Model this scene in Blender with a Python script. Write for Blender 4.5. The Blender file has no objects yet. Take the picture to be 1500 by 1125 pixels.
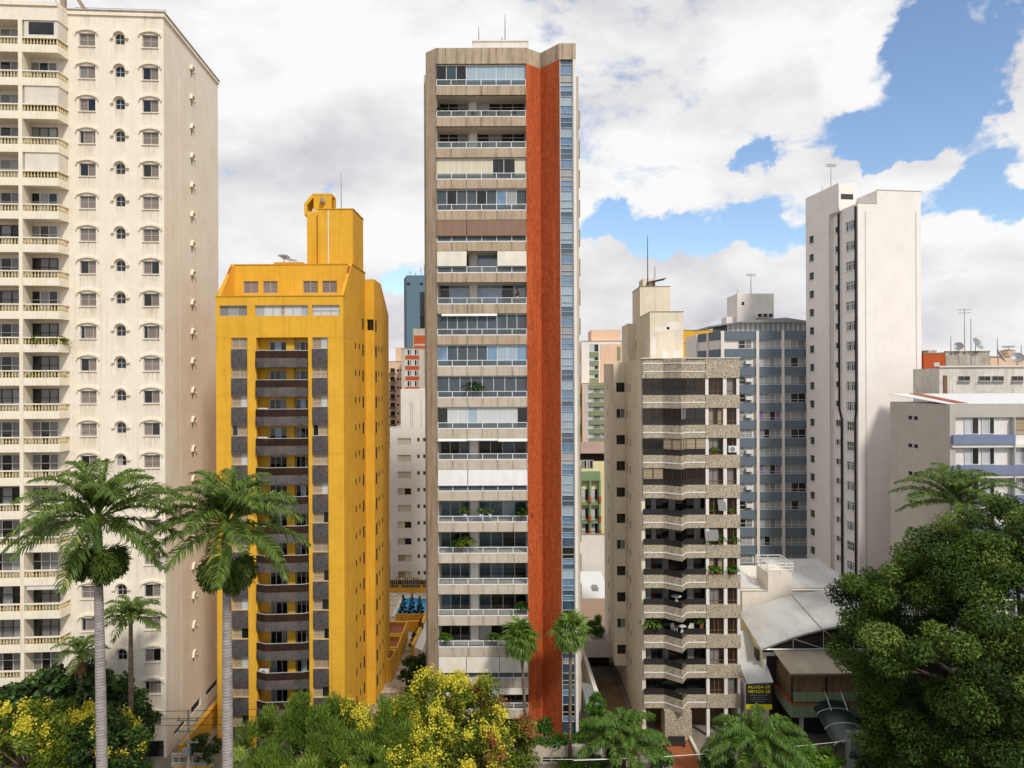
import bpy, math, random
import numpy as np
from math import sin, cos, pi, radians, atan, atan2, asin, sqrt
from mathutils import Vector, Matrix

random.seed(7); rng = np.random.default_rng(7)
scene = bpy.context.scene
col = scene.collection

# ---------------------------------------------------------------- camera
F_PX, CX, CY, CAMH, ROLL = 1065.0, 750.0, 562.5, 34.0, 0.0042
cam_d = bpy.data.cameras.new('camera'); cam = bpy.data.objects.new('camera', cam_d); col.objects.link(cam)
cam.location = (0, 0, CAMH); cam.rotation_euler = (radians(90), ROLL, 0)
cam_d.sensor_width = 36; cam_d.lens = 36 * F_PX / 1500; cam_d.clip_end = 6000; cam_d.clip_start = .1
scene.camera = cam
scene.view_settings.view_transform = 'Standard'; scene.view_settings.look = 'None'
scene.view_settings.gamma = 1; scene.view_settings.exposure = 0.20
scene.cycles.max_bounces = 7; scene.cycles.transparent_max_bounces = 24
scene.cycles.diffuse_bounces = 4; scene.cycles.glossy_bounces = 3
scene.cycles.use_adaptive_sampling = True; scene.cycles.adaptive_threshold = 0.02
scene.cycles.use_denoising = True

# ---------------------------------------------------------------- sun and sky
SUN_EL, SUN_AZ = radians(46), radians(152)      # azimuth clockwise from +Y; behind the camera, to its right
sd = bpy.data.lights.new('sun', 'SUN'); sd.energy = 2.7; sd.angle = radians(7); sd.color = (1, .95, .87)
sun = bpy.data.objects.new('sun', sd); col.objects.link(sun)
svec = Vector((sin(SUN_AZ) * cos(SUN_EL), cos(SUN_AZ) * cos(SUN_EL), sin(SUN_EL)))
sun.rotation_euler = svec.to_track_quat('Z', 'Y').to_euler(); sun.location = svec * 200

def NN(nt, kind, **kw):
    n = nt.nodes.new(kind)
    for k, v in kw.items():
        if k.startswith('i_'): n.inputs[k[2:].replace('_', ' ')].default_value = v
        else: setattr(n, k, v)
    return n

def make_world():
    w = bpy.data.worlds.new('World'); scene.world = w; w.use_nodes = True
    nt = w.node_tree; nt.nodes.clear(); L = nt.links.new
    out = NN(nt, 'ShaderNodeOutputWorld')
    sky = NN(nt, 'ShaderNodeTexSky', sky_type='NISHITA', sun_disc=False, sun_elevation=SUN_EL,
             sun_rotation=SUN_AZ, air_density=1.0, dust_density=.4, ozone_density=2.0)
    hs = NN(nt, 'ShaderNodeHueSaturation'); hs.inputs['Saturation'].default_value = 1.02
    L(sky.outputs[0], hs.inputs['Color'])
    bg1 = NN(nt, 'ShaderNodeBackground', i_Strength=.15); L(hs.outputs[0], bg1.inputs['Color'])
    tc = NN(nt, 'ShaderNodeTexCoord'); sep = NN(nt, 'ShaderNodeSeparateXYZ'); L(tc.outputs['Generated'], sep.inputs[0])
    def M(op, a, b=None, c=None):
        n = NN(nt, 'ShaderNodeMath', operation=op)
        for i, v in enumerate((a, b, c)):
            if v is None: continue
            if isinstance(v, (int, float)): n.inputs[i].default_value = v
            else: L(v, n.inputs[i])
        return n.outputs[0]
    az = M('ARCTAN2', sep.outputs[0], sep.outputs[1]); el = M('ARCSINE', sep.outputs[2])
    cm0 = NN(nt, 'ShaderNodeCombineXYZ'); L(az, cm0.inputs[0]); L(el, cm0.inputs[1])
    wn = NN(nt, 'ShaderNodeTexNoise', i_Scale=7.5, i_Detail=8, i_Roughness=.6); L(tc.outputs['Generated'], wn.inputs['Vector'])   # ragged cloud edges
    ws = NN(nt, 'ShaderNodeVectorMath', operation='SUBTRACT'); L(wn.outputs['Color'], ws.inputs[0]); ws.inputs[1].default_value = (.5, .5, .5)
    wm = NN(nt, 'ShaderNodeVectorMath', operation='MULTIPLY_ADD'); L(ws.outputs[0], wm.inputs[0]); wm.inputs[1].default_value = (.26, .17, 0); L(cm0.outputs[0], wm.inputs[2])
    cmb = wm
    # cloud noise lives on the direction, flattened a little so that clouds stretch along the horizon
    mp = NN(nt, 'ShaderNodeMapping'); mp.inputs['Scale'].default_value = (1, 1, 1.9); L(tc.outputs['Generated'], mp.inputs[0])
    n1 = NN(nt, 'ShaderNodeTexNoise', i_Scale=6.0, i_Detail=12, i_Roughness=.62, i_Distortion=.3); L(mp.outputs[0], n1.inputs['Vector'])
    n2 = NN(nt, 'ShaderNodeTexNoise', i_Scale=3.1, i_Detail=7, i_Roughness=.55, i_Distortion=.4)
    mp2 = NN(nt, 'ShaderNodeMapping'); mp2.inputs['Location'].default_value = (3.1, 1.7, .35); mp2.inputs['Scale'].default_value = (1, 1, 2.3)
    L(tc.outputs['Generated'], mp2.inputs[0]); L(mp2.outputs[0], n2.inputs['Vector'])
    def ae(px, py):
        u, v = (px - CX) / F_PX, (CY - py) / F_PX; a = atan(u)
        return a, atan(v * cos(a))
    def blob(px, py, wx, wy, amp): return blob_at(*ae(px, py), wx, wy, amp)
    def blob_at(a, e, wx, wy, amp):
        s = NN(nt, 'ShaderNodeVectorMath', operation='SUBTRACT'); L(cmb.outputs[0], s.inputs[0]); s.inputs[1].default_value = (a, e, 0)
        m = NN(nt, 'ShaderNodeVectorMath', operation='MULTIPLY'); L(s.outputs[0], m.inputs[0])
        m.inputs[1].default_value = (F_PX / wx, F_PX / wy, 0)
        l = NN(nt, 'ShaderNodeVectorMath', operation='LENGTH'); L(m.outputs[0], l.inputs[0])
        r = NN(nt, 'ShaderNodeMapRange', interpolation_type='SMOOTHERSTEP'); L(l.outputs['Value'], r.inputs[0])
        r.inputs[1].default_value = 0; r.inputs[2].default_value = 1; r.inputs[3].default_value = amp; r.inputs[4].default_value = 0
        return r.outputs[0]
    dens = M('ADD', M('MULTIPLY_ADD', n1.outputs[0], 1.4, -.20), .16)
    for b in CLOUD_HOLES: dens = M('ADD', dens, blob(*b))
    for a_, e_, wa, we, am in BACK_HOLES: dens = M('ADD', dens, blob_at(a_, e_, F_PX * wa, F_PX * we, am))
    cov = NN(nt, 'ShaderNodeMapRange', interpolation_type='SMOOTHSTEP'); L(dens, cov.inputs[0])
    cov.inputs[1].default_value = .36; cov.inputs[2].default_value = .60
    shade = M('ADD', n2.outputs[0], M('MULTIPLY', M('SUBTRACT', n1.outputs[0], .5), .55))
    for b in CLOUD_GREY: shade = M('ADD', shade, blob(*b))
    cr = NN(nt, 'ShaderNodeValToRGB'); L(shade, cr.inputs[0])
    e = cr.color_ramp.elements
    e[0].position, e[0].color = .25, (.55, .54, .585, 1); e[1].position, e[1].color = .63, (.93, .925, .925, 1)
    m_ = e.new(.43); m_.color = (.74, .73, .75, 1)
    bg2 = NN(nt, 'ShaderNodeBackground', i_Strength=.91); L(cr.outputs[0], bg2.inputs['Color'])
    mx = NN(nt, 'ShaderNodeMixShader'); L(cov.outputs[0], mx.inputs[0]); L(bg1.outputs[0], mx.inputs[1]); L(bg2.outputs[0], mx.inputs[2])
    L(mx.outputs[0], out.inputs[0])
# px, py, half-width, half-height (all turned into directions), amount
CLOUD_HOLES = [(1430, 70, 95, 170, -.50), (1365, 20, 70, 70, -.30), (1310, 205, 170, 48, -.50), (1450, 240, 70, 60, -.30), (1435, 292, 170, 46, -.50), (1110, 255, 60, 34, -.38),
               (1000, 342, 210, 46, -.50), (880, 335, 80, 46, -.34), (1135, 352, 130, 52, -.48), (592, 405, 75, 42, -.45), (470, 278, 40, 22, -.25),
               (1492, 150, 75, 90, .45), (1300, 250, 170, 30, .34), (1180, 120, 160, 130, .25), (960, 420, 170, 70, .30), (1430, 430, 330, 110, .35), (400, 60, 200, 120, .3), (560, 180, 180, 120, .25), (1060, 440, 170, 70, .3)]
BACK_HOLES = [(2.55, .30, .75, .55, -.22), (-2.6, .45, .7, .5, -.22)]      # azimuth, elevation: blue gaps behind the camera
CLOUD_GREY = [(480, 260, 330, 150, -.05), (980, 150, 330, 100, -.10), (1060, 0, 320, 120, .04), (430, 60, 260, 130, .08), (1290, 120, 150, 120, .24), (390, 120, 160, 140, .12),
              (930, 270, 170, 110, .14), (700, 30, 200, 100, .06), (1000, 420, 160, 70, .10), (1330, 330, 260, 70, .16), (560, 350, 160, 60, .12)]
make_world()

# ---------------------------------------------------------------- pixel helpers (photo pixels -> metres)
def unroll(px, py):
    dx, dy = px - CX, py - CY
    return dx - ROLL * dy, dy + ROLL * dx
def W(px, py, Y):
    dx, dy = unroll(px, py)
    return Vector((dx / F_PX * Y, Y, CAMH - dy / F_PX * Y))
def G(px, py, z=0.0):
    dx, dy = unroll(px, py)
    Y = F_PX * (CAMH - z) / dy
    return Vector((dx / F_PX * Y, Y, z))
class Frame:
    """ground frame of a building: origin under the pixel column px at depth Y, turned by th degrees"""
    def __init__(s, px, Y, th=0.0):
        s.o = W(px, CY, Y); s.o.z = 0; s.t = radians(th); s.c, s.s = cos(s.t), sin(s.t)
    def at(s, px, py, d=0.0):
        dx, dy = unroll(px, py); k = dx / F_PX
        ox, oy = s.o.x - d * s.s, s.o.y + d * s.c
        x = (k * oy - ox) / (s.c - k * s.s)
        return x, CAMH - dy / F_PX * (oy + x * s.s)
    def X(s, px, d=0.0, py=CY): return s.at(px, py, d)[0]
    def Z(s, px, py, d=0.0): return s.at(px, py, d)[1]
    def side(s, px, py, x=0.0):
        dx, dy = unroll(px, py); k = dx / F_PX
        ox, oy = s.o.x + x * s.c, s.o.y + x * s.s
        d = (ox - k * oy) / (k * s.c + s.s)
        return d, CAMH - dy / F_PX * (oy + d * s.c)

# ---------------------------------------------------------------- object helpers
KIDS = {}
def link(o, parent=None):
    col.objects.link(o)
    if parent is not None:
        o.parent = parent; KIDS.setdefault(parent.name, []).append(o)
    return o
def tag(o, label=None, cat=None, group=None, kind=None):
    if label: o['label'] = label
    if cat: o['category'] = cat
    if group: o['group'] = group
    if kind: o['kind'] = kind
    return o
def thing(name, label, cat, loc=(0, 0, 0), rz=0.0, group=None):
    o = bpy.data.objects.new(name, None); o.location = loc; o.rotation_euler = (0, 0, rz); o.empty_display_size = .5
    col.objects.link(o)
    return tag(o, label, cat, group)
def inst(name, mesh, parent, loc=(0, 0, 0), rot=(0, 0, 0), scale=None):
    o = bpy.data.objects.new(name, mesh); o.location = loc; o.rotation_euler = rot
    if scale: o.scale = scale
    return link(o, parent)
def dup(o, parent=None, loc=None, rz=None):
    c = o.copy(); link(c, parent)
    if loc is not None: c.location = loc
    if rz is not None: c.rotation_euler = (0, 0, rz)
    for k in KIDS.get(o.name, []): dup(k, c)
    return c

class MB:
    def __init__(s): s.v, s.f, s.m = [], [], []
    def face(s, pts, m=0):
        n = len(s.v); s.v += [tuple(p) for p in pts]; s.f.append(tuple(range(n, n + len(pts)))); s.m.append(m)
    def box(s, x0, x1, y0, y1, z0, z1, m=0):
        n = len(s.v)
        s.v += [(x, y, z) for z in (z0, z1) for y in (y0, y1) for x in (x0, x1)]
        for q in ((0, 1, 5, 4), (2, 6, 7, 3), (0, 4, 6, 2), (1, 3, 7, 5), (4, 5, 7, 6), (0, 2, 3, 1)):
            s.f.append(tuple(n + i for i in q)); s.m.append(m)
    def prism(s, poly, z0, z1, m=0, caps=True):
        n, k = len(s.v), len(poly)
        s.v += [(p[0], p[1], z0) for p in poly] + [(p[0], p[1], z1) for p in poly]
        for i in range(k):
            j = (i + 1) % k; s.f.append((n + i, n + j, n + k + j, n + k + i)); s.m.append(m)
        if caps:
            s.f.append(tuple(n + k + i for i in range(k))); s.m.append(m)
            s.f.append(tuple(n + k - 1 - i for i in range(k))); s.m.append(m)
    def extrude(s, poly, vec, m=0):
        n, k = len(s.v), len(poly); vec = Vector(vec)
        s.v += [tuple(p) for p in poly] + [tuple(Vector(p) + vec) for p in poly]
        for i in range(k):
            j = (i + 1) % k; s.f.append((n + i, n + j, n + k + j, n + k + i)); s.m.append(m)
        s.f.append(tuple(n + k + i for i in range(k))); s.m.append(m)
        s.f.append(tuple(n + k - 1 - i for i in range(k))); s.m.append(m)
    def tube(s, pts, rad, n=8, m=0, cap=True):
        pts = [Vector(p) for p in pts]; rings = []
        if isinstance(rad, (int, float)): rad = [rad] * len(pts)
        for i, p in enumerate(pts):
            t = (pts[min(i + 1, len(pts) - 1)] - pts[max(i - 1, 0)]).normalized()
            a = t.cross(Vector((0, 0, 1)) if abs(t.z) < .9 else Vector((1, 0, 0))).normalized(); b = t.cross(a)
            base = len(s.v); rings.append(base)
            s.v += [tuple(p + (a * cos(2 * pi * k / n) + b * sin(2 * pi * k / n)) * rad[i]) for k in range(n)]
        for r0, r1 in zip(rings, rings[1:]):
            for k in range(n):
                j = (k + 1) % n; s.f.append((r0 + k, r0 + j, r1 + j, r1 + k)); s.m.append(m)
        if cap:
            s.f.append(tuple(rings[0] + n - 1 - k for k in range(n))); s.m.append(m)
            s.f.append(tuple(rings[-1] + k for k in range(n))); s.m.append(m)
    def wall(s, T, u0, u1, v0, v1, holes, depth=.2, m=0, mr=None, back=None):
        """a wall sheet with real openings and reveals; T(u, v, inward depth) -> point"""
        mr = m if mr is None else mr
        vs = sorted({v0, v1} | {min(max(x, v0), v1) for h in holes for x in (h[2], h[3])})
        for a, b in zip(vs, vs[1:]):
            if b - a < 1e-5: continue
            mid = (a + b) / 2; hh = sorted([h for h in holes if h[2] < mid < h[3]]); u = u0
            for h in hh:
                if h[0] > u + 1e-5: s.face([T(u, a, 0), T(h[0], a, 0), T(h[0], b, 0), T(u, b, 0)], m)
                u = max(u, h[1])
            if u < u1 - 1e-5: s.face([T(u, a, 0), T(u1, a, 0), T(u1, b, 0), T(u, b, 0)], m)
        for (a, b, c, d) in holes:
            for p, q in (((a, c), (b, c)), ((b, c), (b, d)), ((b, d), (a, d)), ((a, d), (a, c))):
                s.face([T(p[0], p[1], 0), T(p[0], p[1], depth), T(q[0], q[1], depth), T(q[0], q[1], 0)], mr)
    def mesh(s, name, mats, smooth=False):
        me = bpy.data.meshes.new(name); me.from_pydata(s.v, [], s.f)
        for m in (mats if isinstance(mats, (list, tuple)) else [mats]): me.materials.append(m)
        me.polygons.foreach_set('material_index', s.m)
        if smooth: me.polygons.foreach_set('use_smooth', [True] * len(s.f))
        me.update(); return me
    def build(s, name, mats, parent=None, loc=(0, 0, 0), rot=(0, 0, 0), smooth=False):
        return inst(name, s.mesh(name, mats, smooth), parent, loc, rot)
def quads_mesh(name, V, mats, midx=None, tint=None):
    """fast mesh of loose quads, V is (n,4,3)"""
    n = len(V); me = bpy.data.meshes.new(name)
    me.vertices.add(n * 4); me.vertices.foreach_set('co', V.reshape(-1).astype(np.float32))
    me.loops.add(n * 4); me.loops.foreach_set('vertex_index', np.arange(n * 4, dtype=np.int32))
    me.polygons.add(n); me.polygons.foreach_set('loop_start', np.arange(0, n * 4, 4, dtype=np.int32))
    me.polygons.foreach_set('loop_total', np.full(n, 4, dtype=np.int32))
    for m in (mats if isinstance(mats, (list, tuple)) else [mats]): me.materials.append(m)
    if midx is not None: me.polygons.foreach_set('material_index', midx.astype(np.int32))
    if tint is not None:
        a = me.attributes.new('tint', 'FLOAT', 'POINT'); a.data.foreach_set('value', np.repeat(tint, 4).astype(np.float32))
    me.update(calc_edges=True); return me
FRONT = lambda y0: (lambda u, v, d: (u, y0 + d, v))
RIGHT = lambda x0: (lambda u, v, d: (x0 - d, u, v))
LEFT = lambda x0: (lambda u, v, d: (x0 + d, u, v))

# ---------------------------------------------------------------- materials
def H(h):
    c = [int(h[i:i + 2], 16) / 255 for i in (0, 2, 4)]
    return tuple(x / 12.92 if x <= .04045 else ((x + .055) / 1.055) ** 2.4 for x in c) + (1,)
def newmat(name):
    m = bpy.data.materials.new(name); m.use_nodes = True
    nt = m.node_tree; return m, nt, nt.nodes['Principled BSDF']
def mixc(nt, fac, a, b, mode='MIX'):
    n = nt.nodes.new('ShaderNodeMix'); n.data_type = 'RGBA'; n.blend_type = mode; L = nt.links.new
    for i, v in ((0, fac), (6, a), (7, b)):
        if isinstance(v, (int, float, tuple)): n.inputs[i].default_value = v
        else: L(v, n.inputs[i])
    return n.outputs[2]
def noise(nt, scale, detail=4, rough=.6, stretch=None, dist=0.0, coord='Object'):
    tc = nt.nodes.new('ShaderNodeTexCoord'); src = tc.outputs[coord]
    if stretch:
        mp = nt.nodes.new('ShaderNodeMapping'); mp.inputs['Scale'].default_value = stretch
        nt.links.new(src, mp.inputs[0]); src = mp.outputs[0]
    n = NN(nt, 'ShaderNodeTexNoise', i_Scale=scale, i_Detail=detail, i_Roughness=rough, i_Distortion=dist)
    nt.links.new(src, n.inputs['Vector']); return n.outputs[0]
def remap(nt, x, a, b, c=0.0, d=1.0):
    r = NN(nt, 'ShaderNodeMapRange'); nt.links.new(x, r.inputs[0])
    for i, v in enumerate((a, b, c, d)): r.inputs[i + 1].default_value = v
    return r.outputs[0]
def bump(nt, b, h, strength=.3, dist=.02):
    n = NN(nt, 'ShaderNodeBump', i_Strength=strength, i_Distance=dist); nt.links.new(h, n.inputs['Height']); nt.links.new(n.outputs[0], b.inputs['Normal'])
def paint(name, hexc, dirt=None, var=.5, streak=.5, rough=.85, fine=.25, k=1.0, bmp=.25):
    """weathered wall paint: broad mottling, run-off streaks and fine grain in the paint itself"""
    m, nt, b = newmat(name); c = tuple(x * k for x in H(hexc)[:3]) + (1,)
    d = H(dirt) if dirt else tuple(x * .62 for x in c[:3]) + (1,)
    x = mixc(nt, remap(nt, noise(nt, .35, 6, .65), .42, .75, 0, var), c, d)
    x = mixc(nt, remap(nt, noise(nt, 1.0, 5, .6, (2.2, 2.2, .09)), .52, .78, 0, streak), x, d)
    x = mixc(nt, remap(nt, noise(nt, 1.7, 6, .7), .5, .75, 0, var * .7), x, d)
    x = mixc(nt, remap(nt, noise(nt, 1.0, 4, .6, (6, 6, .12)), .56, .72, 0, streak * .6), x, d)
    g = noise(nt, 9, 3, .7)
    x = mixc(nt, remap(nt, g, .3, .7, 0, fine), x, tuple(min(1, v * 1.22) for v in c[:3]) + (1,))
    nt.links.new(x, b.inputs['Base Color']); b.inputs['Roughness'].default_value = rough
    b.inputs['Specular IOR Level'].default_value = .25
    bump(nt, b, g, bmp, .02); return m
def plain(name, hexc, rough=.5, metal=0.0, k=1.0, spec=.4):
    m, nt, b = newmat(name); c = tuple(x * k for x in H(hexc)[:3]) + (1,)
    x = mixc(nt, remap(nt, noise(nt, 3, 4), .35, .7, 0, .35), c, tuple(v * .75 for v in c[:3]) + (1,))
    nt.links.new(x, b.inputs['Base Color']); b.inputs['Roughness'].default_value = rough; b.inputs['Metallic'].default_value = metal
    b.inputs['Specular IOR Level'].default_value = spec; return m
def drips(mat, x0, period, half, z0=None, h=None, reach=1.0, hexc='5a4a3a', amt=.6, xs=None):
    """run-off stains that start at real posts or sills: a comb of dark runs at given x, optionally restarting every storey"""
    nt = mat.node_tree; b = nt.nodes['Principled BSDF']; L = nt.links.new; src = b.inputs['Base Color'].links[0].from_socket
    tc = nt.nodes.new('ShaderNodeTexCoord'); sp = nt.nodes.new('ShaderNodeSeparateXYZ'); L(tc.outputs['Object'], sp.inputs[0])
    def M(op, a, c=None):
        n = NN(nt, 'ShaderNodeMath', operation=op)
        for i, v in enumerate((a, c)):
            if v is None: continue
            if isinstance(v, (int, float)): n.inputs[i].default_value = v
            else: L(v, n.inputs[i])
        return n.outputs[0]
    if xs: d = None
    else: d = M('MULTIPLY', M('ABSOLUTE', M('SUBTRACT', M('FRACT', M('ADD', M('DIVIDE', M('SUBTRACT', sp.outputs[0], x0), period), .5)), .5)), period)
    for x in xs or ():
        e = M('ABSOLUTE', M('SUBTRACT', sp.outputs[0], x)); d = e if d is None else M('MINIMUM', d, e)
    m = remap(nt, d, 0, half, 1, 0) if not xs else remap(nt, d, half * .8, half, 1, 0)
    if h:
        f = M('FRACT', M('DIVIDE', M('SUBTRACT', z0, sp.outputs[2]), h)); m = M('MULTIPLY', m, remap(nt, f, 0, reach / h, 1, 0))
    m = M('MULTIPLY', m, remap(nt, noise(nt, 1.0, 5, .7, (7, 7, .5)), .42, .68, 0, amt)); x = mixc(nt, m, src, H(hexc)); L(x, b.inputs['Base Color'])
def objrand(nt):
    return nt.nodes.new('ShaderNodeObjectInfo').outputs['Random']
def glass(name, hexc, ior=1.7, rough=.03, var=.6):
    m, nt, b = newmat(name); c = H(hexc)
    f = mixc(nt, remap(nt, noise(nt, .9, 3, .6, (1, 1, .5)), .35, .65), c, tuple(v * (1 - var) for v in c[:3]) + (1,))
    f = mixc(nt, remap(nt, objrand(nt), 0, 1, 0, var), f, tuple(v * .35 for v in c[:3]) + (1,))
    nt.links.new(f, b.inputs['Base Color']); b.inputs['Roughness'].default_value = rough; b.inputs['IOR'].default_value = ior
    bump(nt, b, noise(nt, .7, 2), .06, .05); return m
def cloth(name, hexc, fold=9.0, coat=.5, dark=.6, axis='X', var=.25):
    """curtain, blind or louvre seen behind a pane: folds across one axis, a clear coat for the pane"""
    m, nt, b = newmat(name); c = H(hexc); tc = nt.nodes.new('ShaderNodeTexCoord')
    w = NN(nt, 'ShaderNodeTexWave', bands_direction=axis, i_Scale=fold, i_Distortion=1.2, i_Detail=2); nt.links.new(tc.outputs['Object'], w.inputs['Vector'])
    x = mixc(nt, w.outputs['Fac'], tuple(v * dark for v in c[:3]) + (1,), c)
    x = mixc(nt, remap(nt, noise(nt, .8, 3, .6), .35, .7, 0, .5), x, tuple(v * .72 for v in c[:3]) + (1,))
    x = mixc(nt, remap(nt, objrand(nt), 0, 1, 0, var * 2), x, tuple(v * .5 for v in c[:3]) + (1,))
    nt.links.new(x, b.inputs['Base Color']); b.inputs['Roughness'].default_value = .8
    b.inputs['Coat Weight'].default_value = coat; b.inputs['Coat Roughness'].default_value = .04; return m
def speckle(name, cols, scale=9.0, rough=.75, bmp=.5, extra=None):
    """stone chip cladding"""
    m, nt, b = newmat(name); tc = nt.nodes.new('ShaderNodeTexCoord')
    v = NN(nt, 'ShaderNodeTexVoronoi', i_Scale=scale); nt.links.new(tc.outputs['Object'], v.inputs['Vector'])
    sp = nt.nodes.new('ShaderNodeSeparateColor'); nt.links.new(v.outputs['Color'], sp.inputs[0])
    cr = nt.nodes.new('ShaderNodeValToRGB'); cr.color_ramp.interpolation = 'CONSTANT'; nt.links.new(sp.outputs[0], cr.inputs[0])
    e = cr.color_ramp.elements; n = len(cols)
    e[0].color = H(cols[0]); e[1].position = 1 / n; e[1].color = H(cols[1])
    for i in range(2, n): q = e.new(i / n); q.color = H(cols[i])
    x = mixc(nt, remap(nt, noise(nt, .5, 4), .4, .7, 0, .35), cr.outputs[0], H('8a7f6c'))
    if extra:
        g = remap(nt, noise(nt, 1.4, 5, .7), .62, .66); x = mixc(nt, g, x, H(extra))
    nt.links.new(x, b.inputs['Base Color']); b.inputs['Roughness'].default_value = rough
    bump(nt, b, v.outputs['Distance'], bmp, .03); return m
def clear_glass(name, tint, opac=.25, rough=.04):
    m, nt, b = newmat(name); L = nt.links.new
    tr = nt.nodes.new('ShaderNodeBsdfTransparent'); tr.inputs[0].default_value = H(tint)
    b.inputs['Base Color'].default_value = H(tint); b.inputs['Roughness'].default_value = rough; b.inputs['IOR'].default_value = 1.6
    fr = NN(nt, 'ShaderNodeFresnel', i_IOR=1.6); a = NN(nt, 'ShaderNodeMath', operation='ADD'); L(fr.outputs[0], a.inputs[0]); a.inputs[1].default_value = opac
    mx = nt.nodes.new('ShaderNodeMixShader'); L(a.outputs[0], mx.inputs[0]); L(tr.outputs[0], mx.inputs[1]); L(b.outputs[0], mx.inputs[2])
    L(mx.outputs[0], nt.nodes['Material Output'].inputs[0]); return m
def tiles(name, c1, c2, mortar, bw=.24, bh=.06, swap=False, streak=None, rough=.7):
    m, nt, b = newmat(name); tc = nt.nodes.new('ShaderNodeTexCoord'); L = nt.links.new
    sp = nt.nodes.new('ShaderNodeSeparateXYZ'); L(tc.outputs['Object'], sp.inputs[0]); cb = nt.nodes.new('ShaderNodeCombineXYZ')
    ad = NN(nt, 'ShaderNodeMath', operation='ADD'); L(sp.outputs[0], ad.inputs[0]); ad.inputs[1].default_value = 0
    L(ad.outputs[0], cb.inputs[1 if swap else 0]); L(sp.outputs[2], cb.inputs[0 if swap else 1])
    br = NN(nt, 'ShaderNodeTexBrick', i_Scale=1.0); L(cb.outputs[0], br.inputs['Vector'])
    br.inputs['Color1'].default_value = H(c1); br.inputs['Color2'].default_value = H(c2); br.inputs['Mortar'].default_value = H(mortar)
    br.inputs['Mortar Size'].default_value = .008; br.inputs['Brick Width'].default_value = bw; br.inputs['Row Height'].default_value = bh
    x = mixc(nt, remap(nt, noise(nt, .6, 6, .7, (3, 3, .25)), .45, .75, 0, .55), br.outputs[0], tuple(v * .55 for v in H(c2)[:3]) + (1,))
    x = mixc(nt, remap(nt, noise(nt, 1.2, 5, .6, (1.6, 1.6, .07)), .56, .76, 0, .5), x, tuple(v * 1.5 for v in H(c1)[:3]) + (1,))
    if streak:
        s1 = remap(nt, noise(nt, 4.0, 4, .7, (3.2, 3.2, .35)), .60, .70, 0, .75); s2 = remap(nt, noise(nt, .14, 3), .5, .62)
        mm = NN(nt, 'ShaderNodeMath', operation='MULTIPLY'); L(s1, mm.inputs[0]); L(s2, mm.inputs[1]); x = mixc(nt, mm.outputs[0], x, H(streak))
    L(x, b.inputs['Base Color']); b.inputs['Roughness'].default_value = rough; b.inputs['Specular IOR Level'].default_value = .3
    return m
def concrete(name, hexc, dark='4a443b', light='b9b1a2', rough=.9, joints=True, sk=.85):
    m, nt, b = newmat(name); c = H(hexc)
    x = mixc(nt, remap(nt, noise(nt, .5, 7, .7), .38, .68), c, H(light))
    x = mixc(nt, remap(nt, noise(nt, 1.1, 6, .7, (2.6, 2.6, .12)), .50, .74, 0, sk), x, H(dark))
    x = mixc(nt, remap(nt, noise(nt, 3.5, 5, .7), .55, .75, 0, .4), x, H(dark))
    nt.links.new(x, b.inputs['Base Color']); b.inputs['Roughness'].default_value = rough; b.inputs['Specular IOR Level'].default_value = .2
    bump(nt, b, noise(nt, 12, 4, .7), .3, .02); return m
def leafmat(name, c1, c2, c3=None, trans=.35, rough=.5):
    m, nt, b = newmat(name); L = nt.links.new
    at = nt.nodes.new('ShaderNodeAttribute'); at.attribute_name = 'tint'
    cr = nt.nodes.new('ShaderNodeValToRGB'); L(at.outputs['Fac'], cr.inputs[0]); e = cr.color_ramp.elements
    e[0].color = H(c1); e[1].color = H(c2)
    if c3: q = e.new(.92); q.color = H(c2); e[-1].color = H(c3)
    L(cr.outputs[0], b.inputs['Base Color']); b.inputs['Roughness'].default_value = rough; b.inputs['Specular IOR Level'].default_value = .3
    tl = nt.nodes.new('ShaderNodeBsdfTranslucent'); L(cr.outputs[0], tl.inputs[0])
    mx = nt.nodes.new('ShaderNodeMixShader'); mx.inputs[0].default_value = trans; L(b.outputs[0], mx.inputs[1]); L(tl.outputs[0], mx.inputs[2])
    L(mx.outputs[0], nt.nodes['Material Output'].inputs[0]); return m

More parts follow.
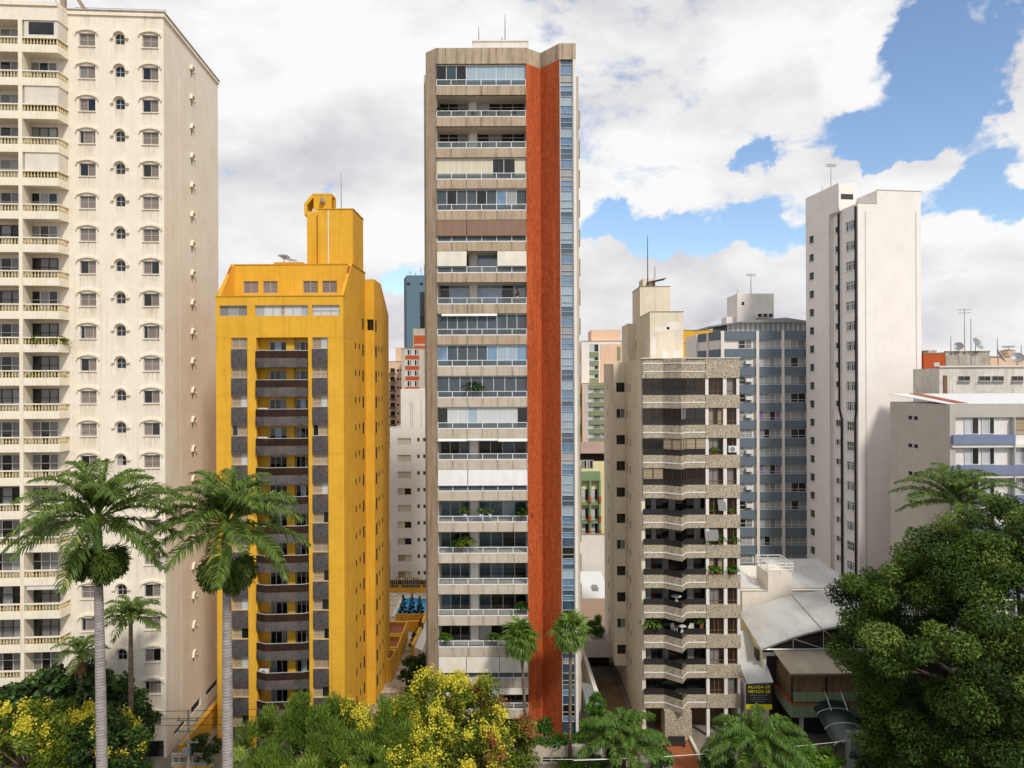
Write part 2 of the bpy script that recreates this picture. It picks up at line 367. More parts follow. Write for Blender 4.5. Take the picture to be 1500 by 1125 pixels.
MT = dict(
    cream=paint('cream_paint', 'e6dccb', 'b89c7c', .3, .42, k=.95), offwhite=paint('off_white', 'ddd5c8', 'a89c88', .3, .3), cream_trim=paint('cream_trim', 'e3dac6', 'a8895c', .25, .5),
    baluster=paint('baluster_paint', 'cdb98c', '7d6a42', .5, .5), capbrown=paint('weathered_cap', '9a8a76', '574c40', .6, .6),
    yellow=paint('yellow_paint', 'dca834', 'a06c1c', .32, .45, k=.97, fine=.15), yellow_trim=paint('yellow_trim', 'cf9a30', '7a4a18', .3, .6),
    rust=paint('rust_stain', 'a4562a', '6e3016', .5, .5),
    concrete=concrete('board_concrete', 'a8957e', '5a4836', 'bba993'), concrete_lt=concrete('pale_concrete', 'b6a996', '6e6150', 'c3b9a9', sk=.5),
    redtile=tiles('red_ceramic', 'cc6634', '9c451a', '8c3a1a', .26, .05, True, 'd8b6a0'),
    stone=speckle('river_stone', ['857a67', 'aa9e88', 'bdb199', '948570', 'b09f83', '706858', 'c8bda8', '9a927e'], 15),
    darkstone=speckle('dark_mosaic', ['332f32', '413c3f', '272429', '4d474a', '38333c'], 13, extra='425668'),
    whitewall=paint('white_paint', 'dcd6cf', 'a59c92', .25, .25), whitetower=paint('tower_white', 'e4ded8', 'bab2aa', .25, .2, fine=.1),
    dirtywhite=paint('dirty_white', 'd2ccc2', '5c554a', .45, .9), beige=paint('beige_paint', 'cabda4', '7c705b', .35, .5), beige2=paint('beige_light', 'd8cdb8', '8c806b', .3, .4),
    greywall=paint('grey_render', 'b4ada6', '847c74', .3, .3), bluegrey=paint('slate_blue', '66737c', '4c565d', .35, .35), bluespan=paint('blue_panel', '77819a', '5a647c', .3, .4),
    agedwall=concrete('aged_render', '9d9488', '2f2b26', 'c2bab0'), orange=paint('orange_paint', 'b05228', '7c3a1c', .25, .3), peach=paint('peach_paint', 'd8b79c', 'b08f76', .2, .3),
    oldtile=paint('old_tile', '9c8478', '6e5a50', .5, .3), green=paint('green_paint', '7d9470', '4f6442', .3, .3), olive=paint('olive_panel', '828a6b', '5f664c', .3, .3), paleyellow=paint('pale_yellow', 'ddd2a4', 'b0a477', .2, .3),
    teal=paint('teal_cladding', '5c7480', '46596a', .25, .3), greenfascia=paint('green_fascia', '7d8f6c', '4f5a44', .5, .7),
    brownwall=concrete('brown_mesh', '6e5741', '3a2c20', '84694e'), terracotta=paint('terracotta', '9c5a3a', '5f3422', .5, .5),
    whitemetal=plain('white_metal', 'd8d8d6', .4), greymetal=plain('grey_metal', '8d8f90', .45, .3), darkmetal=plain('dark_metal', '2b2928', .5), alum=plain('aluminium', 'b9b8b4', .4, .2), black=plain('black_rubber', '191817', .6),
    glass=glass('dark_glass', '25241f', 1.55), glassb=glass('blue_glass', '4a6378', 1.8), glasst=glass('teal_glass', '2c4650', 1.7), brownglass=glass('brown_glass', '3a2a1f', 1.45), skyglass=glass('sky_glass', '6f93b4', 2.0, .05, .5),
    curtain=cloth('white_curtain', 'd4d6d6', 2.6, .6), curtainb=cloth('blue_curtain', 'a9bcc8', 2.2, .8), curtaing=cloth('grey_curtain', '8d8a86', 2.4, .6), lilac=cloth('lilac_curtain', '9a7fa6', 2.4, .4),
    blind=cloth('cream_blind', 'd6cdb4', .5, .3, .92), awning=cloth('cream_awning', 'ddd5c6', .3, 0, .95, var=.08), awnbrown=cloth('brown_awning', '8a6c58', .4, 0, .9, var=.1), awnwhite=cloth('white_awning', 'e2e0dc', .3, 0, .95, var=.05),
    shutter=cloth('brown_shutter', '8f8278', 1.1, .25, .62, 'Z', .3), shutterb=cloth('beige_shutter', 'b09c80', .9, .25, .7, 'Z', .3), louver=cloth('dark_louver', '4a463f', 7, .0, .35, 'Z', .2), bluepane=cloth('pale_pane', 'a8aaa8', 1.6, .5, .8, var=.35),
    railglass=clear_glass('rail_glass', 'dfe6e8', .05), encglass=clear_glass('enclosure_glass', 'b8c8d0', .10), smokeglass=clear_glass('smoked_glass', '7c6252', .10), darkrail=clear_glass('dark_rail_glass', '4a4644', .4),
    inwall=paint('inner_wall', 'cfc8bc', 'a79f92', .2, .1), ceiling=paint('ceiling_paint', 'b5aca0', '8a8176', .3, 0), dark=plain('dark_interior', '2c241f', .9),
)
# ---------------------------------------------------------------- windows: one mesh per kind, copied
WIN = {}
def winkind(key, w, h, cols, fm='alum', fw=.05, rows=(), depth=.06, sill=None, hood=None):
    """cols: list of (share, material); origin at the bottom middle of the opening, facing -y"""
    if key in WIN: return
    names = []; p = MB(); tot = sum(c[0] for c in cols); x = -w / 2; cuts = [x]
    for s, m in cols:
        if m not in names: names.append(m)
        x1 = x + w * s / tot; p.face([(x, 0, 0), (x1, 0, 0), (x1, 0, h), (x, 0, h)], names.index(m)); x = x1; cuts.append(x)
    f = MB(); e = .003
    f.box(-w / 2 + e, w / 2 - e, -depth, .01, 0 + e, fw); f.box(-w / 2 + e, w / 2 - e, -depth, .01, h - fw, h - e)
    for i, c in enumerate(cuts):
        a, b = c - fw * .45, c + fw * .45
        if i == 0: a, b = c + e, c + fw
        if i == len(cuts) - 1: a, b = c - fw, c - e
        f.box(a, b, -depth + .002, .008, fw, h - fw)
    for r in rows:
        for a, b in zip(cuts, cuts[1:]): f.box(a + fw * .5, b - fw * .5, -depth + .006, .006, r * h - fw * .4, r * h + fw * .4)
    parts = [('frame', f.mesh('frame', MT[fm]))]
    if sill:
        s = MB(); s.box(-w / 2 - .06, w / 2 + .06, -.30, -.002, -.09, -.003); parts.append(('sill', s.mesh('sill', MT[sill])))
    if hood: parts.append(('hood', hood))
    WIN[key] = (p.mesh('window', [MT[m] for m in names]), parts)
def putwin(parent, key, loc, rz=0.0, name='window'):
    me, parts = WIN[key]; o = inst(name, me, parent, loc, (0, 0, rz))
    for n, m in parts: inst(n, m, o)
    return o
RZR, RZL = pi / 2, -pi / 2      # windows facing +x / -x

def antenna(name, label, base, h, r=.05, arms=0, cat='antenna', mat='greymetal', group=None):
    t = thing(name, label, cat, base, random.uniform(0, 3), group)
    m = MB(); m.tube([(0, 0, 0), (0, 0, h * .6), (0, 0, h)], [r, r * .8, r * .5], 6); m.box(-.2, .2, -.2, .2, -.02, .08); m.build('mast', MT[mat], t)
    if arms:
        a = MB()
        for i in range(arms):
            z = h * (.97 - .07 * i); a.tube([(-.9 + .12 * i, 0, z), (.9 - .12 * i, 0, z)], .03, 5)
            for k in range(-3, 4): a.tube([(k * .24, -.45, z + .05), (k * .24, .45, z + .05)], .018, 4)
        a.build('aerial', MT[mat], t)
    return t
# ================================================================ CREAM APARTMENT TOWER (left)
def cream_tower():
    R = Frame(241.5, 66.5, 4.0); D = 14.9
    t = thing('apartment_tower', 'cream apartment tower with arched window hoods and baluster balconies, tallest at the left edge', 'apartment building', tuple(R.o), R.t)
    X, Z = R.X, R.Z; rnd = random.Random(3)
    H0 = 2.952; NR = 22
    zb = Z(221, 69.9)                                   # sill of the top window row
    ztop = Z(238, 20); xl = -26.0
    bx = X(102); bc = X(87, -1.4)                        # facade / chamfer start of the balcony bay
    w1, w2, w3 = X(129.5), X(177.5), X(222)
    def rows(r): return zb - r * H0
    hood = MB(); n = 9                                   # curved moulding over the wide windows
    for i in range(n):
        a0, a1 = -1 + 2 * i / n, -1 + 2 * (i + 1) / n
        z0, z1 = 1.16 + .26 * (1 - a0 * a0), 1.16 + .26 * (1 - a1 * a1); hw = .93
        hood.face([(a0 * hw, -.36, z0 + .2), (a1 * hw, -.36, z1 + .2), (a1 * hw, -.002, z1 + .24), (a0 * hw, -.002, z0 + .24)])
        hood.face([(a0 * hw, -.36, z0), (a1 * hw, -.36, z1), (a1 * hw, -.36, z1 + .2), (a0 * hw, -.36, z0 + .2)])
        hood.face([(a0 * hw, -.36, z0), (a1 * hw, -.36, z1), (a1 * hw, -.002, z1 - .02), (a0 * hw, -.002, z0 - .02)])
    for s in (-1, 1): hood.box(*sorted((s * .93, s * 1.02)), -.37, -.002, 1.0, 1.36)
    hoodm = hood.mesh('hood', MT['cream_trim'])
    def arch(wd, h, hz):
        a = MB()                                          # corner infill that makes the opening round-headed
        for s in (-1, 1):
            P = [(s * wd / 2, h)] + [(s * wd / 2 * cos(q), h - wd / 2 + wd / 2 * sin(q)) for q in [i * pi / 16 for i in range(9)]]
            a.extrude([(p[0], .02, p[1]) for p in P], (0, -.20, 0))
        for i in range(10):
            q0, q1 = pi * i / 10, pi * (i + 1) / 10; r0, r1 = wd / 2 + .1, wd / 2 + .25; zc = h - wd / 2 + .05
            a.extrude([(r0 * cos(q0), -.42, zc + r0 * sin(q0)), (r1 * cos(q0), -.42, zc + r1 * sin(q0)), (r1 * cos(q1), -.42, zc + r1 * sin(q1)), (r0 * cos(q1), -.42, zc + r0 * sin(q1))], (0, .215, 0))
        for s in (-1, 1): a.box(*sorted((s * (wd / 2 + .1), s * (wd / 2 + .38))), -.42, -.203, h - wd / 2 - .06, h - wd / 2 + .05)
        return a.mesh('hood', MT['cream_trim'])
    hood2 = arch(.86, .98, .1)
    side_h = arch(.5, .92, .1)
    for i, c in enumerate(([(1, 'glass'), (1, 'shutter')], [(1, 'shutter'), (1, 'glass')], [(1, 'shutter'), (1, 'shutter')], [(.45, 'glass'), (1, 'shutter'), (.4, 'shutter')], [(1, 'curtaing'), (1, 'shutter')])):
        winkind('cw%d' % i, 1.42, 1.16, c, 'alum', .05, (.5,) if i == 2 else (), .05, 'cream_trim', hoodm)
    winkind('ca0', .86, .98, [(1, 'glass'), (1, 'glass')], 'alum', .05, (.5,), .05, None, hood2)
    winkind('ca1', .86, .98, [(1, 'bluepane'), (1, 'glass')], 'alum', .05, (.5,), .05, None, hood2)
    winkind('cs', .5, .92, [(1, 'louver')], 'capbrown', .05, (), .05, None, side_h)
    winkind('cg', 1.9, 1.65, [(1, 'louver'), (1, 'glass'), (1, 'glass'), (1, 'louver')], 'darkmetal', .05, (.6,), .05)
    holes, shole = [], []
    xs = R.side(282, 400)[0]
    for r in range(NR):
        z = rows(r)
        for wx, wd, h in ((w1, 1.42, 1.16), (w2, .86, .98), (w3, 1.42, 1.16)):
            zz = z + (.22 if wd < 1 else 0)
            holes.append((wx - wd / 2, wx + wd / 2, zz, zz + h))
            k = ('ca%d' % (rnd.random() < .3)) if wd < 1 else 'cw%d' % rnd.choice([0, 1, 2, 2, 3, 4, 2, 0])
            putwin(t, k, (wx, .2, zz))
        if r < 21: shole.append((xs - .25, xs + .25, z + .25, z + 1.17)); putwin(t, 'cs', (-.2, xs, z + .25), RZR)
    g = rows(NR) + .35
    holes.append((w3 - .95, w3 + .95, g - .4, g + 1.25)); putwin(t, 'cg', (w3, .2, g - .4))
    # tall barred openings that step down along the side wall near the ground
    for i, (a, b) in enumerate(((255, 272), (280, 294), (302, 318))):
        d0, z0 = R.side(a, (1095, 1043, 1000)[i]); d1, _ = R.side(b, 1000)
        zt = R.side(a, (1072, 1037, 1013)[i])[1]
        shole.append((d0, d1, 1.0, zt)); m = MB(); m.face([(-.25, d0, 1.0), (-.25, d1, 1.0), (-.25, d1, zt), (-.25, d0, zt)]); q = m.build('grille_window', MT['louver'], t)
        m = MB(); y = d0 + .2
        while y < d1 - .05: m.box(-.12, -.07, y - .02, y + .02, 1.0, zt); y += .28
        m.box(-.14, -.06, d0, d1, 1.9, 1.98); m.build('bars', MT['darkmetal'], q)
    m = MB(); z0 = -.5
    m.wall(FRONT(0), bx, 0, z0, ztop - .35, holes, .2)
    m.wall(RIGHT(0), 0, D, z0, ztop - .35, shole, .25)
    m.face([(xl, D, z0), (0, D, z0), (0, D, ztop - .35), (xl, D, ztop - .35)])
    m.face([(bx, -.003, z0), (bx, .05, z0), (bx, .05, ztop - .35), (bx, -.003, ztop - .35)])
    m.face([(xl, .05, z0), (bx, .05, z0), (bx, .05, ztop - .35), (xl, .05, ztop - .35)])
    m.face([(xl, 1.2, z0), (xl, D, z0), (xl, D, ztop), (xl, 1.2, ztop)])
    m.face([(xl, 0, ztop - .9), (0, 0, ztop - .9), (0, D, ztop - .9), (xl, D, ztop - .9)])
    m.box(-.003, .015, 7.6 - 4.0, 7.64 - 4.0, 2, ztop - 4, 0)
    m.build('wall', MT['cream'], t)
    drips(MT['cream'], 0, 1, .8, zb, H0, 1.5, '9c8460', .8, [w1, w3]); drips(MT['cream'], 0, 1, .5, zb + .2, H0, 1.1, '9c8460', .6, [w2])
    # parapet cap follows the balcony bay
    m = MB(); o = .14
    out = [(o, -o), (o, D + o), (xl, D + o), (xl, -1.4 - o), (bc, -1.4 - o), (bx, -o)]
    m.prism(out, ztop - .35, ztop); m.build('parapet', MT['cream_trim'], t)
    m = MB(); m.box(-.1, o + .06, -o - .06, D + o, ztop + .003, ztop + .12); m.box(bx, -.1, -o - .06, .3, ztop + .003, ztop + .12); m.build('coping', MT['capbrown'], t)
    m = MB()
    for i in range(9): m.box(-8 + i, -7.97 + i, .5, .53, ztop, ztop + .6)
    m.box(-8, 0, .5, .53, ztop + .56, ztop + .6); m.build('roof_railing', MT['greymetal'], t)
    m = MB(); m.box(-9.6, -9.2, 1.0, 1.4, ztop, ztop + 4); m.box(-9.2, -7.0, 1.0, 1.2, ztop + .1, ztop + .3); m.extrude([(-9.2, 1.0, ztop + 3.6), (-9.2, 1.0, ztop + 3.2), (-7.4, 1.0, ztop + .3), (-7.0, 1.0, ztop + .3)], (0, .3, 0)); m.build('stair_post', MT['capbrown'], t)
    # ---- balconies
    px0, px1 = X(29, -1.4), X(34.5, -1.4)                 # the pier that parts them
    lo, hi = -.10, .0
    def bal_profile(x0, right):
        return ([(x0, .04), (x0, -1.4)] + ([(bc, -1.4), (bx, -.0), (bx, .04)] if right else [(px0, -1.4), (px0, .04)]))
    def line_pts(x0, right):
        return [(x0, -1.4)] + ([(bc, -1.4), (bx, -.02)] if right else [(px0, -1.4)])
    prof = MB()
    zs = [(0, .055), (.06, .055), (.12, .075), (.22, .085), (.34, .05), (.44, .04), (.5, .06)]
    def strip(m, pts, th, z0, z1):
        for p, q in zip(pts, pts[1:]):
            p, q = Vector(p + (0,)), Vector(q + (0,)); d = (q - p).normalized(); nrm = Vector((d.y, -d.x, 0)) * th
            m.extrude([p + Vector((0, 0, z0)), p - nrm + Vector((0, 0, z0)), p - nrm + Vector((0, 0, z1)), p + Vector((0, 0, z1))], q - p)
    def make_balcony(x0, right):
        s = MB(); P = bal_profile(x0, right); s.prism(P, -1.36, -1.18, 0)
        strip(s, line_pts(x0, right), .16, -1.18, -.66)
        slab = s.mesh('balcony', MT['cream_trim'])
        b = MB(); pts = line_pts(x0, right)
        strip(b, [(p[0], p[1] + .0) for p in pts], .2, -.11, 0.0); 
        balus = MB()
        for p, q in zip(pts, pts[1:]):
            p, q = Vector(p + (0,)), Vector(q + (0,)); L_ = (q - p).length; n = max(2, int(L_ / .27)); d = (q - p).normalized(); nrm = Vector((d.y, -d.x, 0))
            for i in range(n):
                c = p + d * (L_ * (i + .5) / n) - nrm * .1
                balus.tube([(c.x, c.y, -.66 + z) for z, _ in zs] + [(c.x, c.y, -.11)], [r for _, r in zs] + [.06], 6, 0, False)
        return slab, b.mesh('handrail', MT['cream_trim']), balus.mesh('balustrade', MT['baluster'])
    RB, LB = make_balcony(px1, True), make_balcony(xl, False)
    # back windows of the balconies
    wdr = (X(99, 1.2) - X(48, 1.2)); cxr = (X(99, 1.2) + X(48, 1.2)) / 2 - .15
    for i, c in enumerate((['glass', 'curtaing', 'glass', 'curtaing'], ['bluepane', 'curtaing', 'curtaing', 'bluepane'], ['curtainb', 'curtaing', 'glass', 'curtaing'], ['glass', 'glass', 'curtaing', 'bluepane'], ['curtaing', 'glass', 'bluepane', 'glass'], ['louver', 'glass', 'curtaing', 'curtaing'])):
        winkind('cd%d' % i, wdr, 2.45, [(1, q) for q in c], 'whitemetal' if i in (0, 3, 4) else 'darkmetal', .06, (.66,), .06)
        winkind('cl%d' % i, 3.6, 2.45, [(1, q) for q in c], 'whitemetal' if i in (0, 2, 3) else 'darkmetal', .06, (.66,), .06)
    for r in range(NR):
        z = rows(r) + .06
        for me, xm in ((RB, 0), (LB, 0)):
            b = inst('balcony', me[0], t, (0, 0, z)); inst('handrail', me[1], b); inst('balustrade', me[2], b)
        k = rnd.choice([0, 1, 3, 4, 5, 2]) if r < 16 else rnd.choice([0, 3, 5, 2])
        putwin(t, 'cd%d' % k, (cxr, .0, z - 1.15), 0, 'balcony_window')
        putwin(t, 'cl%d' % rnd.randrange(6), (px0 - 2.35, .0, z - 1.15), 0, 'balcony_window')
    m = MB(); m.box(px0, px1, -1.47, .04, -.5, ztop - 1.6); m.build('pier', MT['cream_trim'], t)
    m = MB(); P = [(xl, -1.4), (bc, -1.4), (bx, 0), (bx, .04), (xl, .04)]; m.prism(P, ztop - 1.6, ztop - .352); m.build('cornice', MT['cream'], t)
    # roller blinds drawn between some balconies of the right column
    def blindsheet(r, mat, frac, dark=False):
        z1 = rows(r - 1) + .06 - 1.37 if r else ztop - 1.61; z0 = rows(r) + .07; z0 = z1 - (z1 - z0) * frac
        m = MB(); strip(m, [(px1 + .12, -1.3), (bc - .05, -1.3), (bx - .1, .05)], .05, z0, z1)
        if dark: m.box(px1 + .5, bc - .4, -1.315, -1.302, z0 + .25, z1 - .12, 1)
        m.build('roller_blind', [MT[mat], MT['glass']], t)
    blindsheet(0, 'awning', 1.0, True); blindsheet(2, 'awning', .98); blindsheet(4, 'awning', 1.0); blindsheet(17, 'awning', .25)
    # plants on two balconies
    return t, R, rows, px1, bc
CREAM, CR, cream_rows, CPX1, CBC = cream_tower()
# ================================================================ YELLOW APARTMENT TOWER
def yellow_tower():
    R = Frame(503.4, 68.0, -1.0); X, Z = R.X, R.Z; rnd = random.Random(11)
    t = thing('apartment_tower', 'mustard yellow apartment tower with dark mosaic bands and a tall rooftop water tower', 'apartment building', tuple(R.o), R.t)
    zp = Z(430, 434)                                      # front parapet
    xl = X(316.5); SB = 3.6
    zt = Z(430, 388, SB)                                  # penthouse roof
    D1 = R.side(535.3, 500)[0]
    H0 = 42.62 * 68 / F_PX
    c = [X(p, 0, 700) for p in (316.5, 339.5, 363, 376, 452, 458, 481)]
    z_win = Z(470, 494)                                   # top of the first window in the columns
    NF = 14; zf = lambda k: z_win - k * H0
    wh = 1.08
    m = MB(); holes = []
    zb_top = Z(430, 447); zb_bot = Z(430, 462.5)
    th = [(X(321.5), X(362)), (X(374), X(451.5)), (X(457.5), X(498))]
    for a, b in th: holes.append((a, b, zb_bot, zb_top))
    for k in range(NF):
        for a, b in ((c[1], c[2]), (c[5], c[6])): holes.append((a, b, zf(k) - wh, zf(k)))
    holes.append((c[3], c[4], zf(NF - 1) - H0, zf(0)))
    m.wall(FRONT(0), xl, 0, -.4, zp, holes, .22)
    sh = []
    # side wall windows: small twin slots and one taller
    for k in range(-1, NF + 1):
        z = zf(k)
        for px, w, h in ((521, .32, .62), (526.5, .32, .55), (532, .55, 1.15)):
            if k == -1 and px < 530: continue
            d = R.side(px, 600)[0]; sh.append((d - w / 2, d + w / 2, z - .25 - h, z - .25))
    m.wall(RIGHT(0), 0, D1, -.4, zp, sh, .04)
    # sloping side parapets and penthouse
    m.face([(0, 0, zp), (0, D1, zp), (0, D1, zt), (0, SB, zt)]); m.face([(xl, 0, zp), (xl, D1, zp), (xl, D1, zt), (xl, SB, zt)])
    m.face([(xl, 0, -.4), (xl, D1, -.4), (xl, D1, zp), (xl, 0, zp)])
    e = .35
    m.face([(-e, .4, zp), (-e, SB, zp), (-e, SB, zt), (-e, SB - .02, zt)]); m.face([(xl + e, .4, zp), (xl + e, SB, zp), (xl + e, SB, zt), (xl + e, SB - .02, zt)])
    pw = []
    for a, b in ((357, 379), (386, 407), (444.5, 466), (472.5, 494)): pw.append((X(a, SB), X(b, SB), Z(430, 429.5, SB), Z(430, 411.5, SB)))
    m.wall(FRONT(SB), xl + e, -e, zp - .6, zt, pw, .15)
    m.face([(xl, SB, zt - .25), (0, SB, zt - .25), (0, D1, zt - .25), (xl, D1, zt - .25)])
    m.face([(xl, .02, zp - .25), (0, .02, zp - .25), (0, SB, zp - .25), (xl, SB, zp - .25)])
    m.face([(xl, D1, -.4), (0, D1, -.4), (0, D1, zt), (xl, D1, zt)])
    wall = m.build('wall', MT['yellow'], t)
    m = MB(); m.box(xl - .05, .06, -.06, .42, zp + .003, zp + .10); m.box(xl - .05, .06, SB - .06, SB + .3, zt + .003, zt + .1); m.box(-.3, .06, SB + .3, D1, zt + .003, zt + .1); m.build('coping', MT['yellow_trim'], t)
    m = MB()
    for xx in (xl, -e):
        m.extrude([(xx, .42, zp + .02), (xx, SB - .08, zt - .02), (xx, SB - .06, zt + .08), (xx, .30, zp + .12)], (e, 0, 0))
    m.build('sloping_coping', MT['yellow_trim'], t)
    m = MB()
    for xx in (xl + .03, -e + .03):                        # rust blistering on the sloping parapets
        for a in (.72, .8, .88): m.extrude([(xx, .42 + (SB - .5) * (a - .05), zp + .13 + (zt - zp - .04) * (a - .05)), (xx, .42 + (SB - .5) * (a + .04), zp + .13 + (zt - zp - .04) * (a + .04)), (xx, .40 + (SB - .5) * (a + .04), zp + .145 + (zt - zp - .04) * (a + .04)), (xx, .40 + (SB - .5) * (a - .05), zp + .145 + (zt - zp - .04) * (a - .05))], (e * .7, 0, 0))
    m.build('rust_patch', MT['rust'], t)
    for i, (a, b, z0, z1) in enumerate(pw):
        winkind('yp', b - a, z1 - z0, [(1, 'shutter'), (1, 'shutter')], 'alum', .05); putwin(t, 'yp', ((a + b) / 2, SB + .15, z0))
    winkind('yt0', th[0][1] - th[0][0], zb_top - zb_bot, [(1, 'curtaing'), (1, 'bluepane'), (1, 'curtaing')], 'alum', .05)
    winkind('yt1', th[1][1] - th[1][0], zb_top - zb_bot, [(1, 'bluepane'), (1, 'curtain'), (1, 'curtain'), (.4, 'shutterb'), (1, 'curtain'), (1, 'curtain'), (.8, 'curtainb')], 'alum', .05)
    winkind('yt2', th[2][1] - th[2][0], zb_top - zb_bot, [(1, 'curtain'), (1, 'curtain'), (1, 'curtain')], 'alum', .05, (.5,))
    for i, (a, b) in enumerate(th): putwin(t, 'yt%d' % i, ((a + b) / 2, .22, zb_bot))
    ww = c[2] - c[1]
    for i, q in enumerate(([(1, 'shutterb'), (.55, 'glass')], [(.55, 'glass'), (1, 'shutterb')], [(1, 'shutterb'), (1, 'shutterb')], [(1, 'shutterb'), (.8, 'curtain')], [(1, 'shutterb'), (.9, 'glass')])):
        for nm, w in (('yl', c[2] - c[1]), ('yr', c[6] - c[5])): winkind(nm + str(i), w, wh, q, 'alum', .05)
    bm_ = MB(); bm_.box(-ww / 2 + .01, ww / 2 - .01, -.10, -.003, 0, H0 - wh - .0); bandl = bm_.mesh('mosaic_band', MT['darkstone'])
    wr = c[6] - c[5]; bm_ = MB(); bm_.box(-wr / 2 + .01, wr / 2 - .01, -.10, -.003, 0, H0 - wh); bandr = bm_.mesh('mosaic_band', MT['darkstone'])
    for k in range(NF):
        for nm, a, b, bd in (('yl', c[1], c[2], bandl), ('yr', c[5], c[6], bandr)):
            putwin(t, nm + str(rnd.choice([0, 1, 2, 2, 3, 4])), ((a + b) / 2, .22, zf(k) - wh)); inst('mosaic_band', bd, t, ((a + b) / 2, 0, zf(k) - H0))
    # side windows
    winkind('ys', .32, .62, [(1, 'dark')], 'darkmetal', .02); winkind('ysb', .32, .55, [(1, 'dark')], 'darkmetal', .02); winkind('yst', .55, 1.15, [(1, 'dark')], 'darkmetal', .02)
    for (a, b, z0, z1) in sh:
        putwin(t, 'yst' if z1 - z0 > 1 else ('ys' if z1 - z0 > .6 else 'ysb'), (-.03, (a + b) / 2, z0), RZR)
    m = MB()
    for k in range(0, NF, 2):
        z = zf(k) - .02 + wh * 0
        m.box(c[6] + .02, -.01, -.012, -.001, z, z + .035); m.box(xl + .01, c[1] - .02, -.012, -.001, z, z + .035); m.box(.001, .012, .01, D1 * .45, z, z + .035)
    m.build('joint_lines', MT['yellow_trim'], t)
    # ---- balcony column
    xa, xb, dep = c[3], c[4], .95
    m = MB(); zlo = zf(NF - 1) - H0
    m.face([(xa, dep, zlo), (xb, dep, zlo), (xb, dep, zf(0)), (xa, dep, zf(0))])
    m.face([(xa, .22, zlo), (xa, dep, zlo), (xa, dep, zf(0)), (xa, .22, zf(0))]); m.face([(xb, .22, zlo), (xb, dep, zlo), (xb, dep, zf(0)), (xb, .22, zf(0))])
    m.face([(xa, .22, zf(0)), (xb, .22, zf(0)), (xb, dep, zf(0)), (xa, dep, zf(0))])
    xm = xa + (xb - xa) * .54
    m.box(xm, xm + .75, dep - .35, dep - .002, zlo, zf(0) - .002)
    m.build('recess_wall', MT['yellow'], t)
    prof = [(xa + .004, .6), (xa + .004, -.25), (xa + 1.0, -.75), (xb - .5, -.42), (xb - .004, -.15), (xb - .004, .6)]
    line = prof[1:5]
    def strip(m, pts, th, z0, z1):
        for p, q in zip(pts, pts[1:]):
            p, q = Vector(p + (0,)), Vector(q + (0,)); d = (q - p).normalized(); nrm = Vector((d.y, -d.x, 0)) * th
            m.extrude([p + Vector((0, 0, z0)), p - nrm + Vector((0, 0, z0)), p - nrm + Vector((0, 0, z1)), p + Vector((0, 0, z1))], q - p)
    s = MB(); s.prism(prof[:1] + prof[1:5] + prof[5:], 0, .16); strip(s, line, .14, .16, .86); s.prism([(xa + .004, .6), (xb - .004, .6), (xb - .004, dep - .003), (xa + .004, dep - .003)], 0, .16)
    slab = s.mesh('balcony', MT['darkstone'])
    g = MB(); strip(g, [(p[0], p[1] + .05) for p in line], .02, .87, 1.55); gl = g.mesh('glass_guard', MT['smokeglass'])
    hr = MB(); strip(hr, [(p[0], p[1] + .03) for p in line], .06, 1.55, 1.60); hrm = hr.mesh('handrail', MT['alum'])
    wl, wr2 = xm - xa - 1.0, xb - xm - .85
    for i, q in enumerate((['glass', 'glass', 'curtaing'], ['glass', 'curtainb', 'glass'], ['curtaing', 'glass', 'glass'], ['glass', 'glass', 'glass'])):
        winkind('yd%d' % i, wl, 2.3, [(1, z) for z in q], 'alum', .05); winkind('ye%d' % i, wr2, 2.3, [(1, z) for z in q[::-1]], 'alum', .05)
    for k in range(NF):
        z = zf(k) - H0 + .05
        b = inst('balcony', slab, t, (0, 0, z - .15)); inst('glass_guard', gl, b); inst('handrail', hrm, b)
        putwin(t, 'yd%d' % rnd.randrange(4), (xm - .05 - wl / 2, dep - .02, z + .03), 0, 'balcony_door'); putwin(t, 'ye%d' % rnd.randrange(4), (xm + .8 + wr2 / 2, dep - .02, z + .03), 0, 'balcony_door')
    # ---- rear wing on the right
    x2 = X(548.5, D1) ; D2 = R.side(569.5, 560, x2)[0]; z2 = Z(540, 409, D1); z2b = R.side(569, 462, x2)[1]
    m = MB(); sw = []
    for k in range(-1, NF + 1):
        for px, w, h in ((551, .6, 1.2), (555, .3, .55), (559.5, .3, .55)):
            if k == -1 and px > 552: continue
            d = R.side(px, 600, x2)[0]; sw.append((d - w / 2, d + w / 2, zf(k) - .3 - h, zf(k) - .3))
    zs = z2b
    m.wall(RIGHT(x2), D1, D2, -.4, zs, sw, .04)
    dk = D1 + (D2 - D1) * .45
    m.face([(x2, D1, zs), (x2, D2, zs), (x2, dk, z2), (x2, D1, z2)])
    fw = [(x2 * .15, x2 * .15 + .75, zf(0) + 1.3, zf(0) + 2.5)]
    m.wall(FRONT(D1), 0.003, x2, -.4, z2, fw, .2)
    m.face([(-6, D1 + .01, z2), (x2, D1 + .01, z2), (x2, dk, z2), (-6, dk, z2)]); m.face([(-6, dk, z2), (x2, dk, z2), (x2, D2, zs), (-6, D2, zs)])
    m.face([(-6, D2, -.4), (x2, D2, -.4), (x2, D2, zs), (-6, D2, zs)]); m.face([(-6, D1, -.4), (-6, D2, -.4), (-6, D2, zs), (-6, D1, zs)])
    wing = m.build('rear_wing', MT['yellow'], t)
    winkind('yw', .6, 1.2, [(1, 'dark')], 'darkmetal', .02); winkind('yw2', .3, .55, [(1, 'dark')], 'darkmetal', .02); winkind('yw3', .75, 1.2, [(1, 'glass')], 'yellow_trim', .05)
    for (a, b, z0, z1) in sw: putwin(wing, 'yw' if z1 - z0 > 1 else 'yw2', (x2 - .03, (a + b) / 2, z0), RZR)
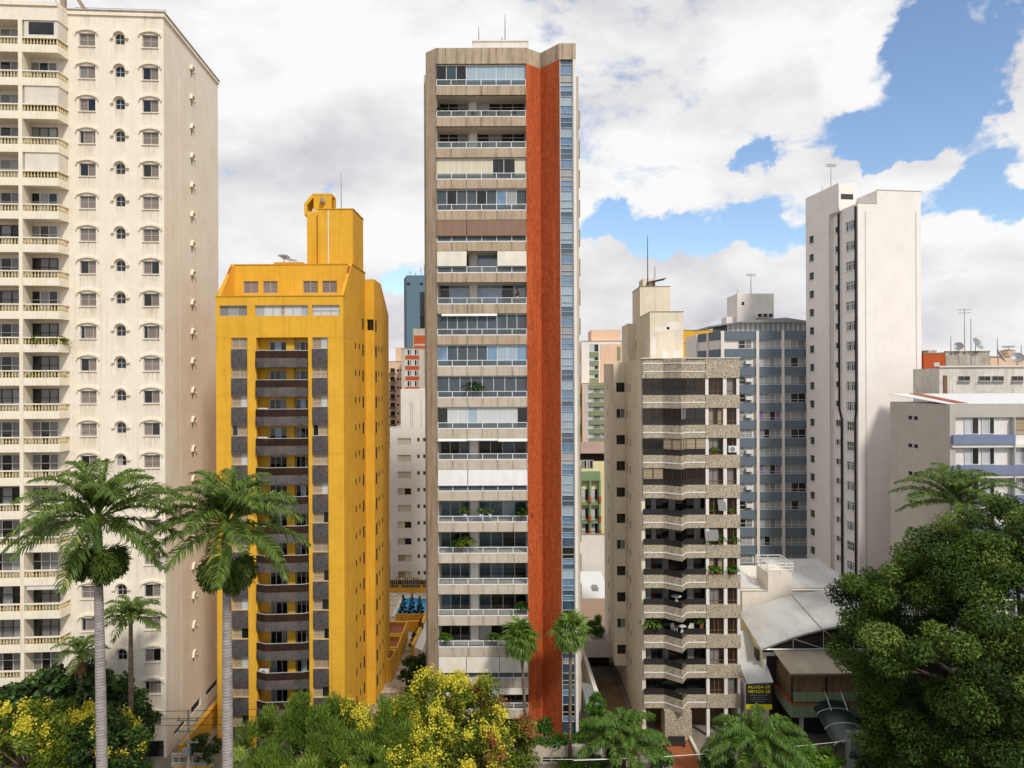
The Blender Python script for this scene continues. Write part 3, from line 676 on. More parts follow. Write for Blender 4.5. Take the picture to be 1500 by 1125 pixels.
    putwin(wing, 'yw3', (fw[0][0] + .375, D1 + .2, fw[0][2]))
    # ---- rooftop water tower
    TD = 5.6; tl, tr = X(448, TD), X(518, TD); td = R.side(532, 340, tr)[0]; zt2 = Z(480, 307, TD)
    m = MB(); m.box(tl + 1.3, tr, TD, td, zt - .2, zt2); m.box(tl, tl + 1.3, TD + .6, td, zt - .2, zt2 - .02)
    m.build('water_tower', MT['yellow'], t)
    m = MB(); m.box(tl + 1.28, tr + .06, TD - .06, td + .05, zt2 + .003, zt2 + .1); m.build('tower_coping', MT['yellow_trim'], t)
    m = MB(); m.box(tr - 2.55, tr - 2.45, TD - .08, TD - .004, zt, zt2 - .1); m.build('drain_pipe', MT['whitemetal'], t)
    # hooded lantern on top: a hood with a sloping left side and openings
    a, b = X(448, TD + 1.0), X(487.5, TD + 1.0); zl = Z(470, 284.5, TD + 1); y0, y1 = TD + .7, TD + 2.6
    m = MB(); s1 = a + (b - a) * .31
    m.extrude([(a, y0, zt2 - .4), (a + .28, y0, zt2 - .4), (a + .28, y0, zl - 1.2), (s1 + .1, y0, zl - .35), (s1 + .1, y0, zl), (s1, y0, zl), (a, y0, zl - 1.0)], (0, y1 - y0, 0))
    m.box(s1 + .1, b - .004, y0, y0 + .12, zt2 + .1, zl - .22); m.box(s1 + .1, b, y0, y1, zl - .2, zl); m.box(s1 + .1, b - .004, y1 - .12, y1, zt2 + .1, zl - .22); m.box(b - .14, b - .004, y0 + .122, y0 + .5, zt2 + .1, zl - .22); m.box(b - .14, b - .004, y1 - .6, y1 - .122, zt2 + .1, zl - .22)
    m.build('roof_hood', MT['yellow'], t)
    m = MB(); m.tube([(s1 + .9, y0 - .15, zl - .9), (s1 + 1.15, y0 - .30, zl - .75)], [.05, .34], 10); m.build('lamp', MT['greymetal'], t)
    m = MB(); m.box(X(407, SB + 2), tl, SB + 1.0, SB + 3, zt - .2, zt + .45); m.build('roof_plinth', MT['yellow_trim'], t)
    return t, R, zf, dict(c=c, H0=H0, zt=zt, zt2=zt2, TD=TD, tl=tl, tr=tr, dep=dep, SB=SB, zp=zp)
YELLOW, YR, yellow_z, YD = yellow_tower()
def on(R, x, y, z):
    return (R.o.x + x * R.c - y * R.s, R.o.y + x * R.s + y * R.c, z)
# ================================================================ CONCRETE TOWER WITH RED WALL (centre)
def centre_tower():
    R = Frame(640.5, 69.5, 0.0); X, Z = R.X, R.Z; rnd = random.Random(5)
    t = thing('apartment_tower', 'tall concrete apartment tower with folded red tile wall and glazed corner strip, in the centre', 'apartment building', tuple(R.o), 0)
    S = 69.5 / F_PX; h = 45.72 * S; z0 = Z(700, 93.2); NF = 21
    zr = Z(700, 70); top = lambda k: z0 - k * h; rt = lambda k: top(k) - 22.6 * S; rb = lambda k: top(k) - 32.4 * S
    xr = X(772.5); xv, dv = X(793.5, 1.15), 1.15; xe, de = X(821.5, -.85), -.85; xg = X(841.5, -.85); xw = X(845.6, -.85)
    xl, dl = X(625.5, 1.0), 1.0; D = 16
    ledge = [(xl, dl), (0, 0), (xr, 0)]
    # crown beam following the folded plan
    m = MB(); P = [(xl, dl), (0, 0), (xr, 0), (xv, dv), (xe, de), (xw, de), (xw, D), (xl, D)]
    m.prism(P, top(0), zr); m.build('crown_beam', MT['concrete'], t)
    m = MB(); m.prism([(xl, dl), (0, 0), (0, 2.2), (xl, 2.2)], -.3, top(0) - .002); m.build('pier', MT['concrete'], t)
    # body behind
    m = MB(); m.box(xl, xw, 2.25, D, -.3, top(0) - .004); m.build('core', MT['concrete_lt'], t)
    m = MB(); wl = X(622, 5, 400); m.box(wl, xl, 5, 12, -.3, Z(622, 110, 5)); 
    for k in range(1, NF): m.box(wl - .12, wl, 6, 7.2, rb(k) + .5, rt(k) + 1.2, 1)
    m.build('left_wing', [MT['concrete_lt'], MT['greymetal']], t)
    m = MB(); wr = X(848, 3.5, 300); m.box(xw, wr, 3.5, 12, -.3, Z(848, 112, 3.5))
    for k in range(1, NF): m.box(wr, wr + .14, 3.7, 4.6, rb(k) + .3, rt(k) + 1.3, 1)
    m.build('right_wing', [MT['concrete_lt'], MT['capbrown']], t)
    # red folded wall
    m = MB(); m.prism([(xr, 0), (xv, dv), (xe, de), (xe, 2.2), (xr, 2.2)], -.3, top(0) - .003); m.build('red_wall', MT['redtile'], t)
    # glazed corner strip
    m = MB(); m.box(xe, xg, de + .30, 2.2, -.3, top(0) - .003); m.build('strip_wall', MT['glassb'], t)
    m = MB(); m.box(xg, xw, de, 2.2, -.3, top(0) - .003); m.build('corner_column', MT['whitewall'], t)
    w = xg - xe; fr = MB(); fr.box(-w / 2 + .004, -w / 2 + .09, -.10, 0, 0, h); fr.box(w / 2 - .09, w / 2 - .004, -.10, 0, 0, h)
    for z in (.02, .52, .92, 1.62, 2.50): fr.box(-w / 2 + .09, w / 2 - .09, -.08, 0, z, z + .045)
    frm = fr.mesh('frame', MT['alum']); sets = []
    for i, q in enumerate((['glassb', 'curtainb', 'curtainb', 'skyglass'], ['skyglass', 'bluepane', 'skyglass', 'glassb'], ['glassb', 'skyglass', 'curtainb', 'glassb'], ['skyglass', 'glass', 'glassb', 'skyglass'], ['glassb', 'glasst', 'glassb', 'bluepane'])):
        pm = MB()
        for j, (a, b) in enumerate(((.0, .52), (.52, 1.62), (1.62, 2.5), (2.5, h))): pm.face([(-w / 2, 0, a), (w / 2, 0, a), (w / 2, 0, b), (-w / 2, 0, b)], j)
        sets.append(pm.mesh('strip_window', [MT[z] for z in q]))
    for k in range(NF):
        o = inst('strip_window', sets[rnd.choice([0, 1, 2, 0, 1]) if k < 14 else rnd.choice([2, 3, 4, 0])], t, ((xe + xg) / 2, de + .22, top(k + 1) - .003)); inst('frame', frm, o)
    # ---- the balcony floors
    railg = MB(); hr = MB(); nb = 6; bw = xr / nb
    zrh = rt(0) - rb(0)
    for i in range(nb): railg.box(i * bw + .05, (i + 1) * bw - .05, .095, .115, .10, zrh - .06)
    hr.box(.004, xr - .004, .05, .15, zrh - .06, zrh); hr.box(.004, xr - .004, .07, .13, .01, .10)
    for i in range(nb + 1): x = min(max(i * bw, .045), xr - .045); hr.box(x - .035, x + .035, .06, .14, .10, zrh - .06)
    railg_m, hr_m = railg.mesh('glass_guard', MT['railglass']), hr.mesh('railing', MT['whitemetal'])
    dh = 2.12
    def doors(key, w, mats): winkind(key, w, dh, [(1, q) for q in mats], 'alum', .06, (.8,), .07)
    def floor(k, bm='concrete', left=('glass',) * 3, right=('glass',) * 4, enc=None, aw=None, pil='whitewall', fr_='whitemetal', thin=0):
        b = MB(); b.box(0, xr - .003, 0, .22, top(k + 1), rb(k)); b.box(0, xr - .003, .22, 2.2, rb(k) - .22, rb(k))
        for x in (xr * .335, xr * .78): b.box(x - .012, x + .012, -.006, .0, top(k + 1) + .02, rb(k) - .02, 1)
        f = b.build('balcony', [MT[bm], MT['capbrown']], t)
        m = MB(); m.box(.0, .01, .22, 2.2, rb(k), top(k) - .003); m.box(xr - .013, xr - .003, .22, 2.2, rb(k), top(k) - .003); m.box(.01, xr - .013, 2.17, 2.2, rb(k), top(k) - .003); m.box(.01, xr - .013, .24, 2.17, top(k) - .035, top(k) - .025); m.build('recess', MT['inwall'], f)
        m = MB(); m.box(xr * .35, xr * .44, 1.75, 2.168, rb(k), top(k) - .04); m.build('pier', MT[pil], f)
        kl, kr = 'tl' + '.'.join(left), 'tr' + '.'.join(right); doors(kl, xr * .345 - .1, left); doors(kr, xr * .555 - .1, right)
        putwin(f, kl, (xr * .175, 2.14, rb(k) - .02), 0, 'door'); putwin(f, kr, (xr * .717, 2.14, rb(k) - .02), 0, 'door')
        inst('railing', hr_m, f, (0, 0, rb(k))); inst('glass_guard', railg_m, f, (0, 0, rb(k)))
        if enc:                                             # balcony closed with panes behind the railing
            n = len(enc); m = MB(); fr2 = MB(); mats = []
            for i, q in enumerate(enc):
                a, c = .02 + (xr - .04) * i / n, .02 + (xr - .04) * (i + 1) / n
                if q not in mats: mats.append(q)
                m.face([(a, .26, rb(k)), (c, .26, rb(k)), (c, .26, top(k) - .04), (a, .26, top(k) - .04)], mats.index(q))
                fr2.box(c - .025, c + .025 if i < n - 1 else c - .002, .235, .285, rb(k) + .01, top(k) - .04)
            fr2.box(.02, xr - .03, .23, .29, top(k) - .11, top(k) - .04)
            m.build('enclosure', [MT[q] for q in mats], f); fr2.build('enclosure_frame', MT[fr_], f)
        for (a, c, frac, mat) in (aw or ()):                 # roller awnings
            x0, x1 = xr * a, xr * c; zt_, zb_ = top(k) - .03, top(k) - .03 - (top(k) - rt(k)) * frac
            m = MB(); m.extrude([(x0 + .03, .02, zt_), (x0 + .03, .045, zt_), (x0 + .03, -.10, zb_), (x0 + .03, -.125, zb_)], (x1 - x0 - .06, 0, 0)); m.box(x0 + .03, x1 - .03, -.14, -.09, zb_ - .06, zb_ - .003); m.build('awning', MT[mat], f)
    E = 'encglass'
    D3, D4 = ('glass', 'glass', 'curtaing'), ('curtainb', 'glass', 'glass', 'glass')
    B3, B4 = ('glassb', 'curtainb', 'glassb'), ('curtainb', 'glassb', 'glassb', 'curtainb')
    T3, T4 = ('glasst', 'glass', 'glasst'), ('glasst', 'glasst', 'glass', 'glasst')
    spec = [dict(enc=['glass', 'glasst', 'glass', 'curtainb', 'curtainb', 'curtainb', 'curtainb', 'curtainb', 'curtainb']),
            dict(left=D3, right=('curtain', 'glass', 'glass', 'glass')), dict(left=D3, right=('glass', 'curtaing', 'glass', 'glass')),
            dict(enc=['blind', 'blind', 'blind', 'blind', 'blind', 'glass', 'glass', 'blind']),
            dict(left=('curtain', 'glass', 'curtain'), right=('glass', 'curtain', 'curtainb', 'bluepane'), enc=[E, 'glass', E, E, 'glass', 'encglass', 'skyglass', 'bluepane', E]),
            dict(left=D3, right=D4, aw=[(0, .335, 1.0, 'awnbrown'), (.335, 1, 1.0, 'awnbrown')]),
            dict(left=B3, right=('skyglass', 'skyglass', 'glassb', 'glass'), aw=[(0, .335, .93, 'awning'), (.67, 1, .93, 'awning')]),
            dict(left=('glass', 'skyglass', 'skyglass'), right=('skyglass', 'skyglass', 'glass', 'skyglass'), enc=[E, E, E, E, E, E, 'glass', 'glass', E] and None),
            dict(left=('glass', 'brownglass', 'glassb'), right=('skyglass', 'skyglass', 'glass', 'glass'), enc=[E] * 9, aw=[(.05, .67, .12, 'awnwhite')]),
            dict(left=('skyglass', 'skyglass', 'glass'), right=('glassb', 'skyglass', 'curtainb', 'skyglass'), enc=['skyglass', E, E, E, E, 'skyglass', 'curtainb', 'curtainb', 'skyglass']),
            dict(left=B3, right=B4, enc=[E] * 8), dict(enc=['glass', 'curtain', 'curtain', 'curtainb', 'curtain', 'curtain', 'curtain', 'curtain', 'glass']),
            dict(left=('glass', 'glass', 'glassb'), right=('glass', 'glass', 'glassb', 'glasst'), aw=[(0, .33, .13, 'awnwhite'), (.33, .67, .10, 'awnwhite'), (.67, 1, .16, 'awnwhite')]),
            dict(aw=[(0, .335, .98, 'awnwhite'), (.335, 1, .98, 'awnwhite')]),
            dict(left=('glassb',) * 3, right=('glassb', 'glassb', 'curtainb', 'glassb'), pil='whitewall'), dict(left=T3, right=T4), dict(left=('glasst',) * 3, right=('glasst', 'glassb', 'glasst', 'glass')),
            dict(left=('glassb', 'glasst', 'glasst'), right=('glasst', 'glass', 'glass', 'glass')), dict(left=('glass',) * 3, right=('curtain', 'glass', 'brownglass', 'glass')),
            dict(aw=[(0, .31, .95, 'awning'), (.31, .68, .95, 'awning'), (.68, 1, .95, 'awning')]), dict(aw=[(0, .67, .62, 'awnwhite'), (.67, 1, .35, 'awning')], right=('glass',) * 4)]
    for k, s in enumerate(spec): floor(k, 'concrete' if k < 9 else 'concrete_lt', **s)
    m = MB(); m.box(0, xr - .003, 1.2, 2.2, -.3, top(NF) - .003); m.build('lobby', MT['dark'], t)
    for q in ('concrete', 'concrete_lt'): drips(MT[q], 0, xr / 6, .22, None, None, 1, '453a2e', .85)
    # roof house
    a, b = X(695, 6), X(775, 6); m = MB(); m.box(a, b, 6, 11, zr, Z(735, 61, 6)); m.box(a - .08, b + .08, 5.92, 11.08, Z(735, 61, 6) + .002, Z(735, 61, 6) + .15); m.build('roof_house', MT['whitewall'], t)
    return t, R, dict(top=top, rt=rt, rb=rb, xr=xr, zr=zr, zh=Z(735, 61, 6) + .15, h=h)
CENTRE, TR, TD_ = centre_tower()
# ================================================================ STONE-BANDED BUILDING WITH ZIGZAG BALCONIES
def stone_block():
    R = Frame(939.5, 70.0, 0.0); X, Z = R.X, R.Z; rnd = random.Random(9)
    t = thing('apartment_tower', 'beige apartment block with zigzag balconies clad in pebbled stone, right of the red wall', 'apartment building', tuple(R.o), 0)
    h = 43.9 * 70 / F_PX; zb = Z(1060, 578.3); bt = lambda k: zb - k * h; bb = lambda k: bt(k) - 1.26; NB = 11
    ztop = Z(940, 525.5)
    p = lambda px: X(px, 0, 760)
    x_s = .12; xf, xt, xq, xz = p(972), p(993.6), p(1005.6), p(1034); xe = p(1084); pa, pb, pc = p(1060), p(1065), p(1079.6)
    zig = [(x_s, 0), (xf, 0), (xt, -1.35), (xq, -.62 * 0), (xz, 0)]
    zig = [(x_s, -.05), (xf, -.05), (xt, -1.4), (xq, -.05), (xz, -.05)]
    # body: left wall, step with the kitchen windows, rear
    d1 = 10.0; D = 18.6; xs = X(900, d1, 800); zo = Z(908, 975, d1)
    m = MB(); sw, fw, lw = [], [], []
    for k in range(-1, NB - 1):
        z = bb(k) - h + 1.55 + .0
        fw.append((X(903.5, d1, 750), X(916, d1, 750), z - .1, z + .95))
        for px in (919.5, 923.5): d = R.side(px, 760)[0]; sw.append((d - .35, d + .35, z - .1, z + .8))
        d = R.side(891, 760, xs)[0]; lw.append((d - .3, d + .3, z, z + .7))
    m.wall(LEFT(0), .25, d1, -.3, ztop, sw, .06); m.wall(FRONT(d1), xs, 0, zo, ztop - .05, fw, .2); m.wall(LEFT(xs), d1, D, zo, ztop - .25, lw, .06)
    m.face([(xs, d1, zo), (0, d1, zo), (0, D, zo), (xs, D, zo)])
    m.face([(0, d1, -.3), (0, D, -.3), (0, D, zo), (0, d1, zo)])
    m.face([(xs, D, -.3), (xe, D, -.3), (xe, D, ztop), (xs, D, ztop)]); m.face([(xe - .05, .25, -.3), (xe - .05, D, -.3), (xe - .05, D, ztop), (xe - .05, .25, ztop)])
    m.face([(xs, d1, ztop - .5), (0, d1, ztop - .5), (0, D, ztop - .5), (xs, D, ztop - .5)]); m.face([(0, .25, ztop - .4), (xe - .05, .25, ztop - .4), (xe - .05, D, ztop - .4), (0, D, ztop - .4)])
    m.wall(FRONT(.25), 0, .35, -.3, ztop, [], .1)
    for k in range(-1, NB): m.box(-.02, -.001, .3, d1, bb(k) - .03, bb(k), 1); m.box(xs, 0, d1 - .02, d1 - .001, bb(k) - .03, bb(k), 1)
    m.build('wall', [MT['beige2'], MT['beige']], t)
    winkind('sk', fw[0][1] - fw[0][0], 1.05, [(1, 'glass'), (1, 'glass')], 'darkmetal', .05); winkind('sk2', fw[0][1] - fw[0][0], 1.05, [(1, 'glass'), (1, 'curtaing')], 'alum', .05)
    winkind('ss', .7, .9, [(1, 'glass')], 'alum', .05); winkind('sl', .6, .7, [(1, 'louver')], 'alum', .04)
    for a in fw: putwin(t, rnd.choice(['sk', 'sk', 'sk2']), ((a[0] + a[1]) / 2, d1 + .2, a[2]))
    for a in sw: putwin(t, 'ss', (.05, (a[0] + a[1]) / 2, a[2]), RZL)
    for a in lw: putwin(t, 'sl', (xs + .05, (a[0] + a[1]) / 2, a[2]), RZL)
    # crown and bands
    def band(z0, z1, th=.25):
        b = MB(); back = [(x, .35) for x in (xz, x_s)]
        b.prism([(q[0], q[1]) for q in zig] + back, z0, z1); b.box(xz + .003, xe, -.12, .35, z0 + .02, z1 - .0); return b
    def lines(z, w=.12):
        b = MB()
        for q, r in zip(zig, zig[1:]):
            q, r = Vector(q + (0,)), Vector(r + (0,)); d = (r - q).normalized(); n = Vector((d.y, -d.x, 0)) * .035
            b.extrude([q + Vector((0, 0, z)), q + n + Vector((0, 0, z)), q + n + Vector((0, 0, z + w)), q + Vector((0, 0, z + w))], r - q)
        return b
    crown = MB(); bt0 = Z(1000, 554)
    crown = band(bt0, ztop); c = crown.build('stone_crown', MT['stone'], t)
    for zz, w in ((Z(1000, 533), .10), (Z(1000, 545), .10)): lines(zz, w).build('white_line', MT['whitewall'], c)
    m = MB(); m.box(-.02, xe + .06, -.2, .3, ztop + .003, ztop + .08); m.build('coping', MT['whitewall'], t)
    bandm = band(-1.26, 0).mesh('balcony', MT['stone']); linem = lines(-.78).mesh('white_line', MT['whitewall'])
    guard = MB(); glz = {}
    def zstrip(m, off, z0, z1, th=.03, mi=0, sub=None):
        pts = [(q[0], q[1] + off) for q in zig]
        for i, (q, r) in enumerate(zip(pts, pts[1:])):
            q, r = Vector(q + (0,)), Vector(r + (0,)); d = (r - q).normalized(); n = Vector((d.y, -d.x, 0)) * -th
            m.extrude([q + Vector((0, 0, z0)), q + n + Vector((0, 0, z0)), q + n + Vector((0, 0, z1)), q + Vector((0, 0, z1))], r - q, mi[i] if isinstance(mi, list) else mi)
    zstrip(guard, .06, .02, .52); gm = guard.mesh('glass_guard', MT['darkrail'])
    hr = MB(); zstrip(hr, .03, .52, .585, .08); hrm = hr.mesh('handrail', MT['darkmetal'])
    oh = h - 1.26
    kinds = [['brownglass', 'brownglass', 'brownglass', 'brownglass'], ['brownglass', 'brownglass', 'curtaing', 'glass'], ['glass', 'shutterb', 'shutterb', 'shutterb'], ['shutterb', 'brownglass', 'brownglass', 'brownglass'],
             None, None, None, None, None, None, None]
    winkind('sb0', pa - xz - .3, oh, [(1, 'brownglass'), (.8, 'brownglass'), (1, 'brownglass')], 'brownwall', .06, (.22,)); winkind('sb1', pa - xz - .3, oh, [(1, 'curtaing'), (1, 'curtaing'), (1, 'glass')], 'brownwall', .06, (.22,)); winkind('sb2', pa - xz - .3, oh, [(1, 'shutterb'), (.8, 'glass'), (1, 'shutterb')], 'brownwall', .06, (.22,))
    winkind('sc0', pc - pb, oh, [(1, 'brownglass'), (.5, 'brownglass')], 'brownwall', .06, (.22,)); winkind('sc1', pc - pb, oh, [(1, 'curtaing'), (.4, 'glass')], 'brownwall', .06, (.22,))
    for i, q in enumerate((['glass', 'curtaing', 'glass'], ['glass', 'glass', 'glass'], ['curtaing', 'brownglass', 'glass'])):
        winkind('sd%d' % i, xf - .5, oh - .05, [(1, z) for z in q], 'darkmetal', .05); winkind('se%d' % i, xz - xq - .45, oh - .05, [(1, z) for z in q[:2]], 'darkmetal', .05); winkind('sf%d' % i, xq - xf - .1, oh - .05, [(1, z) for z in q], 'darkmetal', .05)
    for k in range(NB):
        b = inst('balcony', bandm, t, (0, 0, bt(k))); inst('white_line', linem, b)
        if k == NB: break
        zf = bt(k)
        inst('glass_guard', gm, b); inst('handrail', hrm, b)
        if k < len(kinds) and kinds[k]:
            g = MB(); names = list(dict.fromkeys(kinds[k])); zstrip(g, .10, .0, oh - .003, .02, [names.index(q) for q in kinds[k]]); g.build('enclosure', [MT[q] for q in names], b)
            fr = MB()
            for q, r in zip(zig, zig[1:]):
                for f_ in (0, .5):
                    x, y = q[0] + (r[0] - q[0]) * f_, q[1] + (r[1] - q[1]) * f_ + .07; fr.box(x - .03, x + .03, y - .03, y + .03, .59, oh)
            zstrip(fr, .06, oh - .07, oh - .004, .06); fr.build('enclosure_frame', MT['darkmetal'], b)
        i = rnd.randrange(3)
        putwin(t, 'sd%d' % i, ((xf + .35) / 2 + .1, 1.0, zf), 0, 'balcony_door'); putwin(t, 'sf%d' % i, ((xf + xq) / 2, 1.4, zf), 0, 'balcony_door'); putwin(t, 'se%d' % i, ((xq + xz) / 2, 1.0, zf), 0, 'balcony_door')
        putwin(t, 'sb%d' % rnd.randrange(3), ((xz + .3 + pa) / 2, .22, zf)); putwin(t, 'sc%d' % rnd.randrange(2), ((pb + pc) / 2, .22, zf))
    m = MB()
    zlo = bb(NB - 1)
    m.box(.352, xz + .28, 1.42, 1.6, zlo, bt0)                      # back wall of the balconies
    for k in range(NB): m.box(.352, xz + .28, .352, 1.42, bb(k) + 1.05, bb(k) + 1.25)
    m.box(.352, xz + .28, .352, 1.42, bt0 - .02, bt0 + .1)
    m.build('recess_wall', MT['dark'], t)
    m = MB()
    for a, b_ in ((xz, xz + .30), (pa, pb), (pc, xe - .02)): m.box(a, b_, -.02 if a > xz else .0, .34, -.3, bt0 + .05)
    m.box(x_s - .1, .35, .26, .36, -.3, zlo)
    m.build('pier', MT['whitewall'], t)
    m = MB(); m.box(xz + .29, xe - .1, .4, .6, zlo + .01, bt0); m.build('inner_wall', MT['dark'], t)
    for px, k, w_ in ((1057, 4, .75), (1042, 5, 1.3)):              # sashes swung open
        x = X(px, 0, 760); m = MB(); m.extrude([(x - w_ / 2, .1, bt(k) + oh - .1), (x + w_ / 2, .1, bt(k) + oh - .1), (x + w_ / 2, -.4, bt(k) + .45), (x - w_ / 2, -.4, bt(k) + .45)], (0, .04, .02)); m.build('open_sash', MT['curtaing'], t)
    # ground floor: entrance pillar, lobby
    m = MB(); m.box(xf - .1, xq + .25, -.75, 1.2, -.3, zlo - .02); m.build('entrance_pillar', MT['stone'], t)
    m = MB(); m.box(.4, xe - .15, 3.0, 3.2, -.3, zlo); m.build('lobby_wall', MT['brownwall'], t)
    m = MB(); m.box(.36, xe - .08, .38, 3.0, zlo - .1, zlo); m.build('porch_ceiling', MT['greywall'], t)
    # roof boxes
    y1, y2, y3 = 4.0, 10.0, 15.0
    l0, l1 = X(952, y1, 480), X(1001, y1, 480); z1 = Z(975, 457, y1); m = MB(); m.box(l0, l1, y1, 10, ztop - .4, z1)
    a0, a1 = X(937.5, y2, 450), X(982, y2, 450); z2 = Z(960, 420, y2); m.box(a0, a1, y2 + .003, y3, ztop - .4, z2)
    b0 = X(917.5, y3 - .5, 500); m.box(b0, a0, y3 - 1.5, 18, ztop - .4, Z(920, 474, y3 - 1.5)); m.box(a0 + .5, a0 + 1.9, y2 + 1, y2 + 3.5, z2, Z(950, 408, y2 + 1))
    m.face([(l0 - .003, 5.4, z1 - 3.3), (l0 - .003, 5.9, z1 - 3.3), (l0 - .003, 5.9, z1 - 2.4), (l0 - .003, 5.4, z1 - 2.4)], 1); m.face([(a0 - .003, 12.4, z1 - 3.3), (a0 - .003, 12.9, z1 - 3.3), (a0 - .003, 12.9, z1 - 2.4), (a0 - .003, 12.4, z1 - 2.4)], 1)
    m.build('roof_house', [MT['beige2'], MT['glass']], t)
    m = MB(); m.box(l0 + .003, l1 + .05, y1 - .05, 10, z1 + .003, z1 + .07); m.box(a0 - .04, a1 + .05, y2 - .04, y3, z2 + .003, z2 + .07); m.build('roof_edge', MT['capbrown'], t)
    m = MB()
    for u0, v0, u1, v1 in ((.5, .62, .9, .8), (.1, .60, .6, .7), (.02, .1, .2, .5), (.35, .03, .55, .22), (.68, .05, .98, .2)):
        x0, x1, q0, q1 = l0 + (l1 - l0) * u0, l0 + (l1 - l0) * u1, ztop + (z1 - ztop) * v0, ztop + (z1 - ztop) * v1
        w_, h_ = x1 - x0, q1 - q0; m.face([(x0, y1 - .004, q0 + .1 * h_), (x0 + .3 * w_, y1 - .004, q0), (x1 - .1 * w_, y1 - .004, q0 + .05 * h_), (x1, y1 - .004, q1 - .2 * h_), (x1 - .3 * w_, y1 - .004, q1), (x0 + .08 * w_, y1 - .004, q1 - .1 * h_)])
    m.build('plaster_patch', MT['whitewall'], t)
    m = MB(); m.extrude([(a1 - 2.4, y2 + .6, z2 + .55), (a1 - .4, y2 + .2, z2 + .95), (a1 - .4, y2 + .2, z2 + 1.02), (a1 - 2.4, y2 + .6, z2 + .62)], (0, 1.6, 0)); m.box(a1 - 1.7, a1 - 1.6, y2 + .8, y2 + .9, z2, z2 + .7); m.build('solar_panel', MT['darkmetal'], t)
    return t, R, dict(bt=bt, z1=z1, z2=z2, a0=a0, a1=a1, y2=y2, l0=l0, l1=l1, y1=y1, xz=xz, xf=xf, xt=xt, xq=xq, pa=pa, pb=pb, pc=pc, xe=xe, h=h, ztop=ztop)
STONE, SR, SD = stone_block()
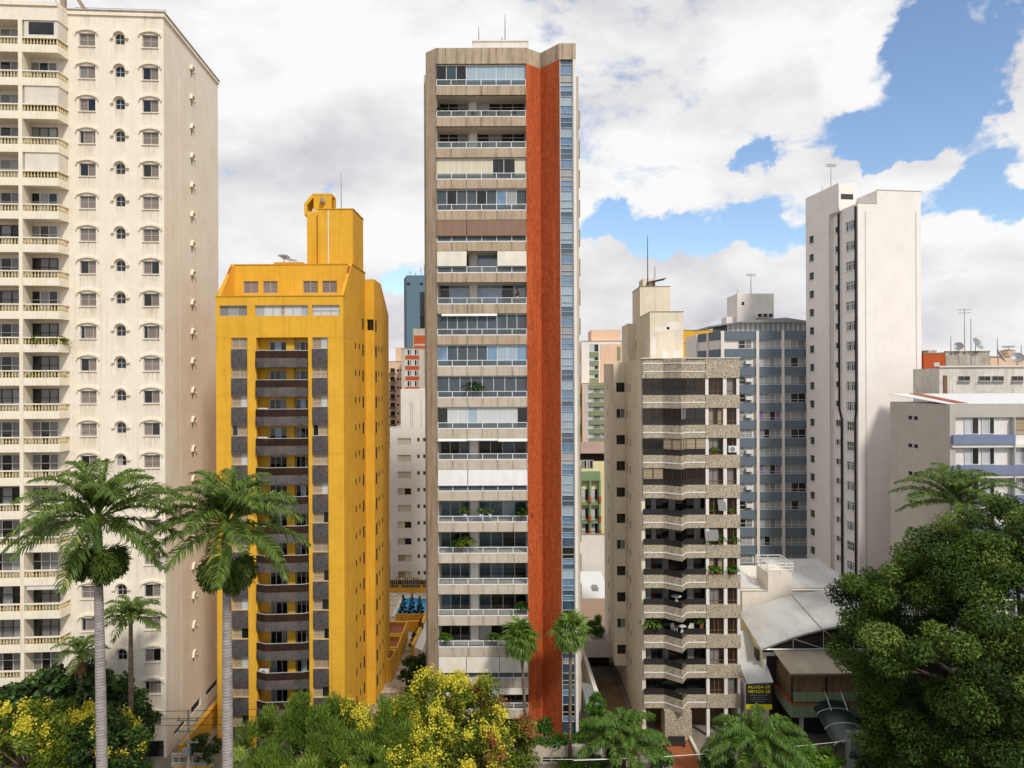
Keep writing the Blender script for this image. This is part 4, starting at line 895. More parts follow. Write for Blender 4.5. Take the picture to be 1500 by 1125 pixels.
# ================================================================ SLATE BLUE BLOCK
def slate_block():
    R = Frame(1055, 117, 0.0); X, Z = R.X, R.Z; rnd = random.Random(21)
    t = thing('apartment_block', 'slate blue banded apartment block with cream pillars and a glazed roof pavilion', 'apartment building', tuple(R.o), 0)
    h = 26.25 * 117 / F_PX; z0 = Z(1120, 484.7); bt = lambda k: z0 - k * h; bh = 12.6 * 117 / F_PX; NF = 15
    xe = X(1192); xc, dc = X(1021, 8), 8.0
    cols = [X(q, 0, 600) for q in (1056, 1060.5, 1107.5, 1111.5, 1145, 1148.5)]
    m = MB(); m.prism([(0, .35), (xe, .35), (xe, 16), (xc, 16), (xc, dc + .35)], -.3, z0 - .02); m.build('wall', MT['whitewall'], t)
    bm_ = MB(); bm_.prism([(0, 0), (xe, 0), (xe, .35), (0, .35)], -bh, 0); bm_.prism([(xc, dc), (0 - .003, 0), (0 - .003, .35), (xc, dc + .35)], -bh, 0); bme = bm_.mesh('blue_band', MT['bluegrey'])
    bays = [(cols[1], cols[2]), (cols[3], cols[4]), (cols[5], xe)]; wh = h - bh
    mats = [['bluepane', 'bluepane', 'bluepane', 'bluepane'], ['bluepane', 'glass', 'bluepane', 'bluepane'], ['curtain', 'bluepane', 'curtaing', 'bluepane'], ['bluepane', 'glass', 'glass', 'bluepane'], ['lilac', 'bluepane', 'glass', 'lilac']]
    for i, q in enumerate(mats):
        for j, (a, b) in enumerate(bays[1:]): winkind('b%d%d' % (i, j), b - a, wh, [(1, z) for z in q], 'whitemetal', .07, (.3,))
    w0 = (bays[0][1] - bays[0][0]) * .42
    winkind('b_s', w0, wh * .9, [(1, 'bluepane'), (1, 'bluepane')], 'whitemetal', .07, (.5,)); winkind('b_t', w0, wh * .9, [(1, 'glass'), (1, 'curtaing')], 'whitemetal', .07, (.5,))
    L_ = sqrt(xc * xc + dc * dc); an = atan2(dc, xc); winkind('b_c', L_ * .36, wh * .9, [(1, 'bluepane'), (1, 'curtaing')], 'whitemetal', .07)
    acm = MB(); acm.box(-.5, .5, -.7, -.01, 0, .55); ac = acm.mesh('window_box', MT['whitemetal'])
    for k in range(NF):
        z = bt(k); inst('blue_band', bme, t, (0, 0, z))
        for j, (a, b) in enumerate(bays[1:]): putwin(t, 'b%d%d' % (rnd.choice([0, 0, 1, 2, 3] if k not in (4, 7) or j else [4]), j), ((a + b) / 2, .33, z - h))
        putwin(t, rnd.choice(['b_s', 'b_s', 'b_t']), (bays[0][1] - w0 * .75, .33, z - h + .06))
        if k in (1, 2, 3, 4, 6, 7, 8, 9): inst('window_box', ac, t, (bays[0][1] - w0 * .55, .30, z - h + .45))
        for f in (.25, .72): putwin(t, 'b_c', (xc * f + .1, dc * f + .31, z - h + .06), atan2(-dc, -xc))
    m = MB()
    for a, b in ((cols[0], cols[1]), (cols[2], cols[3]), (cols[4], cols[5])): m.box(a, b, -.28, .34, -.3, z0 + .03)
    ux, uy = xc / L_, dc / L_
    for f in (.5, .99): m.box(xc * f - .2, xc * f + .25, dc * f - .3, dc * f + .3, -.3, z0 + .02)
    m.build('pillar', MT['whitewall'], t)
    # roof pavilion and water tower
    x0, x1 = X(1062, 3), X(1184, 3); za, zb_ = Z(1120, 473, 3), Z(1120, 466, 3)
    m = MB(); m.box(x0 + .5, x1, 3, 12, z0 - .1, za); m.build('pavilion', MT['bluepane'], t)
    m = MB(); n = 16
    for i in range(n + 1): x = x0 + .5 + (x1 - x0 - .5) * i / n; m.box(x - .06, x + .06, 2.9, 2.995, z0 - .1, za)
    m.build('pavilion_posts', MT['whitemetal'], t)
    m = MB(); m.extrude([(x0 - 2.6, 2, za - .5), (x0 + 2, 2, za + .15), (x1 - 4, 2, zb_), (x1 + .3, 2, za + .1), (x1 + .3, 2, za), (x0 + 2, 2, za), (x0 - 2.6, 2, za - .75)], (0, 11, 0)); m.build('pavilion_roof', MT['greymetal'], t)
    a, b = X(1080.5, 8), X(1134, 8); zt = Z(1107, 430, 8); m = MB(); m.box(a, b, 8, 14, z0, zt); m.box(X(1067, 8), a, 9, 12, z0, Z(1070, 463, 8)); m.face([(a + .75, 7.99, zt - 2), (a + 1.2, 7.99, zt - 2), (a + 1.2, 7.99, zt - 1.4), (a + .75, 7.99, zt - 1.4)], 1); m.build('roof_house', [MT['whitewall'], MT['glass']], t)
    m = MB()
    for i in range(3): x = X(1112 + 8 * i, 7.5); m.box(x - .4, x + .4, 7.0, 7.95, Z(1112, 466, 7.5), Z(1112, 459, 7.5)); m.box(x - .3, x + .3, 6.98, 7.0, Z(1112, 465, 7.5), Z(1112, 460, 7.5), 1)
    m.build('roof_unit', [MT['whitemetal'], MT['glass']], t)
    return t, R, dict(zt=zt, a=a, b=b)
SLATE, BR, BD = slate_block()

# ================================================================ WHITE TOWER
def white_tower():
    R = Frame(1257.5, 102, 8.0); X, Z = R.X, R.Z; rnd = random.Random(31)
    t = thing('apartment_tower', 'slim white apartment tower with a blank front wall and black pipes down its side', 'apartment building', tuple(R.o), R.t)
    xe = X(1350); D = R.side(1180.5, 400)[0]; z1 = Z(1270, 298); z2 = Z(1315, 279.5)
    d1, d2 = R.side(1234, 560)[0], R.side(1217, 560)[0]     # the shallow recess
    hb = 29.4 * R.side(1245, 560)[0] * 0 + 2.86
    holes, hr, hl = [], [], []
    da, db, dc = R.side(1245, 330)[0], R.side(1223, 330)[0], R.side(1188.5, 360)[0]
    zA = R.side(1245, 338)[1]; zB = R.side(1223, 341)[1]; zC = R.side(1188.5, 347)[1]
    for k in range(18):
        holes.append((da - 1.05, da + 1.05, zA - k * hb, zA - k * hb + 1.35)); hr.append((db - .6, db + .6, zB - k * hb, zB - k * hb + .95))
        hl.append((dc - .65, dc + .65, zC - k * hb - 1.0, zC - k * hb + .15))
    m = MB()
    m.wall(LEFT(0), 0, d1, -.3, z1, holes, .2); m.wall(LEFT(.35), d1, d2, -.3, z1, hr, .15); m.wall(LEFT(0), d2, D, -.3, z1, hl, .2)
    for d in (d1, d2): m.face([(0, d, -.3), (.35, d, -.3), (.35, d, z1), (0, d, z1)])
    m.face([(0, 0, -.3), (xe, 0, -.3), (xe, 0, z1), (0, 0, z1)]); m.face([(xe, 0, -.3), (xe, D, -.3), (xe, D, z1), (xe, 0, z1)]); m.face([(0, D, -.3), (xe, D, -.3), (xe, D, z1), (0, D, z1)])
    m.face([(0, 0, z1 - .3), (xe, 0, z1 - .3), (xe, D, z1 - .3), (0, D, z1 - .3)])
    m.build('wall', MT['whitetower'], t)
    xb = X(1286); m = MB(); m.box(xb, xe, .003, 13, z1 + .002, z2); m.box(.002, xb - .002, d1 + .6, d1 + .9, z1, z1 + .5)
    zc = R.side(1230, 267)[1]; xc = 2.9; m.box(.002, xc, d2 - 2.2, D, z1, zc); m.face([(.35, d2 - 2.205, zc - 2.4), (2.3, d2 - 2.205, zc - 2.4), (2.3, d2 - 2.205, zc - 1.6), (.35, d2 - 2.205, zc - 1.6)], 1)
    m.build('roof_house', [MT['whitetower'], MT['louver']], t)
    m = MB(); m.box(xb - .05, xe + .05, -.05, .2, z2 + .002, z2 + .08); m.box(-.05, xb - .07, -.05, .2, z1 + .002, z1 + .08); m.build('coping', MT['greywall'], t)
    winkind('wA0', 2.1, 1.35, [(1, 'glass'), (1, 'bluepane'), (1, 'glassb'), (1, 'glass')], 'whitemetal', .10, (.72,), .08, 'whitewall'); winkind('wA1', 2.1, 1.35, [(1, 'curtaing'), (1, 'glass'), (1, 'bluepane'), (1, 'glass')], 'whitemetal', .10, (.72,), .08, 'whitewall'); winkind('wA2', 2.1, 1.35, [(1, 'louver'), (1, 'louver'), (1, 'louver'), (1, 'louver')], 'whitemetal', .08, (.5,), .08, 'whitewall')
    winkind('wB0', 1.2, .95, [(1, 'glass'), (1, 'bluepane')], 'whitemetal', .08, (), .06, 'whitewall'); winkind('wB1', 1.2, .95, [(1, 'louver'), (1, 'louver')], 'whitemetal', .06, (), .06, 'whitewall')
    winkind('wC', 1.3, 1.15, [(1, 'louver')], 'greymetal', .06, (.33, .66), .05, 'whitewall')
    for k in range(18):
        putwin(t, rnd.choice(['wA0', 'wA1', 'wA0', 'wA2']), (.2, da, zA - k * hb), RZL); putwin(t, rnd.choice(['wB0', 'wB0', 'wB1']), (.5, db, zB - k * hb), RZL); putwin(t, 'wC', (.2, dc, zC - k * hb - 1.0), RZL)
    # black pipes with a kink
    zk = R.side(1245, 610)[1]
    for px, sh in ((1231, 1.1), (1255.5, -.5)):
        d = R.side(px, 400)[0]; m = MB()
        for o in (0, .28 if sh > 0 else .22): m.tube([(-.16, d + o, z1 - .4), (-.16, d + o, zk + 1), (-.16, d + o - sh * .5, zk - .4), (-.16, d + o - sh * .5, 1)], .085, 6)
        m.build('down_pipe', MT['black'], t)
    for px in (1218,):
        d = R.side(px, 400)[0]; m = MB(); m.tube([(-.1, d + .3, z1), (-.1, d + .3, 1)], .07, 6); m.build('down_pipe', MT['beige'], t)
    m = MB()
    for px in (1268, 1342): x = X(px, 0, 450); m.box(x - .05, x + .05, -.03, -.002, 2, Z(px, 310)); 
    m.build('cable_duct', MT['greywall'], t)
    return t, R, dict(z1=z1, z2=z2, zc=zc, D=D, d2=d2)
WHITE, WR, WD = white_tower()

# ================================================================ GREY BLOCK WITH BLUE PANELS (right edge)
def grey_block():
    R = Frame(1391, 72, 0.0); X, Z = R.X, R.Z
    t = thing('apartment_block', 'low grey rendered block with blue panels under its windows, behind the big tree', 'apartment building', tuple(R.o), 0)
    D = R.side(1304, 600)[0]; zt = Z(1395, 592.5); h = 44.7 * 72 / F_PX; S = 72 / F_PX; xe = X(1620)
    m = MB(); sh = []
    zs = R.side(1337, 615)[1]; ds = R.side(1337, 600)[0]
    for k in range(6):
        for o in (-.55, .55): sh.append((ds + o - .42, ds + o + .42, zs - k * h, zs - k * h + .42))
    m.wall(LEFT(0), 0, D, -.3, zt, sh, .2); m.face([(0, D, -.3), (xe, D, -.3), (xe, D, zt), (0, D, zt)])
    m.box(0.002, xe, .0, .25, zt - 1.28, zt); m.build('wall', MT['greywall'], t)
    winkind('gs', .84, .42, [(1, 'dark'), (1, 'dark')], 'brownwall', .03)
    for a in sh: putwin(t, 'gs', (.2, (a[0] + a[1]) / 2, a[2]), RZL)
    m = MB(); m.box(.4, xe, .3, D - .01, -.3, zt - .02); m.build('core', MT['whitewall'], t)
    m = MB(); m.box(0.002, X(1393.5) + .4, .0, .3, -.3, zt - 1.285); m.build('corner_pier', MT['greywall'], t)
    wz = lambda k: zt - 1.28 - k * h
    c = [X(q, 0, 640) for q in (1393.5, 1415, 1426, 1436, 1450, 1459, 1484, 1502)]
    winkind('gw0', c[3] - c[1], 25 * S, [(1, 'curtain'), (.9, 'glass')], 'whitemetal', .06); winkind('gw1', c[5] - c[3] - .3, 25 * S, [(1, 'curtain'), (.65, 'glass')], 'whitemetal', .06); winkind('gw2', 2.6, 25 * S, [(1, 'shutterb'), (1, 'blind')], 'alum', .06, (.3,)); winkind('gw3', 2.6, 25 * S, [(1, 'curtain'), (1, 'curtaing'), (1, 'curtain')], 'whitemetal', .06)
    for k in range(7):
        z = wz(k)
        putwin(t, 'gw0', ((c[1] + c[3]) / 2, .26, z - 25 * S)); putwin(t, 'gw1', ((c[3] + c[5]) / 2 + .15, .26, z - 25 * S)); putwin(t, ('gw2', 'gw3')[k > 0], (c[6] + 1.35, .26, z - 25 * S)); putwin(t, 'gw3', (c[6] + 6, .26, z - 25 * S))
        b = MB(); b.box(c[0] + .01, c[6] if k == 0 else xe, -.35, .28, z - 39 * S, z - 25.6 * S); b.build('blue_panel', MT['bluespan'], t)
        b = MB(); b.box(c[0] + .01, xe, -.20, .28, z - 44 * S, z - 39.2 * S); b.build('white_ledge', MT['whitewall'], t)
    b = MB(); b.box(c[6] - .06, c[6] + .06, -.30, .25, 0, wz(0) - .01); b.build('down_pipe', MT['alum'], t)
    m = MB(); zr = zt + .35; m.extrude([(-.1, .3, zt + .02), (xe, .3, zt + .02), (xe, D, zr + .5), (-.1, D, zr + .5)], (0, 0, .06)); m.build('roof', MT['whitemetal'], t)
    a = X(1392, 1); m = MB(); m.extrude([(a + .2, .4, zt + .095), (a + 1.4, .4, zt + .095), (a + 2.6, D - .3, zr + .565), (a + 1.4, D - .3, zr + .565)], (0, 0, .03)); m.build('roof_strip', MT['terracotta'], t)
    return t, R, dict(zt=zt)
GREY, GR, GD = grey_block()
# ================================================================ BUILDINGS BEHIND
def bx(px0, px1, pyt, Y, D, pyb=None, th=0.0):
    """frame + extents of a block seen between two pixel columns"""
    R = Frame(px0, Y, th); return R, R.X(px1), R.Z((px0 + px1) / 2, pyt), (R.Z((px0 + px1) / 2, pyb) if pyb else -.3)
def block(name, label, cat, px0, px1, pyt, Y, D, mat, extra=0.0, group=None):
    R, w, zt, _ = bx(px0, px1, pyt, Y, D)
    t = thing(name, label, cat, tuple(R.o), 0, group); m = MB(); m.box(0, w + extra, 0, D, -.3, zt); m.build('wall', MT[mat], t)
    m = MB(); m.box(-.08, w + extra + .08, -.08, .25, zt + .003, zt + .15); m.build('coping', MT['capbrown'], t)
    return t, R, w, zt
# --- left gap
def left_gap():
    t, R, w, zt = block('office_tower', 'distant teal office tower seen just left of the concrete tower', 'tower', 596, 650, 404, 220, 20, 'teal')
    m = MB(); m.extrude([(-1.2, 3, -.3), (-.003, 0, -.3), (-.003, 0, zt), (-1.2, 3, zt - .5)], (0, 14, 0)); m.build('chamfer', MT['bluegrey'], t)
    m = MB()
    for px in (599, 618): x = R.X(px); m.face([(x - .5, -.01, R.Z(px, 418)), (x + .5, -.01, R.Z(px, 418)), (x + .5, -.01, R.Z(px, 414)), (x - .5, -.01, R.Z(px, 414))])
    x0, x1 = R.X(616.5), R.X(624); m.box(x0, x1, -.3, .1, R.Z(620, 480), R.Z(620, 428)); m.build('dark_panel', MT['glass'], t)
    m = MB()
    for px, a in ((600, 3), (608, 2), (616, 5), (621, 6)): x = R.X(px); m.box(x - .08, x + .08, 2, 2.2, zt, zt + a * .6); m.box(x - .5, x + .5, 2, 2.1, zt + a * .4, zt + a * .4 + .1)
    m.build('roof_mast', MT['greymetal'], t)
    # brick-banded block
    t, R, w, zt = block('apartment_block', 'distant concrete block with orange brick bands beside the teal tower', 'apartment building', 588, 625, 511, 180, 14, 'concrete_lt', 3)
    m = MB(); a = R.X(604.5); m.box(a, w + 3, 1, 13, zt, R.Z(610, 481)); m.box(a + .2, w + 2, .95, 1, R.Z(610, 503), R.Z(610, 491), 1); m.box(a + .2, w + 2, .95, 1, R.Z(610, 511), R.Z(610, 506), 1); m.build('upper_block', [MT['concrete_lt'], MT['orange']], t)
    winkind('far_w', 1.6, 1.5, [(1, 'curtain'), (1, 'glass'), (1, 'curtaing')], 'whitemetal', .1)
    for k in range(5):
        y = 515 + 15.3 * k; b = MB(); b.box(R.X(594), R.X(614), -.06, -.003, R.Z(600, y + 12), R.Z(600, y + 6)); b.build('brick_band', MT['orange'], t)
        for px in (598.5, 609): putwin(t, 'far_w', (R.X(px), -.02, R.Z(px, y + 5.5)))
    # pale brick block with balconies
    t, R, w, zt = block('apartment_block', 'distant pale brick block with dark stacked balconies beside the yellow tower', 'apartment building', 569, 592, 530, 190, 14, 'peach', 4)
    m = MB(); m.box(R.X(577), R.X(590), 3, 10, zt, R.Z(583, 508)); m.build('roof_house', MT['peach'], t)
    for k in range(9):
        y = 540 + 12.6 * k; b = MB(); b.box(R.X(571), R.X(579), -1.2, -.003, R.Z(575, y + 8.5), R.Z(575, y + 5.5)); o = b.build('balcony', MT['brownwall'], t)
        b = MB(); b.box(R.X(572), R.X(578.5), -.05, -.004, R.Z(575, y + 5.4), R.Z(575, y - .5)); b.build('opening', MT['dark'], o)
        b = MB()
        for px in (583, 588): b.box(R.X(px) - .3, R.X(px) + .3, -.04, -.003, R.Z(px, y + 4), R.Z(px, y + 1))
        b.build('window', MT['glass'], t)
    # white block behind the pool
    R = Frame(571, 122, 0.0); t = thing('apartment_block', 'plain white block with small windows behind the swimming pool', 'apartment building', tuple(R.o), 0)
    zt = R.Z(580, 626); w = R.X(640); zu = R.Z(606, 570); m = MB(); h = 24.4 * 122 / F_PX; holes = []
    x1 = R.X(592.5, 0, 700); z0 = R.Z(592, 652)
    for k in range(9): holes.append((x1 - 1.13, x1 + 1.13, z0 - k * h, z0 - k * h + 1.15)); holes += [(R.X(p, 0, 700) - .22, R.X(p, 0, 700) + .22, z0 - k * h + .55, z0 - k * h + 1.2) for p in (613, 621.5)]
    m.wall(FRONT(0), 0, w, -.3, zt, holes, .2); m.box(0, w, .3, 14, -.3, zt - .2); m.build('wall', MT['whitewall'], t)
    m = MB(); m.box(R.X(587, 0, 600), w, .004, 10, zt + .002, zu)
    for px in (601, 604, 617): m.box(R.X(px) - .04, R.X(px) + .04, -.05, .003, zt, zu - 2, 1)
    m.box(R.X(571.5), R.X(587), -.05, .2, zt + .003, zt + .12); m.build('upper_block', [MT['whitewall'], MT['greywall']], t)
    winkind('nw0', 2.26, 1.15, [(1, 'shutterb'), (1, 'blind')], 'alum', .06); winkind('nw1', 2.26, 1.15, [(1, 'blind'), (1, 'glass')], 'alum', .06); winkind('nw2', 2.26, 1.15, [(1, 'blind'), (1, 'blind')], 'alum', .06); winkind('nws', .44, .65, [(1, 'louver')], 'alum', .04)
    for k in range(9): putwin(t, ('nw2', 'nw2', 'nw2', 'nw1', 'nw2', 'nw1', 'nw1', 'nw0', 'nw0')[k] , (x1, .2, z0 - k * h)); [putwin(t, 'nws', (R.X(p, 0, 700), .2, z0 - k * h + .55)) for p in (613, 621.5)]
left_gap()
# --- gap right of the centre tower
def mid_gap():
    t, R, w, zt = block('apartment_block', 'distant peach and white block with olive window panels, right of the concrete tower', 'apartment building', 852, 925, 500, 170, 14, 'whitewall', 0)
    m = MB(); m.box(R.X(868), R.X(912), 2, 10, zt, R.Z(890, 482)); m.build('roof_house', MT['peach'], t)
    m = MB(); m.box(R.X(880, 0), w, -.12, -.003, R.Z(890, 560), R.Z(890, 504)); m.build('peach_wall', MT['peach'], t)
    winkind('mw', 2.2, 1.9, [(1, 'curtain'), (1, 'glass')], 'whitemetal', .1); winkind('mw2', 3.6, 1.9, [(1, 'curtain'), (1, 'bluepane')], 'whitemetal', .1)
    for k in range(4):
        y = 516 + 12.8 * k; b = MB(); b.box(R.X(864), R.X(877), -.2, -.003, R.Z(870, y + 7), R.Z(870, y)); b.build('olive_panel', MT['olive'], t); putwin(t, 'mw', (R.X(870.5), -.02, R.Z(870, y - .3)))
    m = MB(); m.box(R.X(904), R.X(909), -.2, -.125, R.Z(905, 528), R.Z(905, 508)); m.build('stair_window', MT['olive'], t)
    t, R, w, zt = block('apartment_block', 'white block with olive banded fronts stepping below the peach roof', 'apartment building', 853, 900, 562, 160, 10, 'peach', 0)
    for k in range(8):
        y = 563 + 13.1 * k; b = MB(); b.box(R.X(863, 0, 600), w, -.3, -.003, R.Z(875, y + 6.5), R.Z(875, y)); b.build('olive_band', MT['olive'], t)
        for px in (869, 879): putwin(t, 'mw2', (R.X(px, 0, 600), -.03, R.Z(px, y + 12.8)))
    m = MB(); m.box(R.X(848), R.X(853), 1, 8, 0, R.Z(850, 566)); m.build('side_wing', MT['olive'], t)
    # green balcony house with tiled roof
    R = Frame(848.5, 135, 0.0); t = thing('apartment_house', 'green and pale yellow house with small orange balconies beside the concrete tower', 'apartment building', tuple(R.o), 0)
    w = R.X(900); zt = R.Z(870, 676); m = MB(); m.box(0, w, 0, 10, -.3, zt); m.build('wall', MT['paleyellow'], t)
    m = MB(); m.box(.3, w, 1, 9, zt, R.Z(870, 662)); m.build('loft', MT['dark'], t)
    m = MB(); m.extrude([(0, -.6, R.Z(860, 664)), (w, -.6, R.Z(860, 664)), (w, 6, R.Z(860, 652)), (0, 6, R.Z(860, 652))], (0, 0, .15)); m.build('roof', MT['oldtile'], t)
    g1 = R.X(878); m = MB(); m.box(.002, g1, -1.0, -.003, R.Z(860, 703), R.Z(860, 690));
    for px in (849, 863, 877): m.box(R.X(px) - .15 if px > 850 else .002, R.X(px) + .2, -1.0, -.003, R.Z(860, 785), R.Z(860, 703.2))
    for y in (735, 762, 783): m.box(.05, g1 - .2, -.9, -.003, R.Z(860, y + 3.5), R.Z(860, y))
    m.build('balcony_frame', MT['green'], t)
    winkind('hw', 1.25, 1.6, [(1, 'curtaing'), (1, 'dark')], 'whitemetal', .08); winkind('hd', 1.3, 2.2, [(1, 'curtain'), (1, 'dark')], 'whitemetal', .08)
    for px in (855, 863.5): putwin(t, 'hw', (R.X(px), -.02, R.Z(px, 701) + .25 + 1.6))
    for y in (733, 761, 782):
        for px in (856, 870): putwin(t, 'hd', (R.X(px), -.04, R.Z(px, y)))
        for pa_, pb_ in ((861, 864.5), (876, 879)): b = MB(); b.box(R.X(pa_), R.X(pb_), -1.35, -1.02, R.Z(860, y + 1), R.Z(860, y - 7)); b.build('brick_pier', MT['orange'], t)
        b = MB(); b.box(R.X(850), R.X(876), -1.2, -1.15, R.Z(860, y - 5.6), R.Z(860, y - 5)); [b.box(R.X(850 + 2 * i) - .02, R.X(850 + 2 * i) + .02, -1.2, -1.15, R.Z(860, y), R.Z(860, y - 5.6)) for i in range(1, 13)]; b.build('railing', MT['darkmetal'], t)
    # white wall, white roof, beige house, terracotta yard
    t, R, w, zt = block('boundary_wall', 'blank white wall below the green balcony house', 'wall', 847, 900, 783, 121, .6, 'whitewall')
    R = Frame(848, 106, 0.0); t = thing('house', 'single storey house with white metal roof below the blank white wall', 'house', tuple(R.o), 0)
    w = R.X(895); za, zb_ = R.Z(865, 882), R.Z(865, 848, 13)
    m = MB(); m.box(.2, w, .4, 12, -.3, za - .1); m.build('wall', MT['beige2'], t); m = MB(); m.extrude([(0, 0, za), (w, 0, za), (w, 13, max(zb_, za + 1)), (0, 13, max(zb_, za + 1))], (0, 0, .12)); m.build('roof', MT['whitemetal'], t)
    m = MB(); m.box(R.X(872), R.X(880), 4, 6, za + .3, za + .9); m.build('skylight', MT['greymetal'], t)
    b = MB(); b.box(R.X(860), R.X(879), .36, .398, za - 2.2, za - 1.3); b.build('window', MT['shutterb'], t)
    t, R, w, zt = block('apartment_block', 'distant yellow block peeking between the beige roof box and the slate block', 'apartment building', 1000, 1045, 484, 175, 10, 'yellow')
    winkind('fy', 1.6, 1.8, [(1, 'glass'), (1, 'curtain')], 'whitemetal', .1); putwin(t, 'fy', (R.X(1015), -.02, R.Z(1015, 513)))
    m = MB(); m.box(0, w, -.2, -.003, R.Z(1020, 502), R.Z(1020, 500)); m.build('ledge', MT['yellow_trim'], t)
mid_gap()
# --- right edge, behind the grey block
def right_back():
    t, R, w, zt = block('apartment_block', 'orange block with a white window band right of the white tower', 'apartment building', 1353, 1384.5, 518, 106, 8, 'orange')
    m = MB(); m.box(R.X(1371), R.X(1384), 2, 5, zt, R.Z(1377, 512)); m.build('roof_house', MT['agedwall'], t)
    m = MB(); m.box(R.X(1354), R.X(1376), -.1, -.003, R.Z(1360, 556), R.Z(1360, 550)); m.build('window_band', MT['curtain'], t)
    m = MB(); m.box(R.X(1354), R.X(1376), -.15, -.003, R.Z(1360, 600), R.Z(1360, 561)); m.build('grey_base', MT['greywall'], t)
    m = MB(); m.box(R.X(1368), R.X(1376), -.06, -.003, R.Z(1370, 537), R.Z(1370, 531)); m.build('window', MT['curtain'], t)
    t1, R, w, zt1 = block('apartment_block', 'weathered concrete rooftop block stained black and crowded with aerials', 'apartment building', 1385.3, 1450, 515.5, 107, 8, 'agedwall')
    t2, R2, w, zt2 = block('apartment_block', 'lower peach rooftop wall beside the weathered concrete block', 'apartment building', 1450.5, 1560, 523, 108, 8, 'peach')
    t3, R3, w, zt3 = block('apartment_block', 'long white rooftop wall with four dark slot windows behind the grey block', 'apartment building', 1376, 1600, 539, 92, 6, 'dirtywhite')
    m = MB(); winkind('rw', 1.5, .62, [(1, 'louver'), (1, 'glass')], 'greymetal', .06, (), .06, 'greywall')
    for px in (1412, 1442, 1461.5, 1490): putwin(t3, 'rw', (R3.X(px), -.02, R3.Z(px, 558)))
    b = MB(); b.box(R3.X(1381.5), R3.X(1387), -.1, -.003, R3.Z(1384, 577), R3.Z(1384, 550)); b.build('door', MT['brownwall'], t3)
    b = MB(); b.box(0, w, -.06, .1, zt3 + .16, zt3 + .3); b.build('rail', MT['whitemetal'], t3)
right_back()
# ================================================================ VEGETATION
LEAF = dict(big=leafmat('leaf_big', '22360f', '547025', '78883c', .35, .65), bright=leafmat('leaf_bright', '2f5216', '6f9a30', '93b04a', .4), flower_tree=leafmat('leaf_golden', '3e5210', '8c9e34', 'a8b24c', .4),
            blossom=leafmat('blossom_yellow', 'b4ac30', 'e6da48', 'f0e880', .3, .7), pods=leafmat('pod_red', '7a4a28', 'a8603a', 'b87850', .3, .7), dark=leafmat('leaf_dark', '1c3212', '4a6a28', '668438', .3),
            weep=leafmat('leaf_weep', '46601c', '86a03e', 'a6b658', .4), palm=leafmat('leaf_palm', '34501c', '88a04a', 'd4c460', .4, .38), fan=leafmat('leaf_fan', '3a5a20', '86a444', 'b8b068', .4, .4),
            youngpalm=leafmat('leaf_youngpalm', '32521e', '80a044', 'b0bc58', .4, .4), cypress=leafmat('leaf_cypress', '0e1f0e', '1f3d1a', '2c4d22', .2), hedge=leafmat('leaf_hedge', '294a16', '5f8a2a', '80a23a', .3),
            drydead=leafmat('leaf_dry', '6a5432', '9a8050', 'b39a66', .2, .8), seeds=leafmat('seed_strand', '2c4416', '6a7a30', '8a7238', .2, .7), grass=leafmat('leaf_grass', '3f6a1e', '86a83a', '9fb84c', .4))
BARK = {}
def bark(name, hexa, hexb, ring=0):
    m, nt, b = newmat(name)
    x = mixc(nt, remap(nt, noise(nt, 2.0, 6, .7, (1, 1, .5 if not ring else 2.5)), .35, .65), H(hexa), H(hexb))
    if ring:
        tc = nt.nodes.new('ShaderNodeTexCoord'); w = NN(nt, 'ShaderNodeTexWave', bands_direction='Z', i_Scale=ring, i_Distortion=1.5, i_Detail=2); nt.links.new(tc.outputs['Object'], w.inputs['Vector'])
        x = mixc(nt, remap(nt, w.outputs['Fac'], .0, .25, .28, 0), x, tuple(v * .45 for v in H(hexa)[:3]) + (1,)); bump(nt, b, w.outputs['Fac'], .4, .05)
    else: bump(nt, b, noise(nt, 6, 5), .6, .06)
    nt.links.new(x, b.inputs['Base Color']); b.inputs['Roughness'].default_value = .9; return m
BARK = dict(brown=bark('bark_brown', '4a3a2a', '6e5c48'), palm=bark('bark_palm', '807a76', 'a39c96', 1.7), thin=bark('bark_thin', '5c4c3c', '7d6c58', 1.2), shaft=plain('crown_shaft', '688a44', .45))
def leaf_quads(C, N, L, Wd, rs, twist=1.0, fold=.0):
    """leaf shaped quads: tip, side, root, side"""
    n = len(C); N = N / np.linalg.norm(N, axis=1, keepdims=True)
    R = rs.normal(size=(n, 3)); A = np.cross(N, R); A /= np.linalg.norm(A, axis=1, keepdims=True) + 1e-9; B = np.cross(N, A)
    L = np.broadcast_to(np.asarray(L), (n,))[:, None]; Wd = np.broadcast_to(np.asarray(Wd), (n,))[:, None]
    return np.stack([C + A * L, C + B * Wd + N * Wd * .25, C - A * L, C - B * Wd + N * Wd * .25], 1)
